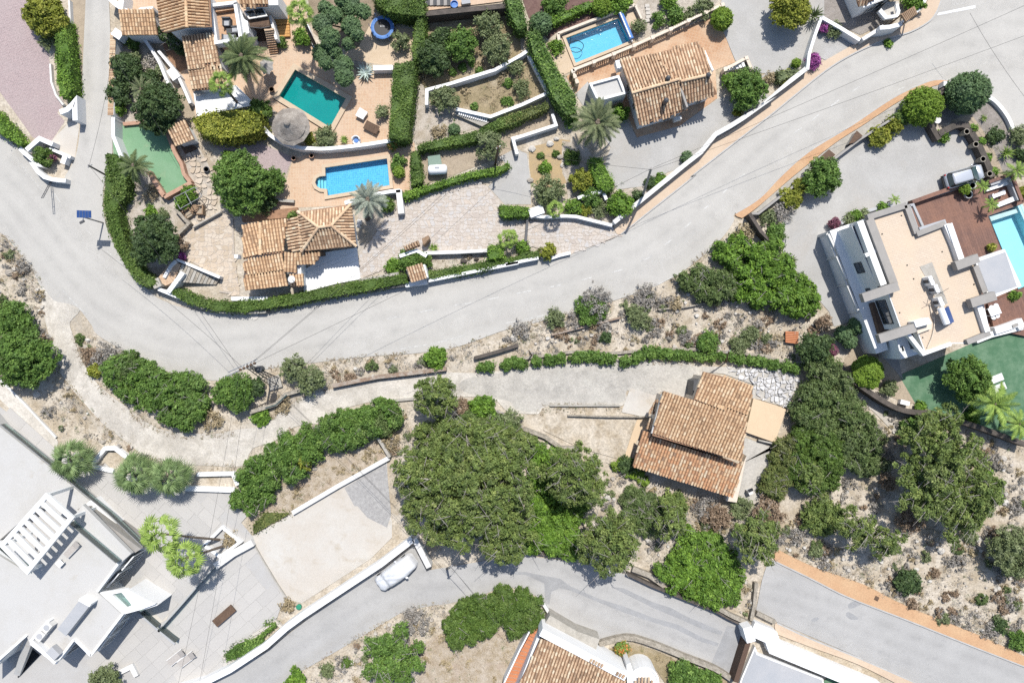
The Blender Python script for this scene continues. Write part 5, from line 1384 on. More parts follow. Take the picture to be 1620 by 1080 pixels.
part('side_block', MB().prism(ccw(PW('w4 -60,740 320,345 400,325 0,760 -60,800', 3.2)), -0.05, 3.2), MT_['white'], hN)
part('stair_ramp', MB().slab3(R3('w4 405,340 500,440 480,560 300,970 210,940', (3.2, 3.2, 2.0, 0.3, 0.3)), 0.25), MT_['roofwhite'], hN)
part('stairwell_shade', MB().prism(ccw(PW('w4 510,540 630,640 300,985 290,970')), -0.02, 0.18), MT_['black'], hN)  # flat black slab; its colour stands for the shade down the stairwell
# pergola
pl = part('pergola_frame', MB().ribbon(PW('N 282,-62 432,73 165,400 10,240', ZV + 2.2), 0.42, ZV + 1.9, ZV + 2.2, True), MT_['white'], hN)
q4 = [P(s)[0] for s in ('N 282,-62', 'N 432,73', 'N 165,400', 'N 10,240')]
for k in range(1, 8):
 f = k / 8
 part('pergola_beam', MB().ribbon([XY(lp(q4[0], q4[3], f), ZV + 2.16), XY(lp(q4[1], q4[2], f), ZV + 2.16)], 0.42, ZV + 1.92, ZV + 2.16), MT_['white'], pl)
for q in q4:
 w_ = XY(q, ZV + 1.9)
 part('pergola_post', MB().box((w_[0], w_[1], 1.4), 0.3, 0.3, ZV + 0.48), MT_['white'], pl)
# glass walls and planters on the villa's terrace
t = thing('glass_fence', 'greenish glass fence across the villa terrace beside the leaning palms', 'fence', (*XY(P('N 1130,560')[0]), 0))
for a, b in (('N 1310,375', 'N 1230,465'), ('N 1228,467', 'N 1145,565'), ('N 1143,567', 'N 1060,662'), ('N 1058,664', 'N 975,755')):
 part('glass_panel', MB().ribbon([XY(P(a)[0], 1.0), XY(P(b)[0], 1.0)], 0.05, -0.02, 1.0), MT_['clearglass'], t)
part('base_kerb', MB().ribbon(PW('N 1310,375 970,762'), 0.25, -0.03, 0.22), MT_['roofgrey'], t)
t = thing('glass_fence', 'short glass fence running down from the villa towards the terrace loungers', 'fence', (*XY(P('N 960,740')[0]), 0))
for a, b in (('N 855,655', 'N 955,742'), ('N 965,752', 'N 1070,832')):
 part('glass_panel', MB().ribbon([XY(P(a)[0], 1.0), XY(P(b)[0], 1.0)], 0.05, -0.02, 1.0), MT_['clearglass'], t)
part('base_kerb', MB().ribbon(PW('N 850,650 1072,838'), 0.2, -0.03, 0.22), MT_['roofgrey'], t)
# thatched gazebo
gz = thing('thatched_gazebo', 'round grey thatched sunshade beside the teal pool', 'gazebo', (*XY(P('B 222,765')[0], 2.4), 0))
c = XY(P('B 222,762')[0], 2.6)
mb = MB()
for k, (r0, z0, z1) in enumerate(((1.9, 2.05, 2.45), (1.5, 2.3, 2.75), (1.05, 2.6, 3.0), (0.6, 2.85, 3.25))):
 prof = []
 n = 22
 vs = []
 for i in range(n):
  tt = 2 * math.pi * i / n; q = random.uniform(0.97, 1.03)
  vs.append((c[0] + r0 * q * math.cos(tt), c[1] + r0 * q * math.sin(tt), z0 + random.uniform(-0.05, 0.05)))
 for i in range(n):
  tt = 2 * math.pi * i / n
  vs.append((c[0] + 0.25 * r0 * math.cos(tt), c[1] + 0.25 * r0 * math.sin(tt), z1 + 0.3))
 mb.add(vs, [(i, (i + 1) % n, (i + 1) % n + n, i + n) for i in range(n)] + [tuple(range(n, 2 * n))])
part('thatch', mb, MT_['thatch'], gz)
part('cap', MB().lathe((c[0], c[1], 3.4), [(0.34, 0), (0.25, 0.1), (0.05, 0.16)], 10), MT_['thatch'], gz)
part('pole', MB().tube([(c[0], c[1], 0), (c[0], c[1], 2.9)], 0.09, 8), MT_['wood'], gz)
# tiled gate shelter on the road hedge
gs = thing('gate_shelter', 'small tiled shelter with white sides set into the long road hedge', 'shelter', (*XY(P('F 1000,660')[0]), 0))
roofs(gs, [('F 935,630 1035,607 1062,690 965,722', (2.5, 2.5, 2.1, 2.1))], 'tilesold')
for a, b in (('F 945,640', 'F 972,715'), ('F 1040,612', 'F 1060,690')):
 part('side_wall', MB().ribbon([XY(P(a)[0], 2.0), XY(P(b)[0], 2.0)], 0.3, -0.05, 2.0), MT_['white'], gs)
gs = thing('gate_shelter', 'small tiled porch with wooden door beside the paved driveway', 'shelter', (*XY(P('F 970,500')[0]), 0))
roofs(gs, [('F 922,505 1010,465 1022,500 930,532', (1.9, 1.9, 1.6, 1.6))], 'tilesold')
part('side_wall', MB().ribbon(PW('F 895,560 1000,525 1060,560', 1.2), 0.35, -0.05, 1.2), MT_['white'], gs)
part('door', MB().prism(ccw(PW('F 1030,455 1070,432 1078,455 1042,495', 1.4)), -0.02, 1.4), MT_['wood'], gs)
# tiled lean-to by the green court
lt = thing('lean_to', 'tiled lean-to roof beside the green court below the dark tree', 'shelter', (*XY(P('A 1100,810')[0]), 0))
roofs(lt, [('A 1025,790 1130,735 1185,850 1065,885', (2.3, 2.3, 1.9, 1.9))], 'tilesold')
part('wall', MB().prism(inset(ccw(PW('A 1030,792 1130,740 1180,848 1068,882', 1.9)), 0.2), -0.05, 1.75), MT_['white'], lt)
part('window', MB().prism(ccw(PW('A 1100,885 1150,868 1200,905 1130,940', 0.2)), -0.02, 0.2), MT_['darkwood'], lt)
# green court surface
gc = sheet('green_court', 'A 690,770 735,762 1010,742 1045,880 1120,1060 E 1160,105 1005,190 900,20 A 745,960 700,960', 'green', z=0.2)
mb = MB()
for k in range(90):      # tile capping along the long white road wall
 q = XY(lp(P('A 688,205')[0], P('A 672,700')[0], k / 89), 1.4)
 mb.tube([(q[0] - 0.28, q[1], 1.33), (q[0] + 0.28, q[1], 1.33)], 0.055, 6, random.random())
single('wall_capping', mb, MT_['tilesold'], 'row of clay capping tiles along the long white side road wall', 'capping', kind='stuff')
# entrance steps
st = thing('entrance_steps', 'long flight of pale steps from the roadside gate up to the paved courtyard', 'steps', (*XY(P('E 1200,660')[0]), 0))
a0, a1, b0, b1 = P('E 1135,615')[0], P('E 1095,720')[0], P('E 1345,700')[0], P('E 1325,735')[0]
for k in range(12):
 f0, f1 = k / 12, (k + 0.93) / 12
 part('step', MB().prism(ccw([XY(lp(a0, b0, f0)), XY(lp(a1, b1, f0)), XY(lp(a1, b1, f1)), XY(lp(a0, b0, f1))]), -0.03, 0.9 - 0.06 * k), MT_['stonewall' if k % 2 else 'concrete'], st)
part('landing', MB().prism(ccw(PW('E 1070,600 1130,615 1090,720 1040,745 985,710')), -0.03, 0.95), MT_['salmon'], st)
# orange wooden platforms beside the villa steps
for i, s in enumerate(('B 135,105 225,97 228,158 140,164', 'B 140,168 228,162 232,232 150,236')):
 t = thing('wooden_platform', ('upper', 'lower')[i] + ' orange wooden platform beside the brown villa steps', 'platform', (*centroid(PW(s)), 0))
 q = P(s)
 for k in range(4):
  f0, f1 = k / 4, (k + 0.9) / 4
  part('plank', MB().prism(ccw([XY(lp(q[0], q[3], f0)), XY(lp(q[1], q[2], f0)), XY(lp(q[1], q[2], f1)), XY(lp(q[0], q[3], f1))]), -0.02, 0.3), MT_['orangewood'], t)
# ------------------------------------------------------------------ pools
def pool(label, key, wmat, bmat, depth=1.5, top=0.2, cop=0.45, copm='coping', wl=-0.02, shelf=None):
 o = ccw(POOLS[key])
 t = thing('swimming_pool', label, 'swimming pool', (*centroid(o), -depth))
 n = len(o)
 mb = MB()
 mb.add([(x, y, -depth) for x, y in o] + [(x, y, top - 0.04) for x, y in o], [tuple(range(n))] + [(i, (i + 1) % n, (i + 1) % n + n, i + n) for i in range(n)])
 part('basin', mb, MT_[bmat], t)
 part('water', _mbq(inset(o, 0.004), wl), MT_[wmat], t)
 if cop:
  part('coping', MB().ribbon(inset(o, -cop / 2 + 0.06), cop, -0.05, top, True), MT_[copm], t)
 return t
def _mbq(pts, z):
 m = MB(); m.add([(x, y, z) for x, y in pts], [tuple(range(len(pts)))]); return m
pg_ = pool('rectangular teal green swimming pool beside the thatched sunshade', 'green', 'watergreen', 'basingreen', 0.6, cop=0.5)
pm_ = pool('bright blue mosaic swimming pool with a rounded step end', 'mosaic', 'water', 'basinmosaic', 0.55, cop=0.35)
for k in range(3):
 x = 392 + k * 17
 part('pool_step', MB().prism(ccw(PW('F %d,%d %d,%d %d,%d %d,%d' % (x, 84 - k * 3, x + 15, 81 - k * 3, x + 17, 150, x + 4, 145 + k * 2))), -0.55, -0.2 - k * 0.1), MT_['basinpale'], pm_)
pb_ = pool('blue swimming pool with a hose coiled in the water by the balustrade', 'blue', 'water', 'basin', 0.7, cop=0.3)
pp_ = pool('pale turquoise swimming pool beside the wooden deck', 'pale', 'waterpale', 'basinpale', 0.9, cop=0.0)
part('entry_bench', MB().prism(ccw(PW('I 1404,322 1585,268 1592,292 1412,350')), -0.9, -0.12), MT_['offwhite'], pp_)
part('pool_rim', MB().ribbon(PW('I 1590,250 1640,360 1890,940'), 0.5, -0.9, 0.12), MT_['basinpale'], pp_)
hs = MB()
c = XY(P('C 430,285')[0])
hp = [(c[0] + 0.75 * math.cos(a) * (1 + 0.05 * math.sin(3 * a)), c[1] + 0.6 * math.sin(a), 0.0) for a in np.linspace(0, 9.5, 50)]
single('pool_hose', hs.tube(hp + [(*XY(P('C 400,240')[0]), 0.0), (*XY(P('C 375,200')[0]), 0.24)], 0.035, 5), MT_['black'], 'dark cleaning hose coiled on the water of the blue pool', 'hose')
rc = thing('pool_cover_roller', 'rolled blue pool cover on a roller at the end of the blue pool', 'pool cover', (*XY(P('C 735,160')[0]), 0))
a, b = XY(P('C 700,78')[0], 0.5), XY(P('C 768,240')[0], 0.5)
part('rolled_cover', MB().tube([(*a, 0.5), (*b, 0.5)], 0.26, 12), MT_['bluecloth'], rc)
for q in (a, b):
 part('stand', MB().box((q[0], q[1], 0.0), 0.12, 0.5, 0.5, 0.4), MT_['offwhite'], rc)
a, b = Vector(a), Vector(b)
part('roller_strap', MB().ribbon([tuple(a.lerp(b, 0.03) + Vector((-0.12, 0))), tuple(a.lerp(b, 0.97) + Vector((-0.12, 0)))], 0.12, 0.70, 0.77), MT_['white'], rc)
# balustrade between the blue pool and the terracotta patio
def balustrade(label, s, h=0.95, n=40):
 q = P(s)
 t = thing('balustrade', label, 'balustrade', (*XY(q[0]), 0))
 part('base_rail', MB().ribbon([XY(p, 0.15) for p in q], 0.32, -0.05, 0.2), MT_['ivory'], t)
 part('top_rail', MB().ribbon([XY(p, h) for p in q], 0.2, h - 0.12, h), MT_['ivory'], t)
 mb = MB()
 for k in range(n):
  u = (k + 0.5) / n * (len(q) - 1)
  i = min(int(u), len(q) - 2)
  p = lp(q[i], q[i + 1], u - i)
  w_ = XY(p, 0.5)
  mb.lathe((w_[0], w_[1], 0.2), [(0.09, 0), (0.05, 0.12), (0.1, 0.3), (0.045, 0.55), (0.08, h - 0.33)], 6)
 part('balusters', mb, MT_['ivory'], t, kind='stuff')
 m = max(2, int(n / 9))
 for k in range(m + 1):
  u = k / m * (len(q) - 1)
  i = min(int(u), len(q) - 2)
  w_ = XY(lp(q[i], q[i + 1], u - i), h)
  part('pier', MB().box((w_[0], w_[1], -0.05), 0.36, 0.36, h + 0.12, 0.3), MT_['ivory'], t)
balustrade('long ivory balustrade between the blue pool and the terracotta patio', 'C 420,425 610,350 810,268 985,190 1160,105 1325,30', n=72)
balustrade('short ivory balustrade turning down at the pool terrace corner', 'C 410,435 435,500', n=6)
balustrade('ivory balustrade beside the outdoor stair of the tiled house', 'C 1340,425 1470,355 1500,430', n=16)
wall('C 318,205 510,130 790,30', 0.25, 0.6, 'white low wall behind the blue pool', 'ivory')
wall('C 320,205 330,270', 0.3, 0.6, 'white wall end beside the round ball bush and blue pool', 'ivory')
wall('C 790,30 830,115', 0.2, 0.6, 'thin white wall at the head of the blue pool', 'ivory')
sp = thing('outdoor_stair', 'white stair beside the tiled house and upper driveway', 'stair', (*XY(P('C 1380,420')[0]), 0))
for k in range(6):
 q0, q1, r0, r1 = P('C 1330,415')[0], P('C 1345,440')[0], P('C 1440,395')[0], P('C 1450,425')[0]
 part('step', MB().prism(ccw([XY(lp(q0, r0, k / 6)), XY(lp(q1, r1, k / 6)), XY(lp(q1, r1, (k + 0.9) / 6)), XY(lp(q0, r0, (k + 0.9) / 6))]), -0.02, 0.15 + 0.12 * k), MT_['white'], sp)
# stair beside the lower orchard wall
sp = thing('garden_stair', 'white edged garden stair along the dry orchard wall', 'stair', (*XY(P('B 1340,700')[0]), 0))
part('side_string', MB().prism(ccw(PW('B 1235,680 1450,750 1400,780 1230,705')), -0.03, 0.42), MT_['concrete'], sp)
for k in range(14):
 q = XY(lp(P('B 1262,690')[0], P('B 1425,732')[0], k / 13), 0.6)
 part('step', MB().box((q[0], q[1], 0.3), 0.14, 0.42, 0.2 + 0.015 * (13 - k), -0.25), MT_['white'], sp)
# ------------------------------------------------------------------ cars
def rrect(L, W, r, n=5):
 out = []
 for cx, cy, a0 in ((L / 2 - r, W / 2 - r, 0), (-L / 2 + r, W / 2 - r, 90), (-L / 2 + r, -W / 2 + r, 180), (L / 2 - r, -W / 2 + r, 270)):
  for k in range(n + 1):
   a = math.radians(a0 + 90 * k / n)
   out.append((cx + r * math.cos(a), cy + r * math.sin(a)))
 return out
def loft(mb, rings, closed_top=True, r=None):
 n = len(rings[0]); vs = [p for ring in rings for p in ring]; fs = []
 for i in range(len(rings) - 1):
  for k in range(n):
   fs.append((i * n + k, i * n + (k + 1) % n, (i + 1) * n + (k + 1) % n, (i + 1) * n + k))
 fs.append(tuple(range(n - 1, -1, -1)))
 if closed_top:
  fs.append(tuple(range((len(rings) - 1) * n, len(rings) * n)))
 mb.add(vs, fs, r)
 return mb
def xf(c, ang):
 ca, sa = math.cos(ang), math.sin(ang)
 return lambda x, y, z: (c[0] + x * ca - y * sa, c[1] + x * sa + y * ca, z + c[2])
def suv(c, ang, sc):
 t = thing('parked_car', 'silver family car parked on the pale forecourt by the deck', 'car', c)
 F = xf(c, ang)
 L, W = 4.3 * sc, 1.78 * sc
 def ring(l0, l1, w, z, r, taper=0.0):
  q = rrect(l1 - l0, w, min(r, (l1 - l0) * .42))
  return [F(x + (l0 + l1) / 2, y * (1 - taper * max(0, x / (l1 - l0))), z) for x, y in q]
 def sm(name, rings, mat, smooth_=True, parent=t):
  return part(name, loft(MB(), rings), MT_[mat], parent, smooth_=smooth_)
 sm('body', [ring(-L / 2 + .1, L / 2 - .12, W - .12, .28, .25), ring(-L / 2, L / 2, W, .5, .35, .12), ring(-L / 2 + .02, L / 2 - .05, W, .78, .4, .14), ring(-L / 2 + .06, L / 2 - .22, W - .1, .94, .42, .15)], 'carpaint')
 sm('bonnet', [ring(1.1, L / 2 - .12, W - .2, .92, .34, .16), ring(1.18, L / 2 - .3, W - .34, 1.0, .32, .14)], 'carpaint')
 sm('windows', [ring(-L / 2 + .12, 1.2, W - .14, .93, .3, .05), ring(-L / 2 + .34, 0.36, W - .42, 1.46, .3, .04)], 'cardark')
 # windscreen and rear window as plates on the cabin slope
 def plate(name, pts, mat):
  m = MB(); m.add([F(*p) for p in pts], [(0, 1, 2, 3)]); return part(name, m, MT_[mat], t)
 plate('windscreen', [(1.22, .70, 1.03), (1.22, -.70, 1.03), (.38, -.6, 1.53), (.38, .6, 1.53)], 'carglass')
 plate('rear_window', [(-L / 2 + .14, -.64, 1.0), (-L / 2 + .14, .64, 1.0), (-L / 2 + .32, .54, 1.44), (-L / 2 + .32, -.54, 1.44)], 'carglass')
 for s in (-1, 1):
  plate('side_window', [(-L / 2 + .45, s * (W / 2 - .085), 1.0), (1.0, s * (W / 2 - .1), 1.0), (.36, s * (W / 2 - .215), 1.43), (-L / 2 + .5, s * (W / 2 - .205), 1.43)], 'carglass')
 rf = sm('roof', [ring(-L / 2 + .33, 0.38, W - .4, 1.45, .24, .04), ring(-L / 2 + .36, 0.32, W - .46, 1.53, .24, .04), ring(-L / 2 + .6, 0.15, W - .8, 1.565, .25, .03)], 'carpaint')
 for s in (-1, 1):
  part('roof_rail', MB().tube([F(-L / 2 + .5, s * (W / 2 - .27), 1.56), F(.5, s * (W / 2 - .27), 1.58)], .025), MT_['cardark'], rf)
  part('door_mirror', MB().blob(F(.85, s * (W / 2 + .07), 1.0), .08, .1, .07, 8, 5), MT_['carpaint'], t)
  part('headlight', MB().blob(F(L / 2 - .22, s * (W / 2 - .3), .76), .17, .2, .1, 8, 5), MT_['lampglass'], t)
  part('tail_light', MB().box(F(-L / 2 + .07, s * (W / 2 - .17), .72), .1, .14, .2, ang), MT_['redlamp'], t)
  for x in (-1.3 * sc, 1.32 * sc):
   w_ = part('wheel', MB().tube([F(x, s * (W / 2 - .24), .32), F(x, s * (W / 2 + .005), .32)], .32, 16), MT_['tyre'], t)
   part('rim', MB().tube([F(x, s * (W / 2 - .1), .32), F(x, s * (W / 2 + .015), .32)], .2, 12), MT_['steel'], w_)
 part('bumper', MB().box(F(-L / 2 - .01, 0, .36), .16, W - .3, .22, ang), MT_['cardark'], t)
 part('bumper', MB().box(F(L / 2 - .05, 0, .33), .16, W - .6, .2, ang), MT_['cardark'], t)
c = XY(P('I 1245,78')[0], 0.6)
suv((c[0], c[1], ST * _zc[0] * 0 + 0.13), math.radians(16), 0.93)
# car under a silver cover
c = XY(P('O 873,405')[0], 0.6)
cc = thing('covered_car', 'car wrapped in a crumpled silver cover beside the long white wall', 'car', (c[0], c[1], 0))
ang = math.radians(36.5)
F = xf((c[0], c[1], 0.13), ang)
Lc, Wc = 4.75, 1.95
mb = MB()
nx, ny = 44, 22
def cover_h(u, v):
 """height over the car: bonnet, windscreen, roof, tail"""
 prof = np.interp(u, [-1, -.93, -.8, -.62, -.56, -.40, .1, .45, .72, .9, 1], [.12, .66, .88, .93, .9, 1.36, 1.5, 1.46, 1.3, .95, .12])
 side = (1 - abs(v) ** 5) ** 0.6 if abs(v) < 1 else 0
 z = prof * (0.25 + 0.75 * side)
 z += 0.03 * math.sin(9 * u + 5 * v) * math.sin(4 * v + 3 * u) + (0.04 if u < -.4 else .012) * math.sin(23 * u - 8 * v) * (0.4 + abs(v)) + .012 * math.sin(13 * v + 17 * u)
 return max(0.1, z + random.uniform(-.008, .008))
def cover_w(u):
 return np.interp(u, [-1, -.85, -.3, .4, .85, 1], [.62, .92, .98, 1.0, .88, .55])
for i in range(nx + 1):
 for j in range(ny + 1):
  u, v = -1 + 2 * i / nx, -1 + 2 * j / ny
  z = cover_h(u, v)
  mb.v.append(F(u * Lc / 2, v * Wc / 2 * cover_w(u), z if 0 < j < ny and 0 < i < nx else 0.12)); mb.r.append(.5)
for i in range(nx):
 for j in range(ny):
  k = i * (ny + 1) + j
  mb.f.append((k, k + ny + 1, k + ny + 2, k + 1))
part('cover', mb, MT_['silver'], cc, smooth_=True)
for x in (-1.5, 1.5):
 for s in (-1, 1):
  part('wheel', MB().tube([F(x, s * (Wc / 2 - .28), .3), F(x, s * (Wc / 2 - .07), .3)], .3, 14), MT_['tyre'], cc)
for s in (-1, 1):
 part('mirror_bulge', MB().blob(F(.75, s * (Wc / 2 + .02), .98), .16, .13, .12, 8, 5, .08), MT_['silver'], cc)
# ------------------------------------------------------------------ garden objects
tr = thing('trampoline', 'round trampoline with blue padded edge on the sand', 'trampoline', (*XY(P('B 790,170')[0], .7), 0))
c = XY(P('B 790,168')[0], 0.75)
part('jumping_mat', MB().lathe((c[0], c[1], .72), [(.86, 0), (.86, .015)], 24), MT_['black'], tr)
ringp = [(1.18, .66), (1.18, .78), (1.0, .82), (.84, .78), (.84, .7)]
mb = MB(); n = 28; vs = []
for r_, z in ringp:
 for k in range(n):
  a = 2 * math.pi * k / n
  vs.append((c[0] + r_ * math.cos(a), c[1] + r_ * math.sin(a), z))
mb.add(vs, [(i * n + k, i * n + (k + 1) % n, ((i + 1) % 5) * n + (k + 1) % n, ((i + 1) % 5) * n + k) for i in range(5) for k in range(n)])
part('padded_edge', mb, MT_['bluecloth'], tr)
for k in range(6):
 a = 2 * math.pi * k / 6
 part('leg', MB().tube([(c[0] + 1.1 * math.cos(a), c[1] + 1.1 * math.sin(a), 0), (c[0] + 1.1 * math.cos(a), c[1] + 1.1 * math.sin(a), .7)], .03), MT_['steel'], tr)
 part('net_pole', MB().tube([(c[0] + 1.22 * math.cos(a), c[1] + 1.22 * math.sin(a), 0.05), (c[0] + 1.24 * math.cos(a), c[1] + 1.24 * math.sin(a), 1.5)], .03), MT_['bluecloth'], tr)
mb = MB()
for k in (-1, 0, 1):
 mb.box((c[0] + k * .16, c[1] + .12, .736), .1, .07, .003)
part('mat_print', mb, MT_['white'], tr)
def lounger(label, s, s2, mat, frame, w=0.68, lift=0.45, back=0.5, group=None, L=None):
 """s foot end, s2 head end (photo points)"""
 a, b = Vector(XY(P(s)[0], .3)), Vector(XY(P(s2)[0], .4))
 d = (b - a); L = L or d.length; d.normalize(); ang = math.atan2(d.y, d.x)
 F = xf((a.x, a.y, 0.1), ang)
 t = thing('sun_lounger', label, 'sun lounger', (a.x, a.y, 0.1), group)
 m = MB(); m.add([F(0, -w / 2, .3), F(L * .66, -w / 2, .3), F(L * .66, w / 2, .3), F(0, w / 2, .3), F(0, -w / 2, .26), F(L * .66, -w / 2, .26), F(L * .66, w / 2, .26), F(0, w / 2, .26)],
     [(0, 1, 2, 3), (7, 6, 5, 4), (0, 4, 5, 1), (1, 5, 6, 2), (2, 6, 7, 3), (3, 7, 4, 0)])
 part('seat', m, MT_[mat], t)
 m = MB(); x0, x1, z0, z1 = L * .67, L, .3, .3 + back * .6
 m.add([F(x0, -w / 2, z0), F(x1, -w / 2, z1), F(x1, w / 2, z1), F(x0, w / 2, z0), F(x0, -w / 2, z0 - .04), F(x1, -w / 2, z1 - .04), F(x1, w / 2, z1 - .04), F(x0, w / 2, z0 - .04)],
          [(0, 1, 2, 3), (7, 6, 5, 4), (0, 4, 5, 1), (1, 5, 6, 2), (2, 6, 7, 3), (3, 7, 4, 0)])
 part('backrest', m, MT_[mat], t)
 fm = MB()
 for y in (-w / 2 - .03, w / 2 + .03):
  fm.tube([F(0, y, .27), F(L * .95, y, .27)], .03)
 part('frame', fm, MT_[frame], t)
 for x in (.12, L * .85):
  for y in (-w / 2, w / 2):
   part('leg', MB().tube([F(x, y, 0), F(x, y, .27)], .025), MT_[frame], t)
 return t
lounger('brown wooden sun lounger beside the teal pool', 'B 685,760', 'B 765,800', 'darkwood', 'darkwood', .8, back=.2)
lounger('grey lounger on the white roof beside the small white table', 'N 398,305', 'N 472,228', 'sling', 'offwhite', .6, back=.3)
for o in COL.objects:
 pass
lounger('sling lounger nearest the villa of the two at the lower edge', 'N 1032,958', 'N 1125,885', 'sling', 'white', .68, back=.5, group='pair of sling loungers')
lounger('sling lounger nearest the road of the two at the lower edge', 'N 1095,968', 'N 1188,898', 'sling', 'white', .68, back=.5, group='pair of sling loungers')
lounger('upper of the two pale loungers on the green lawn', 'M 1488,250', 'M 1412,282', 'cushion', 'white', .62, back=.25, group='loungers on the lawn')
lounger('lower of the two pale loungers on the green lawn', 'M 1505,305', 'M 1425,340', 'cushion', 'white', .62, back=.6, group='loungers on the lawn')
for o in list(COL.objects):       # the roof lounger stands on the roof
 if o.get('label', '').startswith('grey lounger on the white roof'):
  a = Vector(XY(P('N 398,305')[0], ZV + .3))
  o.location = (a.x, a.y, ZV)
def table_box(name, label, cat, s, z, h, top='white', legs='white', lz=0.05):
 q = PW(s, z + h)
 t = thing(name, label, cat, (*centroid(q), z))
 part('tabletop', MB().prism(ccw(q), z + h - lz, z + h), MT_[top], t)
 for p in inset(q, .08):
  part('leg', MB().box((p[0], p[1], z), .07, .07, h - lz), MT_[legs], t)
 return t
table_box('side_table', 'small white square table on the white villa roof', 'table', 'N 335,350 362,325 390,350 363,378', ZV, .42)
table_box('side_table', 'pale square table on the terrace beside the teal pool', 'table', 'B 652,655 702,685 672,730 624,705', 0.1, .4, 'cushion')
t = table_box('dining_table', 'white table on the deck below the canopy of the modern villa', 'table', 'v6 930,460 1140,400 1200,540 1000,610', .4, .74)
for s, l in (('v6 1000,440', 'canopy side of the white deck table, nearer the house'), ('v6 1085,405', 'canopy side of the white deck table, nearer the pool'), ('v6 1040,620', 'lawn side of the white deck table, nearer the house'), ('v6 1110,590', 'lawn side of the white deck table, nearer the pool')):
 c = XY(P(s)[0], .8)
 ch_ = thing('chair', 'white chair on the ' + l, 'chair', (c[0], c[1], .4), 'chairs around the deck table')
 part('seat', MB().lathe((c[0], c[1], .8), [(.26, 0), (.26, .05)], 10), MT_['white'], ch_)
 part('pedestal', MB().tube([(c[0], c[1], .4), (c[0], c[1], .82)], .05), MT_['white'], ch_)
# small patio chair by the teal pool
c = XY(P('B 632,858')[0], .4)
t = thing('patio_chair', 'round white and blue tub chair by the curved pool wall', 'chair', (c[0], c[1], 0.1))
part('seat', MB().lathe((c[0], c[1], .12), [(.4, 0), (.42, .3), (.3, .32)], 14), MT_['white'], t)
part('cushion', MB().lathe((c[0], c[1], .44), [(.25, 0), (.25, .07)], 12), MT_['bluecloth'], t)
bk = MB()
for a in np.linspace(math.radians(20), math.radians(160), 9):
 bk.box((c[0] + .38 * math.cos(a), c[1] + .38 * math.sin(a), .4), .1, .14, .4, a)
part('backrest', bk, MT_['white'], t)
# roof-terrace armchairs and sofa
def armchair(name, label, s, w, d, rot=0.0, z=2.5, group=None):
 c = XY(P(s)[0], z + .5)
 F = xf((c[0], c[1], z), rot)
 t = thing(name, label, 'sofa' if name == 'sofa' else 'armchair', (c[0], c[1], z), group)
 part('base', MB().box(F(0, 0, .05), w, d, .32, rot), MT_['greycushion'], t)
 part('cushion', MB().box(F(0, -.05, .37), w - .3, d - .22, .12, rot), MT_['roofgrey'], t)
 part('backrest', MB().box(F(0, d / 2 - .07, .37), w, .14, .38, rot), MT_['greycushion'], t)
 for q in (-1, 1):
  part('armrest', MB().box(F(q * (w / 2 - .07), -.07, .37), .13, d - .16, .22, rot), MT_['greycushion'], t)
armchair('armchair', 'dark wicker armchair at the back of the sunken roof terrace', 'A 1382,135', .8, .8)
armchair('armchair', 'dark wicker armchair beside the low table on the sunken terrace', 'A 1436,182', .75, .8, -1.5)
armchair('sofa', 'dark wicker sofa at the front edge of the sunken terrace', 'A 1397,232', 1.4, .75, math.pi)
table_box('low_table', 'dark low table between sofa and armchairs on the sunken terrace', 'table', 'A 1380,176 1410,173 1413,204 1382,207', 2.5, .4, 'greycushion', 'greycushion')
# wicker set below the green court
for i, (s, r) in enumerate((('E 1150,300', .6), ('E 1225,280', -1.6))):
 c = XY(P(s)[0], .4)
 t = thing('wicker_chair', ('large tan wicker chair at the corner of the stone wall', 'tan wicker chair at the end of the wicker set')[i], 'chair', (c[0], c[1], .05))
 F = xf((c[0], c[1], .05), r)
 part('seat', MB().box(F(0, 0, 0), .95, .75, .4, r), MT_['verge'], t)
 part('backrest', MB().box(F(0, .34, .4), .95, .12, .35, r), MT_['wood'], t)
 for q in (-1, 1):
  part('armrest', MB().box(F(q * .41, -.06, .4), .12, .6, .2, r), MT_['wood'], t)
c = XY(P('E 1190,268')[0], .5)
t = thing('wicker_table', 'round tan wicker table between the wicker chairs', 'table', (c[0], c[1], .05))
part('tabletop', MB().lathe((c[0], c[1], .5), [(.38, 0), (.38, .05)], 14), MT_['wood'], t)
part('pedestal', MB().tube([(c[0], c[1], .05), (c[0], c[1], .5)], .14, 8), MT_['wood'], t)
pf = thing('plant_arbour', 'grey steel frame with climbing greenery below the green court', 'frame', (*XY(P('E 1150,200')[0]), 0))
for k, s in enumerate(('E 1060,205 1100,272', 'E 1130,170 1170,245', 'E 1190,140 1235,195', 'E 1100,272 1235,195', 'E 1060,205 1190,140')):
 q = [(*XY(p, 1.6), 1.6 + .01 * k) for p in P(s)]
 part('bar', MB().tube(q, .04), MT_['steel'], pf)
for s in ('E 1060,205', 'E 1190,140', 'E 1100,272', 'E 1235,195'):
 c = XY(P(s)[0], 1.6)
 part('post', MB().tube([(*c, 0), (*c, 1.6)], .035), MT_['steel'], pf)
# planter bench on the terrace
c = XY(P('N 1368,668')[0], .4)
t = thing('bench', 'long brown wooden bench on the pale slab terrace', 'bench', (c[0], c[1], .1))
part('seat', MB().box((c[0], c[1], .35), 2.5, .85, .15, math.radians(41)), MT_['darkwood'], t)
F = xf((c[0], c[1], .1), math.radians(41))
for x in (-1, 1):
 part('leg', MB().box(F(x, 0, 0), .15, .8, .26, math.radians(41)), MT_['darkwood'], t)
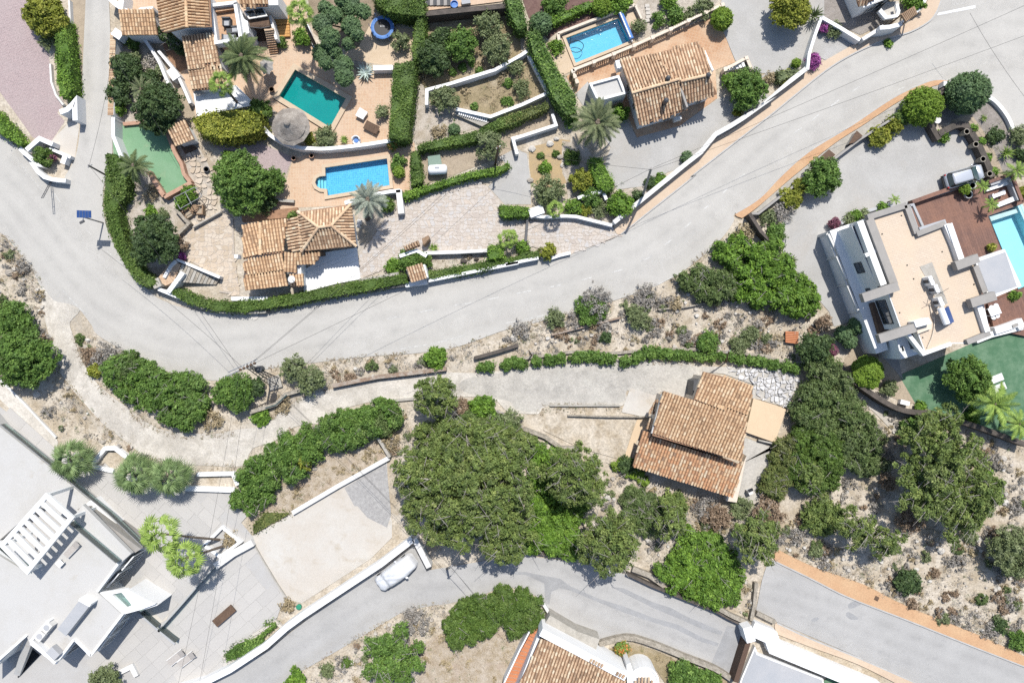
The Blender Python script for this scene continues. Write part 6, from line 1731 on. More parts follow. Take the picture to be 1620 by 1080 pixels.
# gas tank and box by the trailer bed
t = thing('gas_tank', 'white lying gas tank on feet in the tan plot', 'tank', (*XY(P('B 1125,1035')[0], .6), 0))
c = XY(P('B 1127,1035')[0], .8)
part('vessel', MB().tube([(c[0] - .98, c[1] - .05, .75), (c[0] - .9, c[1] - .05, .75), (c[0] - .72, c[1] - .04, .75), (c[0] + .72, c[1] + .04, .75), (c[0] + .9, c[1] + .05, .75), (c[0] + .98, c[1] + .05, .75)], [.2, .4, .5, .5, .4, .2], 16), MT_['white'], t, smooth_=True)
part('valve_cover', MB().box((c[0], c[1] + .1, 1.22), .5, .16, .1), MT_['roofgrey'], t)
for x in (-.5, .5):
 part('foot', MB().box((c[0] + x, c[1], 0), .14, .7, .4), MT_['concrete'], t)
t = thing('storage_box', 'grey green storage box with slatted lid behind the white gas tank', 'box', (*XY(P('B 1110,975')[0], .6), 0))
q = ccw(PW('B 1070,958 1140,948 1150,1000 1075,1010', .6))
part('body', MB().prism(q, 0, .56), MT_['tank'], t)
part('lid', MB().prism(inset(q, -.05), .56, .64), MT_['tank'], t)
# red grating crate on the dry plot
t = thing('wooden_crate', 'terracotta slatted crate standing on the dry plot by the dark conifer', 'crate', (*XY(P('M 205,25')[0]), 0))
q = P('M 165,5 M 168,-25 M 240,-30 M 248,0')
q4_ = P('M 165,45 165,-25 245,-22 242,55')
part('body', MB().prism(inset(ccw([XY(p, .5) for p in q4_]), .06), 0, .45), MT_['darkwood'], t)
for k in range(7):
 f = (k + .5) / 7
 part('slat', MB().ribbon([XY(lp(q4_[0], q4_[1], f), .5), XY(lp(q4_[3], q4_[2], f), .5)], .13, .45, .5), MT_['stair'], t)
# white box, green round lid, paving bits
single('white_chest', boxat('M 895,412', 0.05, .95, .45, .5, -.25), MT_['white'], 'small white chest on the stone path below the lawn corner', 'chest')
single('green_lid', MB().lathe((*XY(P('O 285,610')[0]), 0.1), [(.28, 0), (.28, .2), (.2, .24), (.05, .25)], 14), MT_['binblue'], 'round dark green lid in the sandy corner by the cream court', 'lid')
t = thing('terrace_box', 'small white box on a post beside the stone house yard', 'box', (*XY(P('L 1495,960')[0]), 0))
part('box', boxat('L 1495,958', .0, .45, .45, .9, .4), MT_['offwhite'], t)
part('lid', boxat('L 1495,945', .9, .5, .3, .06, .4), MT_['black'], t)
def pot(label, s, r, h, mat='offwhite', group=None):
 c = XY(P(s)[0], h)
 t = thing('plant_pot', label, 'pot', (c[0], c[1], .1), group)
 part('pot_body', MB().lathe((c[0], c[1], .1), [(r * .7, 0), (r, h - .15), (r, h - .1), (r * .8, h - .1), (r * .78, h - .2)], 14), MT_[mat], t)
 part('pot_soil', MB().lathe((c[0], c[1], h - .12), [(r * .77, 0), (r * .77, .02)], 12), MT_['brownbed'], t)
 return t
for s, l in (('D 1272,803', 'round pale pot nearest the pavement on the dark curved wall'), ('D 1328,880', 'round pale pot second from the pavement on the dark curved wall'),
             ('D 1372,970', 'round pale pot third from the pavement on the dark curved wall'), ('D 1412,1060', 'round pale pot beside the silver car on the dark curved wall')):
 pot(l, s, .3, 1.1, 'stonewall', 'pots along the dark curved wall')
pot('grey round pot under the small ball tree on the deck', 'v2 810,530', .42, .5, 'roofgrey')
pot('pale pot behind the ball tree on the deck edge', 'v2 870,400', .36, .6, 'offwhite')
pot('terracotta pot below the curved pool wall nearest the gazebo', 'B 248,965', .25, .4, 'brickred')
pot('terracotta pot below the curved pool wall further along', 'B 357,950', .25, .4, 'brickred')
pot('dark pot beside the teal pool near the villa', 'B 113,545', .28, .45, 'darkwood')
pot('round grey pot beside the garden path', 'E 1258,30', .3, .45, 'darkgrey')
pot('round grey pot beside the large round bush', 'E 1322,155', .3, .45, 'darkgrey')
pot('dark pot on the terrace above the hipped house', 'F 165,288', .28, .45, 'darkwood')
c = XY(P('D 1090,735')[0], .5)
t = thing('stone_vase', 'white round stone vase in the shade of the two clipped balls', 'vase', (c[0], c[1], .1))
part('bowl', MB().lathe((c[0], c[1], .1), [(.15, 0), (.3, .3), (.36, .5), (.28, .5)], 14), MT_['offwhite'], t)
part('foot', MB().lathe((c[0], c[1], .05), [(.25, 0), (.2, .08)], 12), MT_['offwhite'], t)
t = thing('parasol', 'folded grey parasol on its side at the pool villa terrace', 'parasol', (*XY(P('t1 1440,850')[0]), .05))
c = XY(P('t1 1440,850')[0], .6)
mb = MB(); nseg = 16
vs = [(c[0], c[1], 1.9)] + [(c[0] + .75 * math.cos(2 * math.pi * k / nseg) * (1 if k % 2 else .8), c[1] + .95 * math.sin(2 * math.pi * k / nseg) * (1 if k % 2 else .8), 1.5) for k in range(nseg)]
mb.add(vs, [(0, k + 1, (k + 1) % nseg + 1) for k in range(nseg)])
part('canopy', mb, MT_['greyrender'], t)
part('pole', MB().tube([(c[0], c[1], .05), (c[0], c[1], 1.9)], .03), MT_['steel'], t)
for s, l in (('D 375,960 430,912 470,945 415,995', 'brown square lid on the wall strip beside the lower pavement, nearer the forecourt tree'), ('D 552,878 600,797 637,830 582,872', 'brown square lid on the wall strip beside the lower pavement, nearer the agave bush')):
 q = ccw(PW(s, 1.2)); t = thing('meter_cabinet', l, 'cabinet', (*centroid(q), 0))
 part('body', MB().prism(inset(q, .06), -.05, 1.14), MT_['concrete'], t)
 part('lid', MB().prism(q, 1.14, 1.2), MT_['darkwood'], t)
# flat stepping stones
for k, s in enumerate(('C 862,40', 'C 866,62', 'C 868,85', 'C 868,108', 'C 862,130')):
 o = single('stepping_stone', MB().box((*XY(P(s)[0]), .0), .45, .32, .19, random.uniform(-.2, .2)), MT_['cream'], ('topmost', 'second', 'middle', 'fourth', 'lowest')[k] + ' of the five pale stepping stones on the upper garden path', 'stepping stone', 'stepping stones of the upper path')
# neighbouring pool deck, top edge
sheet('stone_path', 'B 1040,-40 1540,-40 1545,10 1050,70', 'salmon')
t = thing('pool_cover', 'grey slatted pool cover at the upper edge of the photo', 'pool cover', (*XY(P('B 1120,10')[0]), 0))
for k in range(8):
 part('cover_slat', MB().prism(ccw(PW('B %d,-40 %d,-40 %d,40 %d,42' % (1040 + k * 21, 1060 + k * 21, 1060 + k * 21, 1040 + k * 21))), .05, .25), MT_['greycushion' if k % 2 else 'greyrender'], t)
single('blue_basin', MB().lathe((*XY(P('B 1230,28')[0], .3), .15), [(.3, 0), (.4, .25), (.34, .25), (.28, .08)], 14), MT_['bluecloth'], 'round blue basin beside the grey slatted cover', 'basin')
single('grey_chest', boxat('B 1300,10', .15, .9, .45, .35, .15), MT_['roofgrey'], 'small pale grey chest near the round blue basin', 'chest')
# ------------------------------------------------------------------ poles, lamp, cables
def pole(label, top, base, h, r=.1, mat='concrete', name='utility_pole', arms=0):
 a, b = XY(P(top)[0], h), XY(P(base)[0], 0)
 t = thing(name, label, 'pole', (*b, 0))
 part('shaft', MB().tube([(b[0], b[1], -.1), (a[0], a[1], h)], [r * 1.3, r], 8), MT_[mat], t)
 part('insulator_bracket', MB().box((a[0], a[1], h - .25), .5, .08, .08, .6), MT_['steel'], t)
 return a
pA = pole('grey utility pole beside the curved hedge at the side road', 'A 540,1010', 'A 650,1072', 4.2, .08, 'darkgrey')
pR = pole('grey utility pole behind the white wall of the gravel court', 'G 888,25', 'G 832,208', 8.2, .11, 'greyrender')
pB = pole('wooden utility pole beside the tree of the tan plot', 'B 1498,895', 'F 1478,5', 5.2, .09, 'darkwood')
pO = pole('dark utility pole under the pines at the lower road', 'O 1205,372', 'O 1182,385', 5.0, .1, 'darkgrey')
pL = pole('thin dark post among the oleanders beside the yard', 'L 142,95', 'L 160,128', 3.0, .06, 'darkwood')
pM = pole('thin dark post in the oleander row above the stone bed', 'L 1362,100', 'L 1345,165', 4.0, .06, 'darkwood')
# solar street lamp at the junction
sb = XY(P('E 632,358')[0])
sc_ = XY(P('E 512,303')[0], 4.0)
t = thing('solar_street_lamp', 'tall street lamp with a blue solar panel over the road bend', 'street lamp', (*sb, 0))
part('mast', MB().tube([(*sb, -.1), (sb[0], sb[1], 4.0)], [.08, .06], 8), MT_['steel'], t)
part('arm', MB().tube([(sb[0], sb[1], 3.7), (sc_[0], sc_[1], 3.9)], .04, 6), MT_['steel'], t)
pn_ = part('solar_panel', MB().slab3(R3('E 468,280 555,283 556,327 468,325', (4.15, 4.15, 4.0, 4.0)), .05), MT_['bluemetal'], t)
gm = MB()
for k in range(1, 5):
 a, b = lp(P('E 468,280')[0], P('E 555,283')[0], k / 5), lp(P('E 468,325')[0], P('E 556,327')[0], k / 5)
 gm.tube([(*XY(a, 4.16), 4.165), (*XY(b, 4.02), 4.02)], .012, 4)
part('panel_grid', gm, MT_['steel'], pn_)
la = XY(P('E 495,350')[0], 3.8)
part('lamp_head', MB().box((la[0], la[1], 3.6), .5, .22, .1, .5), MT_['darkgrey'], t)
part('lamp_arm', MB().tube([(sc_[0], sc_[1], 3.85), (la[0], la[1], 3.66)], .03), MT_['steel'], t)
# traffic mirror / sign stub at the junction
t = thing('road_sign', 'grey ladder-like sign frame on the road beside the white junction wall', 'sign', (*XY(P('E 305,110')[0]), 0))
a0, a1 = P('E 308,112')[0], P('E 258,205')[0]
for dx in (-4, 4):
 part('rail', MB().tube([(*XY((a0[0] + dx * .35, a0[1]), .3), .3), (*XY((a1[0] + dx * .35, a1[1]), 2.2), 2.2)], .035), MT_['darkgrey'], t)
for k in range(5):
 q = lp(a0, a1, k / 4)
 z = .3 + 1.9 * k / 4
 c = XY(q, z)
 part('rung', MB().tube([(c[0] - .12, c[1], z), (c[0] + .12, c[1], z)], .025), MT_['darkgrey'], t)
part('foot', MB().tube([(*XY(a0), -.05), (*XY(a0, .3), .35)], .06), MT_['darkgrey'], t)
# lattice pylon with cross arm
tb_ = P('K 138,288')[0]; tt_ = P('J 1515,190')[0]
hp_ = 7.6
b_, a_ = XY(tb_), XY(tt_, hp_)
pt = thing('lattice_pylon', 'steel lattice power pylon with cross arm between road and track', 'pylon', (*b_, 0))
cor = [(-1, -1), (1, -1), (1, 1), (-1, 1)]
def pyl(f, k):
 r_ = .42 * (1 - f) + .14 * f
 return (b_[0] + (a_[0] - b_[0]) * f + cor[k][0] * r_, b_[1] + (a_[1] - b_[1]) * f + cor[k][1] * r_, hp_ * f)
for k in range(4):
 part('leg', MB().tube([pyl(0, k), pyl(1, k)], .05, 5), MT_['darkgrey'], pt)
br_ = MB()
for i in range(9):
 for k in range(4):
  br_.tube([pyl(i / 9, k), pyl((i + 1) / 9, (k + 1) % 4)], .025, 4)
part('bracing', br_, MT_['darkgrey'], pt)
ar = Vector(XY(P('J 1380,250')[0], hp_)); al = Vector(XY(P('J 1560,170')[0], hp_))
ca_ = part('cross_arm', MB().tube([(*ar, hp_ - .1), (*al, hp_ - .1)], .06, 5).tube([(ar.x + .1, ar.y + .35, hp_ - .1), (al.x + .1, al.y + .35, hp_ - .1)], .06, 5), MT_['steel'], pt)
for f in (.5, .62, .74, .86, .98):
 q = ar.lerp(al, f)
 part('insulator', MB().lathe((q.x, q.y, hp_ - .05), [(.07, 0), (.12, .08), (.06, .16), (.12, .24), (.05, .34)], 8), MT_['darkwood'], ca_)
 part('spacer', MB().tube([(q.x, q.y, hp_ - .08), (q.x + .1, q.y + .35, hp_ - .08)], .05, 4), MT_['offwhite'], ca_)
part('transformer', MB().lathe((b_[0] + (a_[0] - b_[0]) * .72 + .4, b_[1] + (a_[1] - b_[1]) * .72 + .2, 5.2), [(.3, 0), (.34, .1), (.34, .9), (.2, 1.0)], 10), MT_['darkgrey'], pt)
part('concrete_base', MB().box((b_[0], b_[1], -.05), 1.3, 1.3, .35, .3), MT_['concrete'], pt)
def cable(label, a, b, sag=.8, r=.013, group='overhead cables'):
 a, b = Vector(a), Vector(b)
 pts = []
 for k in range(17):
  f = k / 16
  p = a.lerp(b, f); p.z -= sag * 4 * f * (1 - f)
  pts.append(tuple(p))
 return single('overhead_cable', MB().tube(pts, r, 5), MT_['cable'], label, 'cable', group)
ht = hp_ + .25
def at(s, z):
 q = XY(P(s)[0], z); return (q[0], q[1], z)
pyt = (a_[0], a_[1], ht)
tp_ = lambda f: (*tuple(ar.lerp(al, f)), ht)
cable('black cable from the pylon across the main road to the gravel court pole', tp_(.98), (pR[0], pR[1], 8.1))
cable('black cable from the pylon across the road towards the tan plot pole', tp_(.86), (pB[0], pB[1], 5.1))
cable('black cable from the gravel court pole along the upper street', (pR[0], pR[1], 8.1), at('D 1700,0', 7.5))
cable('lower black cable running along the upper street over the markings', (pR[0], pR[1], 7.4), at('D 1700,190', 7.0))
cable('black cable crossing the upper street from the top edge', at('D 1290,80', 5.0), at('D 1700,690', 5.0), .3)
cable('black cable from the pylon up to the side road pole', tp_(.5), (pA[0], pA[1], 4.1))
cable('second black cable from the pylon to the hedge bend', tp_(.62), at('E 620,520', 4.5))
cable('black cable from the pylon over the hipped house', tp_(.74), at('F 1180,160', 4.6))
for k, (sx, l) in enumerate(((1110, 'outer'), (1240, 'inner'))):
 cable(l + ' of the two cables running from the pylon over the villa terrace', tp_(.5 + .3 * k), at('N %d,1120' % (sx - 30), 6.0), .6, .011)
cable('upper black cable from the pylon to the lower road pole', (b_[0] + (a_[0] - b_[0]) * .7, b_[1] + (a_[1] - b_[1]) * .7, 5.4), (pO[0], pO[1], 4.9))
cable('lower black cable from the pylon to the lower road pole', (b_[0] + (a_[0] - b_[0]) * .6, b_[1] + (a_[1] - b_[1]) * .6, 4.6), (pO[0], pO[1], 4.6))
cable('black cable from the lower road pole towards the tiled house', (pO[0], pO[1], 4.8), at('O 1480,720', 3.6), .3)
cable('second black cable from the lower road pole over the dry plot', (pO[0], pO[1], 4.9), at('P 20,800', 4.0), .3)
cable('black cable from the side road pole over the garden', (pA[0], pA[1], 4.1), at('A 690,300', 4.0), .3)
cable('black cable dropping over the green court to the villa', at('A 1000,830', 4.0), at('A 690,350', 4.0), .3)
cable('black cable from the gravel court pole to the tan plot pole', (pR[0], pR[1], 7.8), (pB[0], pB[1], 5.1), .8)
# ------------------------------------------------------------------ vegetation
def np_mesh(name, V, F, R, mat, loc=(0, 0, 0)):
 """V (n,4,3) quads -> mesh with per-corner-point value R (n,)"""
 n = len(V)
 me = bpy.data.meshes.new(name)
 me.vertices.add(4 * n); me.loops.add(4 * n); me.polygons.add(n)
 me.vertices.foreach_set('co', (V.reshape(-1, 3) - np.array(loc)).astype(np.float32).ravel())
 me.loops.foreach_set('vertex_index', np.arange(4 * n, dtype=np.int32))
 me.polygons.foreach_set('loop_start', np.arange(0, 4 * n, 4, dtype=np.int32))
 me.polygons.foreach_set('loop_total', np.full(n, 4, dtype=np.int32))
 me.update(calc_edges=True)
 at = me.attributes.new('rnd', 'FLOAT', 'POINT')
 at.data.foreach_set('value', np.repeat(R.astype(np.float32), 4))
 me.materials.append(mat)
 return me
def leaves(C, N, size, R, aspect=0.55, tilt=0.8):
 """diamond leaves at C facing roughly N"""
 n = len(C)
 nr = N + rng.normal(0, tilt, (n, 3)); nr /= np.linalg.norm(nr, axis=1)[:, None] + 1e-9
 u = np.cross(nr, rng.normal(0, 1, (n, 3))); u /= np.linalg.norm(u, axis=1)[:, None] + 1e-9
 v = np.cross(nr, u)
 s = (size * rng.choice([.5, .75, 1, 1, 1.3, 1.7], n) * rng.uniform(.85, 1.15, n))[:, None]
 return np.stack([C - u * s, C - v * s * aspect, C + u * s, C + v * s * aspect], 1), R
def canopy_cloud(blobs, leaf=0.11, dens=16, clump=0.42, per=34, shell=0.2, flat=1.0, up=0.5, low=-0.35, clumpvar=0.5):
 """leaf clumps spread over ellipsoid lobes; blobs: (x, y, z, rx, ry, rz)"""
 Vs, Rs = [], []
 for bx, by, bz, rx, ry, rz in blobs:
  a = 2 * math.pi * max(rx, .05) * max(ry, .05) * 1.3
  n = max(5, int(a * dens / 10 / clump ** 2 * 0.25))
  d = rng.normal(0, 1, (n * 2, 3)); d /= np.linalg.norm(d, axis=1)[:, None]
  d = d[d[:, 2] > low][:n]
  rr = 1 - shell * rng.random(len(d)) ** 1.3 + rng.normal(0, .045, len(d))
  cc = np.array([bx, by, bz]) + d * np.array([rx, ry, rz]) * rr[:, None]
  cs = clump * rng.uniform(.65, 1.3, len(d))
  crnd = rng.normal(.5, .2 * clumpvar * 2, len(d))
  k = np.repeat(np.arange(len(d)), per)
  e = rng.normal(0, 1, (len(k), 3)); e /= np.linalg.norm(e, axis=1)[:, None]
  e *= (rng.random(len(k)) ** .45)[:, None]
  C = cc[k] + e * cs[k][:, None] * np.array([1, 1, flat * .8])
  N = e * .8 + d[k] * .5 + np.array([0, 0, up])
  R = np.clip(crnd[k] * .62 + rng.normal(.5, .26, len(k)) * .38, 0, 1)
  V, R = leaves(C, N, leaf, R)
  Vs.append(V); Rs.append(R)
 return np.concatenate(Vs), np.concatenate(Rs)
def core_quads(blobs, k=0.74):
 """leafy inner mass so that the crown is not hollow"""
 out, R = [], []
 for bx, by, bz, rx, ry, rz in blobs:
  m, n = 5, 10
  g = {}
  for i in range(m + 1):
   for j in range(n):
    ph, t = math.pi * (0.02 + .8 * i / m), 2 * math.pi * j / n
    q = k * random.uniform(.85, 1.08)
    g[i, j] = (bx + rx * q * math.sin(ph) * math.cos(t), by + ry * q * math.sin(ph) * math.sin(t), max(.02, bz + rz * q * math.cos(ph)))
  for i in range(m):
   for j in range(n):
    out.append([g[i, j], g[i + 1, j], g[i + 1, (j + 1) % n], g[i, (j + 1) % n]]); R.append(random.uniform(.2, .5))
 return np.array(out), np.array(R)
KIND = {   # leaf size, density, clump radius, leaves per clump, shell
 'pine': (.088, 15, .33, 54, .5), 'carob': (.10, 19, .34, 42, .24), 'bright': (.10, 17, .34, 44, .34), 'lentisk': (.085, 18, .31, 42, .34), 'olive': (.075, 15, .32, 40, .42),
 'topiary': (.055, 30, .14, 20, .10), 'topdark': (.055, 30, .14, 20, .10), 'yellow': (.09, 19, .26, 34, .22), 'hedge': (.07, 20, .24, 34, .2), 'dryhedge': (.07, 20, .24, 34, .2),
 'maquis': (.075, 18, .31, 46, .36), 'grey': (.075, 8, .32, 26, .6), 'brown': (.08, 11, .3, 30, .5), 'magenta': (.07, 20, .22, 30, .3), 'redflower': (.07, 18, .2, 30, .3), 'purple': (.07, 18, .18, 24, .3),
 'straw': (.08, 8, .3, 24, .6)}
CORE = {'topiary': .93, 'topdark': .93, 'grey': .0, 'straw': .0, 'brown': .3, 'olive': .4, 'pine': 0, 'maquis': .55, 'lentisk': .55, 'bright': .6}
def twigs(parent, blobs, k, L=.8):
 """bare grey twigs and dead branch ends showing among the leaves"""
 mb = MB()
 for b in random.sample(blobs, min(len(blobs), 90)):
  for _ in range(int(k) + (random.random() < k % 1)):
   a, e = random.uniform(0, 6.28), random.uniform(.25, 1.2)
   p = Vector((b[0] + b[3] * .75 * math.cos(a) * math.cos(e), b[1] + b[4] * .75 * math.sin(a) * math.cos(e), b[2] + b[5] * .95 * math.sin(e)))
   d = Vector((math.cos(a + random.uniform(-1, 1)), math.sin(a + random.uniform(-1, 1)), random.uniform(0, .5))) * L * random.uniform(.5, 1.2)
   q = p + d
   mb.tube([tuple(p - d * .3), tuple(p + d * .4 + Vector((0, 0, .06))), tuple(q)], [.028, .02, .008], 4)
   for _ in range(2):
    r = p + d * random.uniform(.2, .7)
    mb.tube([tuple(r), tuple(r + Vector((random.uniform(-.4, .4), random.uniform(-.4, .4), random.uniform(0, .2))) * L)], [.014, .006], 3)
 part('twigs', mb, MT_['greybark'], parent, kind='stuff')
def plant(name, label, cat, kind, blobs, group=None, trunk=None, extra=None):
 """blobs in world metres. trunk: (base x, base y, top z, radius, n limbs)"""
 ls, de, cl, per, sh = KIND[kind]
 V, R = canopy_cloud(blobs, ls, de, cl, per, sh, clumpvar=.5 if kind not in ('topiary', 'topdark') else .2)
 k = CORE.get(kind, .72)
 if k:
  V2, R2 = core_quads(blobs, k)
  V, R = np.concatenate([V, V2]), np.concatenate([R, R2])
 V[:, :, 2] = np.maximum(V[:, :, 2], .012)
 cx = sum(b[0] for b in blobs) / len(blobs); cy = sum(b[1] for b in blobs) / len(blobs)
 if trunk is None:
  zmin = 0.0
  o = bpy.data.objects.new(name, np_mesh(name, V, None, R, LEAF[kind], (cx, cy, zmin)))
  o.location = (cx, cy, zmin)
  COL.objects.link(o); ROOT[o] = (cx, cy, zmin)
  tag(o, label, cat, group)
  if name == 'thicket':
   twigs(o, blobs, .7)
  return o
 bx, by, tz, tr, nl = trunk
 t = thing(name, label, cat, (bx, by, 0), group)
 o = bpy.data.objects.new('crown', np_mesh('crown', V, None, R, LEAF[kind], (bx, by, 0)))
 o.parent = t; COL.objects.link(o); ROOT[o] = (bx, by, 0)
 tm = MB()
 top = (bx + (cx - bx) * .5, by + (cy - by) * .5, tz * .55)
 tm.tube([(bx, by, -.1), (bx + (top[0] - bx) * .4, by + (top[1] - by) * .4, tz * .25), top], [tr * 1.25, tr, tr * .75], 8)
 for b in random.sample(blobs, min(nl, len(blobs))):
  tm.tube([top, ((top[0] + b[0]) / 2, (top[1] + b[1]) / 2, (top[2] + b[2]) / 2 + .1), (b[0], b[1], b[2] + b[5] * .55)], [tr * .6, tr * .4, tr * .1], 6)
 part('trunk', tm, MT_['greybark' if kind == 'pine' else 'bark'], t)
 if name == 'pine_tree':
  twigs(t, blobs, 2.2, 1.3)
 return t
def round_blobs(px, py, r, h, n, squash=.75, zb=.55, spread=.62, jr=.25):
 """n lobes making one crown; px,py,r in photo pixels, h metres"""
 z0 = h * zb
 R_ = r * S * (1 - z0 / H)
 c = XY((px, py), z0)
 out = [(c[0], c[1], z0, R_ * .72, R_ * .72, (h - z0) * .95)]
 a0 = random.uniform(0, 6)
 for k in range(n):
  a = a0 + 2 * math.pi * k / max(1, n) + random.uniform(-.25, .25)
  q = R_ * spread * random.uniform(.8, 1.12)
  rr = R_ * random.uniform(.36, .5) * (1.15 if n < 5 else 1)
  zz = z0 * random.uniform(.75, 1.08)
  out.append((c[0] + q * math.cos(a), c[1] + q * math.sin(a), zz, rr, rr, min(zz * .95, rr * squash * random.uniform(.9, 1.25))))
 return out
def bush(label, s, r, h, kind, n=5, cat='bush', name='bush', group=None, tree=False, tr=.12):
 p = P(s)[0]
 bl = round_blobs(p[0], p[1], r, h, n)
 c = XY(p, h * .55)
 return plant(name, label, cat, kind, bl, group, (c[0], c[1], h, tr, 5) if tree else None)
def ball(label, s, r, h, kind='topiary', cat='topiary', group=None, name='topiary_ball'):
 p = P(s)[0]; R_ = r * S
 z = max(R_ * .8, h - R_)
 c = XY(p, z)
 k = (1 - z / H)
 return plant(name, label, cat, kind, [(c[0], c[1], z, R_ * k * .96, R_ * k * .96, (h - z) if h - z > .2 else R_ * .9)], group, (c[0], c[1], z, .07, 1))
def thicket(label, s, h, kind, cell=1.15, name='thicket', cat='thicket', group=None, dens=1.0, zv=.35):
 """dense shrub mass filling a traced outline: many overlapping lobes of uneven height"""
 poly = ccw(PW(s, h * .6))
 inner = poly
 x, y = scatter(inner, 1.0 / cell ** 2 * 2.9 * dens)
 bl = []
 hh = h * .5
 for a, b in zip(x, y):
  r = cell * random.uniform(.45, .9)
  z = hh * random.uniform(1 - zv * 1.6, 1 + zv * .7)
  bl.append((a, b, z * .9, r, r, max(.3, h - hh) * random.uniform(.7, 1.1)))
 return plant(name, label, cat, kind, bl, group)
def hedge(label, s, h, kind='hedge', name='hedge', group=None, sm=0, leaf=.06, dens=230, rough=.12):
 """clipped hedge from its traced top outline"""
 p = P(s)
 if sm:
  p = smooth(p, sm)
 poly = ccw([XY(q, h) for q in p])
 x, y = scatter(poly, dens)
 bumpz = lambda X, Y: .09 * np.sin(X * 2.3 + Y * 1.1) + .07 * np.sin(Y * 3.1 - X * 1.7) - (rng.random(len(X)) < .06) * .12
 C = [np.stack([x, y, h + bumpz(x, y) + rng.normal(0, rough * .6, len(x))], 1)]
 N = [np.tile([0, 0, 1.0], (len(x), 1))]
 for a, b in zip(poly, poly[1:] + poly[:1]):
  L = math.hypot(b[0] - a[0], b[1] - a[1])
  n = int(L * h * dens * .55)
  if n < 1:
   continue
  t = rng.random(n); zz = rng.random(n) * h
  nx, ny = (b[1] - a[1]) / L, -(b[0] - a[0]) / L
  off = rng.normal(0, rough, n) + .05 * np.sin(zz * 4 + t * L * 2)
  C.append(np.stack([a[0] + (b[0] - a[0]) * t + nx * off, a[1] + (b[1] - a[1]) * t + ny * off, zz], 1))
  N.append(np.tile([nx, ny, .25], (n, 1)))
 C = np.concatenate(C); N = np.concatenate(N)
 ph = np.sin(C[:, 0] * 1.7) * np.sin(C[:, 1] * 1.3 + 1) * .15 + np.sin(C[:, 0] * .6 + C[:, 1] * .9) * .12
 R = np.clip(rng.normal(.5, .22, len(C)) + ph, 0, 1)
 V, R = leaves(C, N, leaf * 1.25, R, .6, .55)
 V[:, :, 2] = np.maximum(V[:, :, 2], .01)
 c = centroid(poly)
 t = thing(name, label, 'hedge', (*c, 0), group)
 o = bpy.data.objects.new('foliage', np_mesh('foliage', V, None, R, LEAF[kind], (*c, 0)))
 o.parent = t; COL.objects.link(o)
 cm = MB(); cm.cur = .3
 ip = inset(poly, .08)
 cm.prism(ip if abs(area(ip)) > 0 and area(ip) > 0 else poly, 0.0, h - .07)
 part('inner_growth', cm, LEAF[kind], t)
 return t
# ---- palms: every frond an object, mesh shared
def frond_mesh(name, L, W, n, droop, mat, fold=.35):
 mb = MB()
 pts = []
 for i in range(n + 1):
  f = i / n
  pts.append((L * (f - .10 * f * f * droop), 0, L * (.30 * f - .52 * droop * f * f)))
 mb.tube(pts, [.035 * (1 - .8 * i / n) + .006 for i in range(n + 1)], 4, .6)
 m = n * 3
 for i in range(2, m):
  f = i / m
  k = f * n; a = int(min(k, n - 1)); q = k - a
  p = tuple(pts[a][t] + (pts[a + 1][t] - pts[a][t]) * q for t in range(3))
  w = W * (math.sin(math.pi * min(1, f * .92 + .10)) ** .6)
  for s in (-1, 1):
   ll = w * random.uniform(.85, 1.1)
   tip = (p[0] + ll * .62, p[1] + s * ll * .86, p[2] - ll * fold * random.uniform(.5, 1.3))
   b = L / m * .42
   mb.add([(p[0] - b, p[1], p[2]), (p[0] + b, p[1], p[2]), ((p[0] + tip[0]) / 2 + b * .9, (p[1] + tip[1]) / 2, (p[2] + tip[2]) / 2 + ll * .06), tip, ((p[0] + tip[0]) / 2 - b * .7, (p[1] + tip[1]) / 2, (p[2] + tip[2]) / 2 + ll * .05)],
                   [(0, 1, 2, 3, 4)], min(1, max(0, random.gauss(.5, .2))))
 me = mesh_from(name, mb)
 me.materials.append(mat)
 return me
def fan_mesh(name, L, Rf, n, mat, split=.5, droop=.25):
 """fan leaf: petiole and folded pointed segments"""
 mb = MB()
 mb.tube([(0, 0, 0), (L * .5, 0, L * .18), (L, 0, L * .12)], [.022, .018, .012], 4, .55)
 o = (L, 0, L * .12)
 for i in range(n):
  a0, a1 = [math.radians(-125 + 250 * (i + k) / n) for k in (0.04, .96)]
  am = (a0 + a1) / 2
  rr = Rf * (1 - .18 * abs(am) / 2.2) * random.uniform(.9, 1.06)
  d = droop * random.uniform(.7, 1.3)
  q = lambda r, a, z: (o[0] + r * math.cos(a), o[1] + r * math.sin(a), o[2] + z)
  mb.add([o, q(rr * split, a0, -d * .12 * rr), q(rr * split, am, .05 * rr), q(rr, am, -d * rr), q(rr * split, a1, -d * .12 * rr)], [(0, 1, 2), (0, 2, 4), (1, 3, 2), (2, 3, 4)],
               min(1, max(0, random.gauss(.55, .2))))
 me = mesh_from(name, mb)
 me.materials.append(mat)
 return me
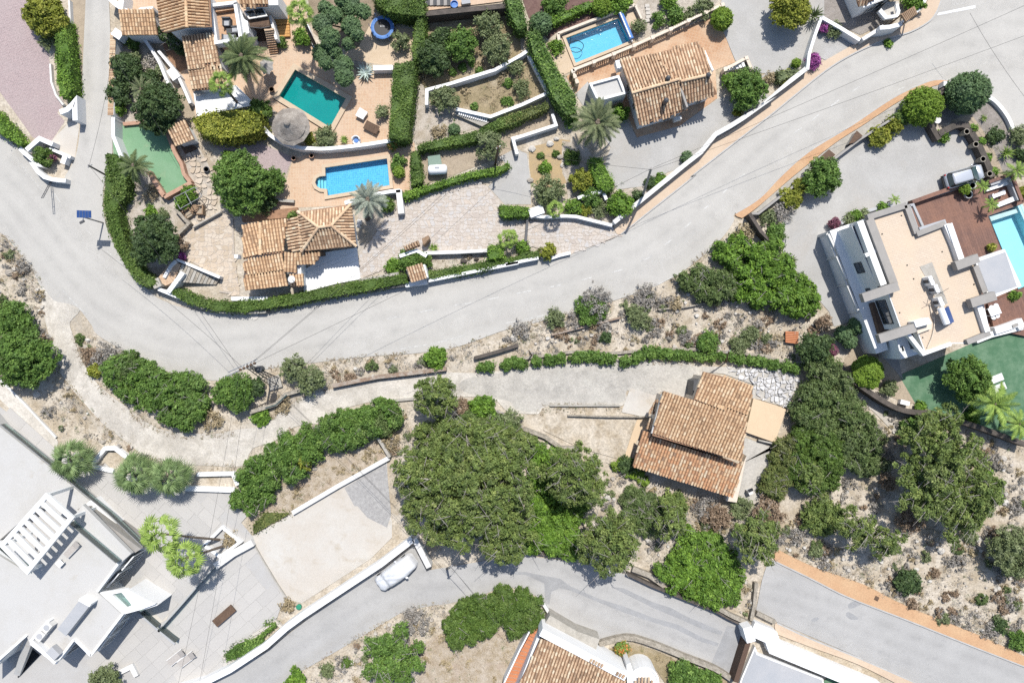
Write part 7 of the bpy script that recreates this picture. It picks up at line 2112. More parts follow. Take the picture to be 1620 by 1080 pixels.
FR = {
 'date': [frond_mesh('frond', 2.45, .40, 9, d, LEAF['palmdate']) for d in (.55, .8, 1.05, 1.3)],
 'phoenix': [frond_mesh('frond', 2.45, .42, 9, d, LEAF['palm']) for d in (.5, .8, 1.05, 1.3)],
 'grey': [frond_mesh('frond', 2.3, .40, 9, d, LEAF['palmgrey']) for d in (.55, .8, 1.05, 1.3)],
 'lite': [frond_mesh('frond', 2.2, .45, 8, d, LEAF['palmlite']) for d in (.6, .9, 1.2)],
 'pale': [frond_mesh('frond', 2.2, .30, 8, d, LEAF['palmdate']) for d in (.4, .7, 1.0)],
 'fan': [fan_mesh('frond', 1.08, .74, 13, LEAF['palmlite'], .6, .5) for _ in range(3)],
 'fanpale': [fan_mesh('frond', 1.05, .95, 18, LEAF['palmfan'], .42, .4) for _ in range(4)],
 'fangreen': [fan_mesh('frond', 1.0, .7, 15, LEAF['palmlite'], .55, .4) for _ in range(3)],
}
def palm(label, s, r, h, kind, n=34, base=None, tr=.2, name='palm_tree', cat='palm tree', ang=(-.35, 1.0), group=None, trunk=True, refL=2.3):
 p = P(s)[0]
 top = (*XY(p, h), h)
 b = XY(P(base)[0]) if base else (top[0], top[1])
 t = thing(name, label, cat, (b[0], b[1], 0), group)
 if trunk:
  mid = ((top[0] + b[0]) / 2, (top[1] + b[1]) / 2, h * .5)
  part('trunk', MB().tube([(b[0], b[1], -.1), mid, (top[0], top[1], h - .05)], [tr * 1.25, tr, tr * .9], 10), MT_['palmtrunk'], t)
  part('crown_boss', MB().blob((top[0], top[1], h), tr * 1.4, tr * 1.4, tr * 1.6, 10, 6, .12), MT_['palmtrunk'], t)
 sc = r * S * (1 - h / H) / refL
 ga = 2.39996
 for k in range(n):
  f = k / max(1, n - 1)
  o = bpy.data.objects.new('frond', FR[kind][min(len(FR[kind]) - 1, int(f * len(FR[kind])))])
  el = ang[1] + (ang[0] - ang[1]) * f ** .75 + random.uniform(-.1, .1)
  az = k * ga + random.uniform(-.2, .2)
  o.rotation_euler = (random.uniform(-.35, .35), -el, az)
  s_ = sc * random.uniform(.88, 1.1) * (0.8 + .25 * f)
  o.scale = (s_, s_, s_)
  o.location = (top[0] - b[0], top[1] - b[1], h)
  o.parent = t
  COL.objects.link(o)
 return t
def spiky(label, s, r, h, mat, n=26, w=.07, cat='agave', name='agave', group=None, up=.5):
 """agave or yucca: a rosette of stiff pointed leaves, each its own part"""
 p = P(s)[0]; c = XY(p, .2)
 t = thing(name, label, cat, (c[0], c[1], 0), group)
 L = r * S
 for k in range(n):
  a = k * 2.39996; e = up * (1 - k / n) + .12
  ll = L * random.uniform(.8, 1.1)
  dx, dy = math.cos(a), math.sin(a); nx, ny = -dy, dx
  z0 = h * .3
  z1 = z0 + ll * math.sin(e * 1.3)
  q = ll * math.cos(e)
  mb = MB(); mb.cur = min(1, max(0, random.gauss(.5, .2)))
  W = w * random.uniform(.8, 1.2)
  base = (c[0] + dx * .04, c[1] + dy * .04, z0)
  m1 = (c[0] + dx * q * .45, c[1] + dy * q * .45, z0 + (z1 - z0) * .6)
  tip = (c[0] + dx * q, c[1] + dy * q, max(.06, z1 - .1 * L))
  mb.add([(base[0] + nx * W * .6, base[1] + ny * W * .6, base[2]), (base[0] - nx * W * .6, base[1] - ny * W * .6, base[2]), (m1[0] - nx * W, m1[1] - ny * W, m1[2] + .04), tip, (m1[0] + nx * W, m1[1] + ny * W, m1[2] + .04), (m1[0], m1[1], m1[2] - .02)],
               [(0, 1, 5), (1, 2, 5), (2, 3, 5), (3, 4, 5), (4, 0, 5)])
  part('leaf', mb, mat, t)
 return t
# ------------------------------------------------------------------ planting, top row
bush('large yellow-green round bush beside the pink cobbled forecourt', 'A 268,85', 33, 3.2, 'yellow', 7, tree=True)
hedge('tall clipped green hedge strip below the yellow-green round bush', 'A 345,105 400,110 420,300 445,550 400,600 370,590 345,500 338,300', 1.7, 'bright')
hedge('clipped green hedge cut off by the photo edge along the main road', 'A -40,660 0,700 80,780 145,875 125,892 60,850 -40,790', 1.2, 'bright')
bush('grey twiggy shrub between forecourt and clipped hedge', 'A 290,250', 13, 1.2, 'olive', 4)
bush('round green bush with purple edge on the junction corner', 'A 262,955', 16, 1.5, 'hedge', 4)
bush('purple leaved shrub hugging the round green bush at the junction', 'A 310,960', 8, 1.1, 'purple', 3)
bush('narrow dark conifer shrub along the long white wall', 'A 760,420', 24, 2.4, 'carob', 6)
bush('dark lower shrub beside the long white wall and pale palm', 'A 725,560', 20, 2.0, 'carob', 5)
bush('dark green shrub at the foot of the white wall above the green court', 'A 720,660', 12, 1.2, 'bright', 4)
bush('dark fine shrub behind the pale palm', 'A 900,490', 16, 1.8, 'carob', 4)
palm('pale yellowish palm beside the dark tree above the green court', 'A 865,545', 27, 2.2, 'pale', 26, tr=.16)
bush('dark dense evergreen tree casting shade on the green court', 'A 965,665', 38, 4.6, 'carob', 9, 'tree', 'evergreen_tree', tree=True)
bush('yellow-green cactus-like shrub on the tiled entrance roof edge', 'A 815,175', 13, 1.6, 'yellow', 4)
bush('small dark shrub below the yellow cactus-like shrub', 'A 800,245', 13, .9, 'hedge', 4)
bush('pale succulent shrub in the white gravel by the long wall', 'A 820,360', 14, .8, 'olive', 4)
bush('silver grey shrub in the gravel beside the curved white path wall', 'A 925,380', 13, .7, 'grey', 4)
bush('small grey-green shrub beneath the silver shrub', 'A 960,450', 12, .7, 'olive', 4)
thicket('narrow dark climber hanging by the villa wall', 'A 960,180 1000,180 1060,230 1110,290 1090,310 1030,260 980,220', 2.2, 'carob', .35)
palm('large dark green date palm beside the sunken terrace', 'A 1480,345', 43, 5.2, 'phoenix', 40, base='A 1500,430', tr=.28)
palm('bright fan palm leaning over the low white extension', 'A 1352,510', 25, 4.6, 'fangreen', 20, base='A 1470,655', tr=.12, refL=1.75, ang=(-.3, 1.2))
hedge('thick yellow-topped hedge beside the pink gravel bed', 'A 1190,735 1250,695 1400,680 1560,690 1590,740 1580,800 1450,835 1300,840 1215,800', 2.2, 'yellow', sm=4, rough=.22, leaf=.08)
bush('dark clipped bush at the end of the thick yellow-topped hedge', 'A 1580,680', 20, 2.0, 'hedge', 5)
palm('green date palm at the edge of the green court', 'A 818,1010', 29, 3.2, 'phoenix', 30, base='A 830,1030', tr=.2)
bush('small leafy shrub at the corner of the pink gravel bed', 'A 1400,985', 17, .9, 'bright', 5)
bush('large grey-green tree above the courtyard house', 'E 1470,120', 46, 5.2, 'lentisk', 11, 'tree', 'olive_tree', tree=True, tr=.2)
bush('dark lobe of shrubbery beside the grey-green tree and terrace', 'F 110,100', 22, 3.2, 'lentisk', 6)
bush('dark shrub below the grey-green tree at the step wall', 'F 70,230', 19, 1.6, 'carob', 5)
HB = 'E 650,-40 632,190 642,330 692,480 785,650 860,735 925,738 945,705 865,640 775,490 728,330 722,240 768,190 772,0 A 745,990 700,940 655,950'
hedge('long curved dark green hedge wrapping the inside of the road bend', HB, 1.5, 'hedge', sm=3)
bush('big dark carob tree inside the bend of the hedge', 'E 945,460', 38, 4.8, 'carob', 9, 'tree', 'carob_tree', tree=True)
bush('tuft of magenta bougainvillea by the courtyard gate', 'E 1102,562', 8, .9, 'magenta', 3)
bush('small bright green shrub in the gravel above the carob tree', 'E 925,292', 9, .8, 'bright', 4)
bush('pale grey-green shrub near the small bright gravel shrub', 'E 995,300', 7, .6, 'olive', 3)
bush('low dry plant below the palm in the garden gravel', 'E 920,170', 14, .5, 'straw', 4)
bush('bright plant under the steel frame, upper', 'E 1155,180', 11, 1.7, 'bright', 4)
bush('bright plant under the steel frame, lower', 'E 1110,232', 11, 1.7, 'bright', 4)
bush('twiggy brown shrub beside the carob tree and courtyard', 'E 1105,490', 12, .9, 'brown', 4)
hedge('long low road hedge from the entrance gate to the gate shelter', 'E 1055,755 1130,770 1250,825 1400,838 1620,825 F 150,805 310,782 600,718 930,668 948,722 700,770 500,805 250,855 0,890 E 1500,905 1320,895 1150,850 1045,790', 1.1, 'hedge')
hedge('low road hedge from the gate shelter towards the yellow ball', 'F 1068,655 1250,625 1430,592 1620,560 G 100,538 205,528 205,565 100,585 0,605 F 1420,650 1250,680 1072,702', .9, 'hedge')
bush('low hedge shrub beside the tiled gate shelter', 'F 960,592', 20, 1.3, 'lentisk', 6)
bush('second low shrub next to the tiled gate shelter', 'F 1040,590', 14, 1.3, 'hedge', 5)
bush('bright shrub at the corner of the white drive', 'F 862,620', 13, .9, 'bright', 4)
spiky('small green yucca at the end of the gate shelter', 'F 1105,510', 10, .8, LEAF['palmlite'], 18, .05, 'yucca', 'yucca')
palm('grey-blue date palm beside the hipped house', 'F 705,215', 38, 4.4, 'grey', 36, base='F 700,330', tr=.25)
bush('clipped shrub hidden behind the grey-blue date palm', 'F 820,245', 11, 1.2, 'hedge', 4)
bush('small ivy tuft on the roof edge of the hipped house', 'F 245,322', 9, 3.3, 'hedge', 3)
# pool garden
palm('fan palm with leaning trunk at the top of the pool garden', 'B 285,75', 26, 6.2, 'fangreen', 24, base='B 385,290', tr=.16, refL=1.75, ang=(-.4, 1.2))
bush('bright rounded shrub beside the orange wooden platforms', 'B 300,225', 14, 1.3, 'bright', 5)
bush('small shrub at the end of the wooden platforms', 'B 172,255', 9, .8, 'hedge', 4)
def lobes(s, rz, zc):
 out = []
 for w in s.split():
  x, y, r = (float(q) for q in w.split(','))
  p = (TILES['B'][0] + x / TILES['B'][2], TILES['B'][1] + y / TILES['B'][2])
  c = XY(p, zc); R_ = r / TILES['B'][2] * S * (1 - zc / H)
  out.append((c[0], c[1], zc + random.uniform(-.25, .25), R_, R_, rz))
 return out
c0 = XY(P('B 610,230')[0])
plant('cloud_pine', 'cloud pruned pine with rounded pads beside the trampoline', 'tree', 'topdark', lobes('425,150,58 500,100,50 590,35,62 670,70,45 600,160,56 470,235,60 580,265,34 640,215,38 545,10,40 440,50,40', .7, 3.2), None, (c0[0], c0[1], 3.2, .2, 8))
c0 = XY(P('B 520,470')[0])
plant('cloud_pine', 'smaller cloud pruned pine leaning over the teal pool', 'tree', 'topdark', lobes('415,320,54 500,312,38 545,395,58 555,465,54 440,380,40', .7, 2.8), None, (c0[0], c0[1], 2.8, .16, 5))
hedge('dark clipped hedge along the upper edge above the trampoline', 'B 720,-40 1040,-40 1045,30 1045,100 1005,95 900,85 830,75 760,35', 2.4, 'hedge')
hedge('narrow clipped hedge running down beside the orchard', 'B 1003,100 1046,100 1050,290 985,380 968,290', 2.0, 'hedge')
hedge('broad tall clipped hedge below the sand play area', 'B 862,385 985,378 990,470 945,845 900,855 828,845', 2.2, 'hedge', sm=0)
bush('sparse shrub with bare stems on the sand by the hedge', 'B 900,250', 16, 1.8, 'olive', 5)
spiky('large blue agave beside the sand play area', 'B 690,445', 17, .7, LEAF['agave'], 26, .1)
spiky('bright green yucca by the curved pool wall', 'B 560,855', 9, .7, LEAF['palmlite'], 22, .045, 'yucca', 'yucca')
bush('grey-green mound at the curved pool wall', 'B 442,840', 19, 1.2, 'olive', 6)
bush('small grey olive ball beside the broad hedge', 'B 785,680', 10, 1.3, 'olive', 4)
bush('yellow-green shrub beside the thatched sunshade', 'B 340,845', 9, .8, 'yellow', 4)
bush('potted shrub with brown tips at the end of the curved wall', 'B 852,882', 10, 1.1, 'redflower', 4)
ball('small bright ball on the path beside the mosaic pool', 'B 890,1050', 9, 1.2)
bush('dark leafy shrub above the small bright ball', 'B 890,990', 12, 1.0, 'lentisk', 4)
bush('orchard tree nearest the broad hedge', 'B 1100,350', 28, 2.8, 'carob', 7, 'tree', 'citrus_tree', tree=True)
bush('orchard tree in the middle of the upper plot', 'B 1270,270', 27, 2.6, 'lentisk', 7, 'tree', 'citrus_tree', tree=True)
bush('dark orchard shrub between hedge and middle orchard tree', 'B 1150,230', 18, 2.2, 'carob', 5)
bush('grey olive tree at the top corner of the orchard', 'B 1435,155', 22, 2.6, 'olive', 7, 'tree', 'olive_tree', tree=True)
bush('grey olive tree above the white orchard wall', 'B 1495,300', 25, 2.6, 'olive', 7, 'tree', 'olive_tree', tree=True)
bush('young olive tree inside the white wall corner', 'B 1170,600', 22, 2.2, 'olive', 6, 'tree', 'olive_tree', tree=True)
for k, (s, r) in enumerate((('B 1220,440', 6), ('B 1280,415', 6), ('B 1335,385', 6), ('B 1385,430', 6), ('B 1555,505', 9), ('B 1540,620', 8), ('B 1350,650', 7), ('C 15,510', 8), ('C 20,620', 7))):
 bush('small green seedling in the orchard, ' + ('nearest the dark citrus tree', 'second along the white wall', 'third along the white wall', 'close above the white wall', 'below the grey olive above the wall', 'beneath the middle of the lower plot', 'above the angled stair', 'by the dense diagonal hedge', 'by the hedge and terrace wall')[k], s, r * .55, .35, 'lentisk', 3, group='orchard seedlings')
bush('scrubby shrub in the lower orchard beside the dense hedge', 'C 95,540', 15, 1.1, 'olive', 5)
bush('leafy shrub in the lower orchard by the terrace wall', 'C 65,410', 11, 1.0, 'olive', 5)
ball('dark rounded ball shrub on the stony path', 'B 1228,790', 9, 1.0, 'topdark', 'bush', name='ball_shrub')
bush('dry yellow plant near the dark ball shrub', 'B 1135,800', 12, .6, 'straw', 4)
hedge('thin clipped hedge along the top of the trailer plot', 'B 1000,890 1060,868 1370,798 1480,738 1640,685 1640,740 1500,792 1380,862 1060,915 1008,925', 1.2, 'hedge')
hedge('thin clipped hedge along the lower orchard wall', 'C -10,712 130,668 258,622 262,662 130,720 0,768', 1.2, 'dryhedge')
bush('grey-green tree in the tan trailer plot', 'B 1445,885', 24, 3.0, 'olive', 7, 'tree', 'olive_tree', tree=True)
hedge('short upright hedge beside the white gas tank', 'B 962,930 1005,918 1030,1060 F 1032,110 968,135 962,0', 1.4, 'hedge')
hedge('low bright hedge between paved driveway and tan plot', 'F 912,172 1060,128 1200,85 1330,45 1480,20 1560,-10 1568,18 1480,60 1340,82 1100,152 940,212 915,205', 1.0, 'bright')
# upper middle
hedge('dense leafy hedge running diagonally beside the tiled house garden, lower stretch', 'C 132,195 200,190 250,290 310,420 370,500 425,585 430,690 372,705 290,600 240,470 170,330', 2.2, 'lentisk', rough=.16)
hedge('dense leafy hedge running diagonally at the top edge, upper stretch', 'C -10,-40 80,-40 100,30 130,170 75,182 25,90', 2.2, 'lentisk', rough=.16)
bush('lower leafy end of the diagonal hedge by the big palm', 'C 395,720', 12, 1.2, 'lentisk', 4)
ball('dark green clipped ball by the corner of the blue pool', 'C 213,150', 18, 2.0, 'topdark')
ball('clipped ball at the top of the reddish bed', 'C 585,45', 15, 1.8, 'topiary')
hedge('low clipped hedge linking the two balls across the reddish bed', 'C 272,112 390,60 505,5 540,35 410,95 290,152', 1.0, 'bright')
bush('loose bush at the upper edge of the reddish bed', 'C 300,20', 20, 1.4, 'lentisk', 5)
bush('hedge shrub at the upper edge beside the blue pool', 'C 690,5', 20, 1.2, 'bright', 5)
bush('low round plant on the pool surround by the clipped ball', 'C 305,285', 10, .7, 'bright', 4)
bush('grey-blue shrub at the pool cover roller', 'C 812,165', 12, 1.2, 'olive', 4)
bush('green bush nearest the balustrade on the upper path', 'C 930,118', 11, 1.0, 'lentisk', 4)
bush('dark bush with pale flowers on the upper path', 'C 1035,95', 15, 1.1, 'lentisk', 5)
bush('bright bush at the top of the upper path', 'C 990,15', 12, 1.0, 'bright', 4)
bush('grey olive shrub at the top edge by the balustrade end', 'C 1215,40', 17, 1.5, 'olive', 5)
bush('grey shrub between balustrade and upper bushes', 'C 1120,95', 12, .8, 'olive', 4)
ball('bright yellow-green clipped ball on the terracotta patio corner', 'C 1318,118', 17, 2.2)
bush('large leafy tree beside the tiled house on the gravel court', 'C 1470,540', 31, 3.2, 'lentisk', 8, 'tree', 'leafy_tree', tree=True)
bush('bright shrub between the tiled house and leafy tree', 'C 1375,500', 14, 1.0, 'bright', 4)
bush('tuft of yellow flowers below the leafy tree', 'C 1412,682', 6, .5, 'yellow', 3)
palm('huge date palm beside the flat white annexe', 'C 560,750', 44, 4.2, 'date', 46, base='C 550,780', tr=.34)
bush('bright shrub between the huge date palm and tiled house', 'C 690,690', 16, 1.5, 'bright', 5)
bush('low shrub under the huge date palm by the sandy bed', 'C 400,960', 12, .6, 'hedge', 4)
ball('small clipped ball against the long white street wall', 'C 1103,960', 9, 1.1, 'topdark')
bush('two small leafy tufts on the sandy bed, larger one', 'C 240,1025', 9, .4, 'bright', 4)
bush('small leafy tuft on the sandy bed nearest the white wall', 'C 212,950', 4, .3, 'hedge', 3)
bush('small leafy tuft on the sandy bed beside the palm', 'C 303,938', 4, .3, 'hedge', 3)
bush('rounded yellow-green bush beside the gravel court shrubs', 'G 468,95', 18, 1.8, 'yellow', 6)
hedge('bright green hedge strip beside the gravel court', 'G 515,-40 575,-40 620,40 665,110 655,155 600,170 555,120 530,60', 1.5, 'bright')
bush('round bright bush at the corner of the white street wall', 'G 698,240', 21, 2.0, 'bright', 7)
bush('low dense shrub inside the bent white wall', 'G 520,200', 17, 1.3, 'lentisk', 5)
bush('bright low shrub beside the fan palm and white wall', 'G 410,255', 14, 1.2, 'bright', 5)
bush('yellowish low plant in the corner bed', 'G 490,280', 10, .7, 'yellow', 4)
bush('grey-green low shrub against the bent white wall', 'G 575,270', 15, .9, 'olive', 5)
palm('small yellowish fan palm in front of the white front wall', 'G 300,275', 17, 2.2, 'fan', 16, tr=.1, refL=1.75)
bush('wispy grey shrub above the small yellowish fan palm', 'G 265,165', 26, 2.2, 'olive', 7)
bush('bright little bush near the utility pole and street wall', 'G 942,100', 10, .9, 'bright', 4)
bush('dark narrow cypress beside the utility pole', 'G 805,190', 9, 1.6, 'carob', 3)
bush('dark low shrub near the utility pole', 'G 885,115', 8, .7, 'carob', 3)
hedge('short clipped hedge at the end of the paved driveway', 'F 1505,250 1620,256 G 140,262 142,318 0,325 F 1512,312', 1.2, 'bright')
o_ = hedge('dark green clipped cube at the edge of the tan bed', 'F 1437,495 1528,492 1530,572 1440,582', 1.4, 'bright', name='topiary_cube')
ball('yellow-green ball shrub at the end of the road hedge', 'G 255,532', 13, 1.4, 'yellow', 'bush', name='ball_shrub')
bush('small dark bush by the divider of the paved driveways', 'G 100,510', 9, .9, 'bright', 4)
palm('small fan palm beside the dark clipped cube', 'F 1550,450', 18, 1.6, 'fan', 14, tr=.1, refL=1.75)
palm('small fan palm near the divider of the paved driveways', 'G 35,445', 14, 1.6, 'fan', 12, tr=.1, refL=1.75)
for k, s in enumerate(('F 1287,592', 'F 1325,565', 'F 1365,578')):
 c = XY(P(s)[0])
 single('boulder', MB().blob((c[0], c[1], .12), .36 - .1 * (k > 0), .28 - .08 * (k > 0), .24, 9, 6, .14, .2), MT_['darkwall'], ('largest', 'smallest', 'middle')[k] + ' dark boulder on the tan bed beside the low road hedge', 'boulder')
# upper right
bush('yellowish tree at the top edge beside the upper driveway', 'D 195,50', 32, 3.6, 'yellow', 8, 'tree', 'leafy_tree', tree=True)
spiky('dark spiky yucca beside the yellowish tree', 'D 325,110', 19, 1.6, LEAF['palm'], 30, .06, 'yucca', 'yucca', up=.9)
bush('large magenta bougainvillea by the drive entrance', 'D 335,370', 13, 1.2, 'magenta', 5)
bush('small magenta bougainvillea at the corner of the slanting wall', 'D 395,172', 7, 1.2, 'magenta', 3)
bush('pale spiky cactus bush by the slanting white wall', 'D 460,182', 13, 1.0, 'olive', 5)
hedge('low grey-green clipped hedge behind the street wall', 'D 115,430 270,425 272,450 200,470 125,500', 1.0, 'olive')
bush('yellow-green shrub in front of the low grey-green hedge', 'D 165,470', 11, .8, 'yellow', 4)
ball('small clipped ball on the upper driveway edge', 'D 230,385', 7, 1.0, 'topiary')
bush('rusty low shrub at the end of the upper driveway wall', 'D 70,475', 9, .6, 'straw', 4)
bush('dark green shrub behind the curved corner wall', 'D 945,15', 18, 1.4, 'bright', 5)
bush('tiny weed tuft on the kerb of the upper street', 'D 788,266', 4, .25, 'bright', 2)
ball('very large dark green clipped ball at the street corner', 'D 1270,570', 32, 3.8, 'topdark')
ball('large bright green clipped ball beside the forecourt', 'D 998,652', 30, 3.2, 'topiary')
bush('bright yellow agave bush along the dark wall', 'D 740,830', 18, 1.3, 'yellow', 6)
bush('yellow leafed bush between agave bush and bright ball', 'D 825,760', 15, 1.3, 'yellow', 5)
bush('dark shrub against the bright clipped ball', 'D 870,720', 14, 1.6, 'hedge', 4)
bush('green tree hanging over the dark wall and forecourt', 'I 395,80', 29, 3.0, 'lentisk', 8, 'tree', 'leafy_tree', tree=True)
bush('yellow-green bush beside the tree on the forecourt edge', 'I 200,205', 18, 1.4, 'yellow', 6)
bush('lime bush against the dark wall by the forecourt tree', 'I 250,130', 13, 1.4, 'yellow', 5)
bush('dry grey lavender bush on the forecourt edge', 'I 150,290', 19, 1.2, 'grey', 6)
bush('low succulent plants behind the grey lavender bush', 'I 60,320', 14, .8, 'olive', 4)
bush('dark low shrubs where forecourt meets the slope', 'I 110,420', 16, 1.0, 'lentisk', 5)
spiky('spiky green yucca on the forecourt edge', 'I 195,590', 12, .9, LEAF['palm'], 26, .05, 'yucca', 'yucca', up=.7)
spiky('small reddish yucca in the corner bed', 'D 1370,725', 8, .6, LEAF['palmlite'], 20, .04, 'yucca', 'yucca')
bush('low dark shrub in the corner bed', 'D 1445,830', 12, .7, 'carob', 5)
spiky('big yellow-green yucca in the corner bed', 'D 1500,940', 15, 1.0, LEAF['palmlite'], 34, .05, 'yucca', 'yucca', up=.8)
bush('white flowering shrub at the photo edge in the corner bed', 'D 1590,830', 17, 1.1, 'olive', 5)
bush('dark shrub at the photo edge below the white flowering shrub', 'D 1610,940', 10, .9, 'carob', 4)
palm('bright palm beside the deck seating corner', 'I 1575,40', 22, 1.8, 'lite', 18, tr=.1)
bush('yellow-green plants by the deck wall at the photo edge', 'I 1612,170', 9, .8, 'yellow', 4)
for s, l in (('D 1305,785', 'nearest the pavement'), ('D 1352,868', 'second from the pavement'), ('D 1395,960', 'third from the pavement'), ('D 1435,1045', 'beside the silver car')):
 bush('small green plant hanging by the pot ' + l, s, 5, 1.0, 'bright', 3, group='plants by the wall pots')
bush('small green plant at the dark wall corner by the two clipped balls', 'D 1122,830', 8, .8, 'bright', 4)
ball('bright ball tree in a pot on the deck', 'v2 750,462', 8, 1.3)
palm('small yellow-green palm on the deck by the seating corner', 'v2 1010,410', 15, 1.5, 'lite', 16, tr=.06)
palm('small yellow-green palm on the deck by the pale pool', 'v2 1140,680', 15, 1.5, 'lite', 16, tr=.06)
palm('green palm clump beside the villa planter and deck', 'I 830,215', 12, 1.3, 'lite', 12, tr=.06)
bush('potted palm plant in the grey planter by the villa', 'I 757,262', 6, 1.0, 'bright', 3)
bush('pale green shrub in the villa planter beside the potted palm', 'I 640,302', 8, .9, 'olive', 4)
bush('green shrub in the villa planter, middle', 'I 590,315', 8, .9, 'bright', 4)
bush('low green shrub in the villa planter, end', 'I 552,335', 8, .8, 'olive', 4)
bush('red leaved shrub at the corner of the villa', 'I 462,362', 10, 1.2, 'purple', 4)
bush('small yellow-green plant by the canopy on the deck', 'v5 1010,260', 5, .8, 'yellow', 3)
bush('small plant under the canopy edge by the terrace table', 'v6 1420,200', 7, .9, 'bright', 3)
ball('big clipped ball by the villa side passage', 'I 597,985', 14, 1.8, 'topdark')
ball('clipped ball tucked behind the big clipped ball', 'I 515,1035', 13, 1.8, 'topdark')
ball('lowest clipped ball of the three by the villa passage', 'M 555,40', 11, 1.6, 'topdark')
bush('bright lime green tree on the stone path corner', 'M 668,225', 25, 2.6, 'topiary', 8, 'tree', 'leafy_tree', tree=True)
bush('loose olive sapling on the stone path', 'M 800,320', 14, 1.2, 'olive', 5)
bush('large dark round tree on the green lawn', 'M 1285,265', 36, 4.0, 'lentisk', 9, 'tree', 'leafy_tree', tree=True)
palm('wide yellow-green palm overhanging the lawn and dark wall', 'M 1440,420', 46, 3.2, 'lite', 20, base='M 1470,470', tr=.14)
palm('yellow-green palm at the photo edge by the dark wall', 'M 1590,540', 34, 2.6, 'lite', 16, tr=.12)
bush('low green shrubs along the dark wall by the lawn palm', 'M 1300,490', 14, .9, 'bright', 4)
bush('small shrub at the lawn corner by the dark wall', 'M 985,440', 8, .7, 'bright', 4)
bush('dark conifer beside the terracotta crate', 'M 350,80', 26, 3.0, 'carob', 7, 'tree', 'conifer', tree=True)
bush('red leaved bush beside the dark conifer', 'M 440,95', 12, 1.2, 'purple', 5)
bush('brown dry top of shrub beside the dark conifer', 'I 400,960', 13, 1.6, 'brown', 5)
# slope above the centre house
thicket('wide bright green thicket filling the slope below the upper street', 'G 1290,520 1350,500 1430,465 1560,472 I 0,500 60,478 110,520 170,570 190,640 250,700 310,750 375,860 385,905 300,915 230,880 130,845 0,850 G 1500,815 1420,800 1420,700 1390,640', 2.2, 'bright', 1.2)
thicket('grey-green thicket beside the road at the end of the slope', 'G 1075,700 1130,650 1230,628 1330,640 1390,680 1420,790 1330,830 1220,815 1140,790 1080,740', 2.0, 'maquis', 1.0)
bush('dry olive-coloured bush just below the sidewalk end', 'G 1450,420', 16, .9, 'straw', 6)
bush('twiggy bare shrub with green base at the road edge', 'G 560,830', 30, 1.8, 'grey', 7)
bush('green base of the twiggy shrub at the road edge', 'G 520,890', 24, 1.2, 'lentisk', 7)
bush('grey-green shrub on the scrub bank, nearest the bare shrub', 'G 800,930', 22, 1.4, 'olive', 6)
bush('dry grey brush along the road above the dry plot', 'G 860,810', 24, .9, 'grey', 6)
bush('small olive shrub at the road edge left of the bare shrub', 'G 300,940', 16, 1.0, 'olive', 5)
bush('grey tuft at the road edge above the oleander row', 'G 90,1010', 15, .8, 'grey', 5)
bush('brown-green shrub beside the ruined stone line', 'G 1035,845', 12, .8, 'straw', 4)
bush('green shrub on the dry plot above the oleander row', 'L 1240,40', 18, 1.2, 'lentisk', 6)
bush('second green shrub on the dry plot with brown twigs', 'G 1495,1030', 15, 1.1, 'olive', 5)
bush('olive shrub on the dry plot beside the thin dark post', 'L 1420,60', 16, 1.1, 'olive', 5)
bush('small dark shrub on the dry plot edge', 'L 610,15', 7, .6, 'carob', 3)
bush('small bright bush above the rust-topped wall', 'K 1110,140', 18, 1.2, 'bright', 6)
ol = 'L 15,182 L 50,165 L 100,170 L 190,162 L 270,150 L 335,140 L 430,135 L 490,132 L 545,130 L 590,145 L 645,145 L 730,158 L 790,140 L 820,125 L 868,105 L 930,112 L 990,115 L 1035,125 L 1075,118 L 1125,125 L 1190,135 L 1255,130 L 1315,130 L 1380,132 L 1435,148 L 1497,155 L 1557,162 M 15,162 M 92,180 M 167,193 M 223,205 K 1395,195 K 1447,190 K 1545,182 K 1600,168'
ws = ol.split()
xs_ = [P(ws[i] + ' ' + ws[i + 1])[0][0] for i in range(0, len(ws), 2)]
rank = [sorted(xs_).index(x) for x in xs_]
ORD = 'first second third fourth fifth sixth seventh eighth ninth tenth eleventh twelfth thirteenth fourteenth fifteenth sixteenth seventeenth eighteenth nineteenth twentieth'.split()
ORD += ['twenty-' + o for o in ORD[:9]] + ['thirtieth'] + ['thirty-' + o for o in ORD[:9]] + ['fortieth']
for i in range(0, len(ws), 2):
 r = 8.6 if 6 < i < 44 else 6.8
 bush(ORD[rank[i // 2]] + ' rounded oleander of the long row, counted from its pylon end', ws[i] + ' ' + ws[i + 1], r * random.uniform(.85, 1.15), 1.0, 'lentisk', 4, group='row of oleanders', name='oleander')
# left bank and track
bush('dark leafy tree cut off by the photo edge above the track', 'E 80,950', 30, 2.8, 'lentisk', 8, 'tree', 'leafy_tree', tree=True)
bush('large dark green tree beside the gravel path and track', 'J 135,135', 48, 4.6, 'lentisk', 10, 'tree', 'leafy_tree', tree=True)
thicket('dense green thicket between the main road and the track', 'J 690,160 760,130 860,175 930,185 1000,215 1100,255 1200,270 1262,305 1270,385 1200,500 1130,555 1060,545 985,520 910,440 830,440 790,390 720,330 650,280 640,220', 2.0, 'lentisk', 1.0)
bush('grey twiggy shrub at the road end of the thicket', 'J 660,130', 26, 1.6, 'grey', 6)
bush('dark dense shrub between grey twigs and the thicket', 'J 760,190', 24, 2.0, 'maquis', 6)
bush('tan dry round bush at the end of the thicket by the track', 'J 1300,520', 19, .8, 'straw', 6)
bush('olive round bush beside the pylon', 'J 1430,350', 33, 2.6, 'lentisk', 8)
bush('yellowish low shrub on the inside of the track curve', 'J 575,220', 11, .8, 'yellow', 4)
bush('brown dry shrub above the yellowish shrub', 'J 545,120', 16, .9, 'brown', 4)
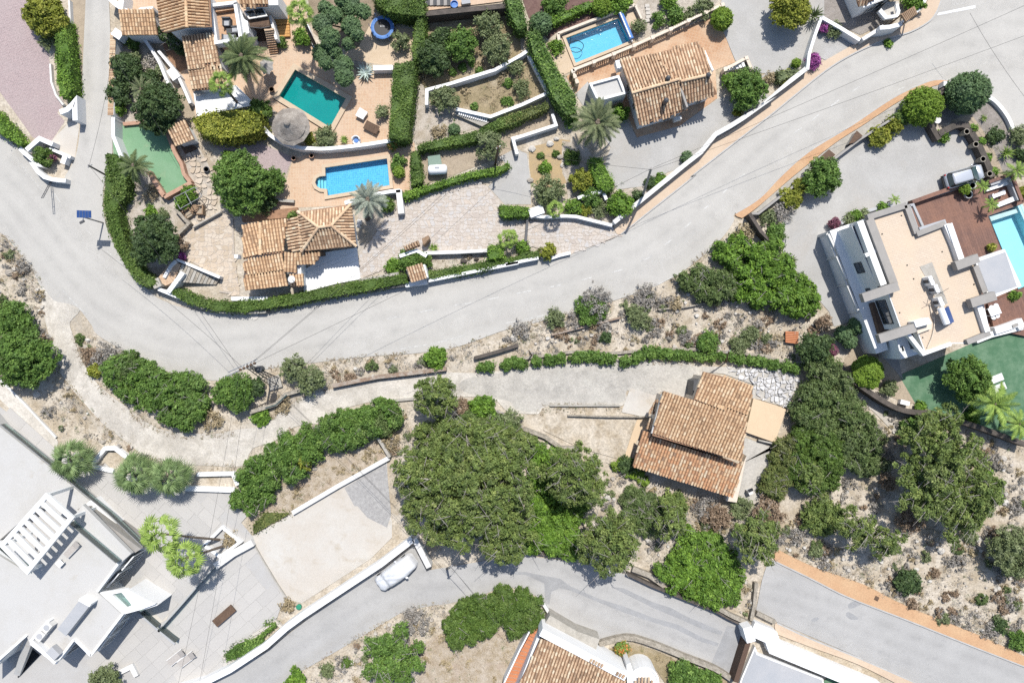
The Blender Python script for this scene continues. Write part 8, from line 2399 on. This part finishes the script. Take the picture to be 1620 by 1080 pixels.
bush('dark bush behind the pylon base', 'K 20,320', 16, 1.4, 'carob', 5)
bush('upper lobe of the grey-green olive by the netting wall', 'K 250,200', 21, 2.6, 'olive', 6, 'tree', 'olive_tree', tree=True)
bush('lower grey-green olive beside the netting wall', 'K 355,270', 25, 2.8, 'olive', 7, 'tree', 'olive_tree', tree=True)
bush('green weeds below the teal netting', 'K 50,500', 14, .5, 'bright', 4)
bush('small weeds at the end of the teal netting', 'K 190,430', 14, .5, 'straw', 4)
thicket('long dark green thicket along the lower side of the track', 'K 150,660 250,565 430,545 560,465 660,420 780,405 880,450 890,520 830,590 700,600 640,665 520,710 440,720 370,740 300,830 180,900 60,950 0,960 J 1450,960 1440,870 1530,800 K 60,740', 2.3, 'lentisk', 1.05)
thicket('lower grey-green end of the long thicket beside the villa terrace', 'K -20,900 60,920 110,960 80,1040 0,1080 J 1560,1085 1450,1050 1420,980', 1.6, 'lentisk', .9)
bush('grey-leaved mass on the end of the long thicket by the pine', 'K 810,510', 26, 2.0, 'maquis', 7)
bush('yellow-leaved patch in the long thicket', 'K 315,770', 12, 1.9, 'yellow', 4)
for s, r, l in (('J 440,755', 40, 'fan palm bush nearest the glass balustrade'), ('J 825,850', 40, 'fan palm bush in the middle of the three'), ('J 1040,865', 38, 'fan palm bush next to the narrow brown planter')):
 palm('pale green ' + l, s, r, 2.6, 'fanpale', 30, tr=.2, refL=2.0, ang=(-.45, 1.25), name='fan_palm')
# scrub round the small pine
bush('small rounded pine standing on the track edge', 'K 1115,375', 33, 5.2, 'pine', 9, 'tree', 'pine_tree', tree=True, tr=.2)
bush('bright round bush on the edge of the yard', 'K 1412,440', 20, 1.5, 'bright', 6)
bush('dry pinkish brush beside the bright round bush', 'K 1290,440', 15, .8, 'brown', 5)
bush('grey brush below the bright round bush', 'K 1500,520', 16, .8, 'grey', 5)
bush('grey-green scrub by the rough stone wall', 'L 30,520', 18, 1.2, 'olive', 5)
bush('grey scrub patch beside the cream court wall', 'K 850,650', 16, .8, 'straw', 5)
def pine(label, s, r, h, n, kind='pine'):
 p = P(s)[0]
 z0 = h * .6; R_ = r * S * (1 - z0 / H); c = XY(p, z0)
 bl = [(c[0], c[1], z0 * 1.02, R_ * .6, R_ * .6, h - z0)]
 for k in range(n):
  a = k * 2.39996; q = R_ * math.sqrt((k + .6) / n) * .82 * random.uniform(.86, 1.2)
  rr = R_ * random.uniform(.15, .26) * (.95 if r > 80 else 1.3)
  z = z0 * random.uniform(.6, 1.12) + (1 - (q / R_) ** 2) * (h - z0) * .6
  bl.append((c[0] + q * math.cos(a), c[1] + q * math.sin(a), z, rr, rr * random.uniform(.8, 1.15), rr * random.uniform(.6, .85)))
 b = XY(p)
 return plant('pine_tree', label, 'tree', kind, bl, None, (b[0] * .98 + c[0] * .02, b[1] * .98 + c[1] * .02, h, .32 if r > 80 else .2, 40 if r > 80 else 14))
pine('largest spreading pine above the lower road', 'n 752,762', 100, 9.0, 52)
pine('outlying pine of the largest clump, beside the covered car', 'n 693,808', 58, 6.0, 20)
pine('outlying pine of the largest clump, beside the grey gravel court', 'n 668,745', 50, 6.0, 17)
pine('outlying pine of the largest clump, over the dark railing wall', 'n 800,842', 52, 6.0, 18)
thicket('undergrowth linking the largest pine with the pine by the creeper', 'n 845,705 880,720 925,790 915,868 880,880 840,800', 1.8, 'bright', 1.0)
thicket('grey-green scrub between the pines below the mottled roof house', 'n 985,770 1040,790 1060,830 1030,850 990,830', 1.2, 'maquis', .7)
thicket('scrub running along the upper edge of the largest pine clump', 'n 640,690 700,665 790,668 850,700 800,720 700,720', 2.4, 'pine', .8)
pine('pine beside the bright creeper of the mottled roof house', 'L 420,860', 52, 6.5, 19)
pine('pine overhanging the lower road next to the dark railing wall', 'P 625,215', 54, 6.0, 19)
pine('small pine above the bright shrub mound of the lower slope', 'P 1010,95', 31, 4.0, 9)
pine('pine at the start of the orange lower pavement', 'P 1530,190', 44, 5.5, 12)
thicket('undergrowth between the largest pine and the lower road', 'O 1500,180 1620,150 P 50,150 250,100 420,130 440,310 300,280 100,260 0,255 O 1500,260', 1.6, 'bright', .9)
thicket('grey-green brush above the largest pine', 'K 1230,540 1330,490 1450,500 1620,560 L 100,620 200,700 60,740 K 1500,680 1300,640', 1.8, 'maquis', .9)
thicket('bright green mound of shrubs on the lower slope', 'P 925,345 1000,310 1060,240 1120,170 1230,165 1330,230 1385,300 1410,400 1435,520 1390,600 1280,612 1150,570 1010,500 950,440', 1.8, 'bright', 1.05)
thicket('vivid green creeper below the mottled roof house', 'L 630,795 690,765 800,770 815,820 880,890 870,920 810,880 720,840 640,820', .7, 'topiary', .45)
bush('dark shrub at the corner of the lower mottled roof', 'L 740,790', 14, 1.2, 'carob', 5)
bush('little round shrub on the grey slope below the house', 'L 730,995', 9, .7, 'olive', 4)
bush('dry yellowish shrub below the long mottled roof', 'L 1000,1040', 26, 1.2, 'pine', 6)
bush('low olive scrub below the house corner', 'L 1220,1050', 22, 1.0, 'grey', 6)
bush('low green scrub under the gravel strip of the house', 'L 1430,1060', 20, 1.0, 'olive', 6)
bush('reddish dry bush beside the bright shrub mound', 'P 1290,70', 24, 1.3, 'brown', 6)
bush('dark reddish shrub next to the house gravel strip', 'Q 60,50', 28, 1.8, 'brown', 7)
# right slope
thicket('tall dark green thicket below the end of the oleander row', 'M 320,180 400,130 490,190 530,250 570,330 640,420 700,500 735,580 745,690 700,830 640,865 560,800 500,770 480,650 400,600 300,560 245,560 250,480 300,340', 2.6, 'maquis', 1.15)
thicket('olive-green lower half of the tall thicket', 'M 250,590 330,570 420,620 490,700 500,800 470,900 380,940 260,960 200,880 190,760', 2.4, 'hedge', 1.1)
thicket('brown-tipped shrub line beside the house gravel strip', 'M 130,660 240,620 230,720 200,800 180,960 120,990 30,940 70,800 110,720', 1.8, 'dryhedge', .8)
bush('rounded yellow-green tree at the bottom of the tall thicket', 'M 310,850', 25, 3.2, 'pine', 7, 'tree', 'pine_tree', tree=True)
bush('little grey shrub on the brown slope between thickets', 'M 765,790', 11, .9, 'olive', 5)
bush('dark red-brown brush beside the slope pine', 'M 790,900', 18, 1.1, 'brown', 5)
def pine_blob(label, s, r, h, n, kind):
 return pine(label, s, r, h, n, kind)
pine('big round pine crown below the long dark wall', 'M 1090,690', 68, 7.0, 16)
pine('lower pine crown of the big slope group', 'M 1020,930', 56, 6.0, 14)
pine('far pine crown of the slope group towards the photo edge', 'M 1310,940', 50, 6.0, 13, )
pine('dark pine crown at the lower end of the slope group', 'Q 1240,60', 42, 5.0, 10)
thicket('dark green shrubs between long dark wall and big round pine', 'M 895,590 920,510 1000,490 1120,510 1160,560 1050,600 930,610', 1.6, 'lentisk', .9)
thicket('bright creeper edge beside the far slope pine', 'M 1330,760 1400,850 1480,960 1490,1010 1440,980 1360,890', 1.2, 'bright', .7)
pine('pine above the orange lower pavement, darker of two', 'Q 600,140', 36, 5.0, 10)
pine('pine next to the darker pavement pine', 'Q 760,215', 30, 4.4, 9)
bush('grey-olive scrub above the orange lower pavement', 'Q 390,60', 34, 1.8, 'pine', 8)
bush('dry brush on the pale slope beside the pavement pines', 'Q 930,80', 24, 1.0, 'brown', 6)
bush('grey brush on the slope at the start of the orange pavement', 'Q 235,175', 18, .9, 'grey', 5)
bush('small olive bush beside the orange pavement', 'Q 350,275', 10, .7, 'olive', 4)
bush('dark green bush alone on the pale slope', 'Q 915,465', 21, 1.3, 'carob', 6)
bush('dark olive tree at the photo edge on the pale slope', 'Q 1560,280', 44, 4.0, 'olive', 8, 'tree', 'olive_tree', tree=True)
bush('small dark bush at the end of the pale slope', 'Q 1470,730', 11, .8, 'carob', 4)
bush('green bush at the photo edge above the orange pavement', 'Q 1590,820', 16, 1.0, 'lentisk', 5)
bush('grey lavender clump near the end of the pale slope', 'Q 1420,770', 15, .6, 'grey', 5)
# bottom
palm('leaning fan palm nearest the villa with leaves in clusters', 'N 985,170', 36, 7.2, 'fan', 21, base='N 1345,208', tr=.11, refL=1.75, ang=(-.6, 1.5))
palm('leaning fan palm nearer the road over the glass fence', 'N 1115,325', 35, 6.4, 'fan', 21, base='N 1372,243', tr=.12, refL=1.75, ang=(-.6, 1.5))
bush('dry yellow grass in the square white planter', 'N 1400,200', 14, .5, 'straw', 5)
bush('olive bush below the white villa at the photo edge', 'N 640,1060', 26, 2.0, 'olive', 7)
hedge('rough grass strip with shrubs beside the terrace and long white wall', 'N 1380,950 1370,910 1430,850 1560,800 1650,730 O 60,730 140,705 145,735 60,800 N 1620,850 1480,920', .5, 'lentisk', rough=.2)
bush('dry grass tuft at the corner of the cream court', 'O 215,605', 12, .6, 'straw', 5)
hedge('grass edge strip between dry slope and cream court', 'K 70,1080 230,1085 O 0,175 O 0,120', .3, 'dryhedge', rough=.2)
thicket('round-topped olive-green hedge mound at the bend of the lower road', 'O 1185,680 1260,620 1400,560 1560,515 P 50,510 130,545 210,590 240,640 200,710 130,760 50,780 O 1600,770 1530,740 1420,790 1300,830 1240,860 1190,800', 1.9, 'hedge', .95)
pine('bushy green tree in the dry plot beside the lower road', 'O 860,920', 50, 5.0, 14, 'lentisk')
bush('tangled grey dead brush beside the lower road', 'O 990,700', 27, 1.0, 'grey', 7)
bush('small green bush at the lower road edge', 'O 260,1060', 17, .9, 'bright', 5)
bush('little olive bush on the dry plot bank', 'O 570,960', 8, .5, 'hedge', 4)
bush('grey-green tufts on the dry plot bank', 'O 455,1000', 12, .6, 'olive', 5)
bush('red-flowering bush beside the curved pale stone wall', 'P 710,870', 13, 1.2, 'redflower', 5)
bush('large rough hedge shrub at the lower edge', 'P 1090,1035', 25, 1.2, 'lentisk', 7)
bush('green shrub next to the large rough hedge shrub', 'P 1230,1070', 22, 1.1, 'lentisk', 6)
# ------------------------------------------------------------------ ground litter: dry tufts, twigs and loose stones
def litter(name, areas, dens, kind, h=.22, r=.22, per=14, leaf=.055):
 Vs, Rs = [], []
 for s in areas:
  x, y = scatter(ccw(PW(s)), dens)
  # patchy: keep tufts where a slow wave is high
  m = (np.sin(x * .9 + y * .35) + np.sin(y * 1.2 - x * .6 + 1) + rng.normal(0, .8, len(x))) > -.35
  x, y = x[m], y[m]
  if not len(x):
   continue
  s_ = rng.uniform(.5, 1.7, len(x))
  k = np.repeat(np.arange(len(x)), per)
  e = rng.normal(0, 1, (len(k), 3)); e /= np.linalg.norm(e, axis=1)[:, None]
  e[:, 2] = np.abs(e[:, 2])
  C = np.stack([x[k], y[k], np.full(len(k), .07)], 1) + e * (rng.random(len(k)) ** .5 * s_[k])[:, None] * np.array([r, r, h])
  V, R = leaves(C, e * .5 + np.array([0, 0, .3]), leaf, np.clip(rng.normal(.5, .2, len(x))[k] * .6 + rng.normal(.5, .25, len(k)) * .4, 0, 1), .35, .9)
  V[:, :, 2] = np.maximum(V[:, :, 2], .01)
  Vs.append(V); Rs.append(R)
 o = bpy.data.objects.new(name, np_mesh(name, np.concatenate(Vs), None, np.concatenate(Rs), LEAF[kind]))
 COL.objects.link(o)
 o['kind'] = 'stuff'
 return o
SCRUB = ['G 0,1040 240,960 420,910 760,810 1000,705 1150,650 1400,800 1620,870 1620,1080 0,1080', 'L 0,0 1620,0 1620,90 1130,80 640,105 200,120 0,150', 'I 0,860 300,920 440,960 260,1080 0,1080', 'M 0,0 250,0 310,160 150,140 0,120',
         'K 430,170 700,140 1000,115 1250,75 1480,30 1620,-10 1620,60 1350,160 1180,200 760,250 480,305 300,330',
         'J 470,0 600,10 760,110 640,280 560,200 500,130', 'J 0,200 230,210 330,190 430,330 640,560 770,660 900,740 800,760 600,640 400,600 200,400 60,290', 'E -20,430 60,480 170,630 250,770 290,1080 230,1080 0,1060',
         'M 560,360 740,450 900,600 880,760 830,1000 700,1050 500,1060 380,950 640,880 740,700 700,500', 'M 1250,580 1400,620 1640,700 1640,1080 1450,1080 1500,980 1340,740',
         'Q 110,190 250,60 500,230 800,320 1050,100 1300,150 1640,60 1640,900 1450,820 1300,760 900,600 640,470 330,360 110,255', 'L 600,860 780,830 900,900 1300,1010 1560,1000 1620,1080 P 1400,180 1240,160 1060,230 930,340 860,310 830,100 760,0 620,0',
         'P 1400,440 1520,440 1500,720 1400,640 1440,530', 'K 870,430 980,420 950,560 1240,560 1200,620 860,740 750,600 880,560', 'O 620,820 900,690 1080,610 1180,640 1180,800 1060,840 1000,1080 350,1080 480,930']
DRY = ['K 330,800 560,690 720,620 830,740 240,1085 60,1085 70,950', 'O 1050,830 1180,760 1300,830 1500,760 1620,800 1640,860 1560,1080 1010,1080', 'B 1045,140 1535,85 1625,200 1640,330 1480,430 1200,515 1060,550 985,450',
       'B 1060,560 1480,420 1640,345 C 120,315 245,570 0,655 B 1450,710 1250,660 1090,640', 'L 270,435 700,435 700,480 270,470', 'P 760,850 900,870 1060,950 1300,1030 1200,1060 1000,1000', 'F 1075,580 1430,540 1430,590 1075,655']
def brush(name, areas, dens, kind, r0, r1, h):
 bl = []
 for s in areas:
  x, y = scatter(ccw(PW(s)), dens)
  m = np.sin(x * .7 + y * .45 + r0 * 9) + np.sin(y * .8 - x * .5 + r1 * 5) + rng.normal(0, .7, len(x)) > -.2
  for a, b in zip(x[m], y[m]):
   r = random.uniform(r0, r1)
   bl.append((a, b, .09, r, r * random.uniform(.7, 1.2), h * r * random.uniform(.7, 1.2)))
 ls, de, cl, per, sh = KIND[kind]
 V, R = canopy_cloud(bl, ls * .85, de, .2, per, sh, low=0, up=.4)
 V[:, :, 2] = np.maximum(V[:, :, 2], .012)
 o = bpy.data.objects.new(name, np_mesh(name, V, None, R, LEAF[kind]))
 COL.objects.link(o); o['kind'] = 'stuff'
brush('grey_brush', SCRUB, .46, 'grey', .3, .9, .7)
brush('olive_scrub', SCRUB, .1, 'olive', .25, .7, .8)
brush('brown_scrub', SCRUB, .15, 'brown', .25, .7, .7)
brush('dark_scrub', SCRUB, .04, 'maquis', .3, .7, .8)
brush('dry_grass', DRY + SCRUB, .22, 'straw', .25, .6, .6)
litter('grey_brush', SCRUB, 1.5, 'grey', .34, .5, 40, .06)
litter('dry_grass', SCRUB, 1.0, 'straw', .14, .28, 16, .055)
litter('dry_grass', DRY, 3.5, 'straw', .16, .26, 20, .05)
def band(s, w):
 p = smooth(P(s), 5, False); L, R = [], []
 for i in range(len(p)):
  a, b = Vector(p[max(i - 1, 0)]), Vector(p[min(i + 1, len(p) - 1)])
  d = (b - a).normalized()
  L.append((p[i][0] - d.y * w, p[i][1] + d.x * w)); R.append((p[i][0] + d.y * w, p[i][1] - d.x * w))
 return L + R[::-1]
EDGE = [band(s, w) for s, w in (('J 300,20 335,170 420,310 530,440 640,560 760,650 900,750 1100,795 1440,800', 6), ('J 455,20 500,150 600,300 750,425 900,540 1050,600 1300,610 1430,590', 6), ('K 10,690 130,655 250,565', 5), ('K 110,510 200,445 300,375 480,325', 5),
 ('K 60,205 190,195 440,165 700,135 1000,112 1250,75 1450,5', 5), ('G 0,1015 240,955 420,905 760,805 870,755 1000,705 1100,645 1300,475', 6), ('O 250,1035 480,905 700,775 900,655 1050,615 1200,595', 6), ('E 0,425 60,480 180,630 255,760', 6),
 ('Q 110,265 330,362 640,474 900,604 1300,762 1600,900', 5), ('L 60,480 200,475 270,435 690,435', 5), ('L 830,150 1000,160 1150,160', 6))]
litter('dry_grass', EDGE, 9, 'straw', .12, .2, 14, .045)
litter('brown_litter', EDGE, 6, 'brown', .1, .18, 12, .045)
litter('weeds', EDGE, 2, 'olive', .16, .18, 16, .045)
litter('brown_litter', SCRUB + DRY, .9, 'brown', .16, .3, 18, .05)
litter('weeds', SCRUB + DRY, .55, 'olive', .26, .32, 26, .05)
litter('garden_tufts', ['E 720,240 770,120 930,80 1130,350 1090,470 960,700 860,640 770,480', 'B 985,460 1090,650 1220,690 1400,780 1000,860', 'A 740,240 860,230 1060,570 1110,700 1000,560 760,340', 'D 1290,700 1400,590 1600,800 1620,1080 1480,1060',
      'C 345,860 640,1060 G 770,150 560,330 390,300'], .9, 'hedge', .22, .18, 16, .05)
mb = MB()
rp_ = mb
for s in SCRUB:
 x, y = scatter(ccw(PW(s)), 1.3)
 for a, b in zip(x, y):
  r = random.choice((.05, .07, .09, .12, .16, .24)) * random.uniform(.8, 1.2)
  mb.cur = random.random()
  n = 6; ang = random.uniform(0, 6)
  ring = lambda k, rr, z: (a + rr * math.cos(ang + 2 * math.pi * k / n) * random.uniform(.8, 1.2), b + rr * math.sin(ang + 2 * math.pi * k / n) * random.uniform(.7, 1.1), z)
  vs = [ring(k, r, .0) for k in range(n)] + [ring(k, r * .75, r * .7 + .06) for k in range(n)]
  mb.add(vs, [(k, (k + 1) % n, n + (k + 1) % n, n + k) for k in range(n)] + [tuple(range(n, 2 * n))])
o_ = struct('loose_rubble', mb, MT_['rocks']); o_['kind'] = 'stuff'
used_ = set()
BR = 'M 1490,750 M 1500,1020 M 1530,820 Q 1330,200 Q 1340,250 Q 545,375 Q 575,285 Q 960,385 Q 1110,270 J 230,360 J 60,660 K 740,610 K 380,810 K 1330,420 L 90,560 L 160,600 L 660,1000 L 620,990 P 870,210 P 950,250 O 600,950 O 640,940 G 50,1060 E 90,640 E 60,660 J 540,30 P 1400,600 C 160,910 C 270,880 C 310,850 C 345,1010 C 330,960 G 150,100'
ws = BR.split()
for i in range(0, len(ws), 2):
 c = XY(P(ws[i] + ' ' + ws[i + 1])[0])
 r = random.uniform(.25, .42)
 near = min((o for o in ROOT if o.get('label') and o.get('category') not in ('boulder', 'cable', 'wall', 'fence') and o['label'] not in used_), key=lambda o: math.hypot(ROOT[o][0] - c[0], ROOT[o][1] - c[1]))
 used_.add(near['label'])
 single('limestone_boulder', MB().blob((c[0], c[1], r * .25), r, r * random.uniform(.65, 1), r * .6, 9, 6, .16, random.random()), MT_['rocks'], 'limestone boulder near the ' + ' '.join(near['label'].split()[:11]), 'boulder', 'loose limestone boulders')
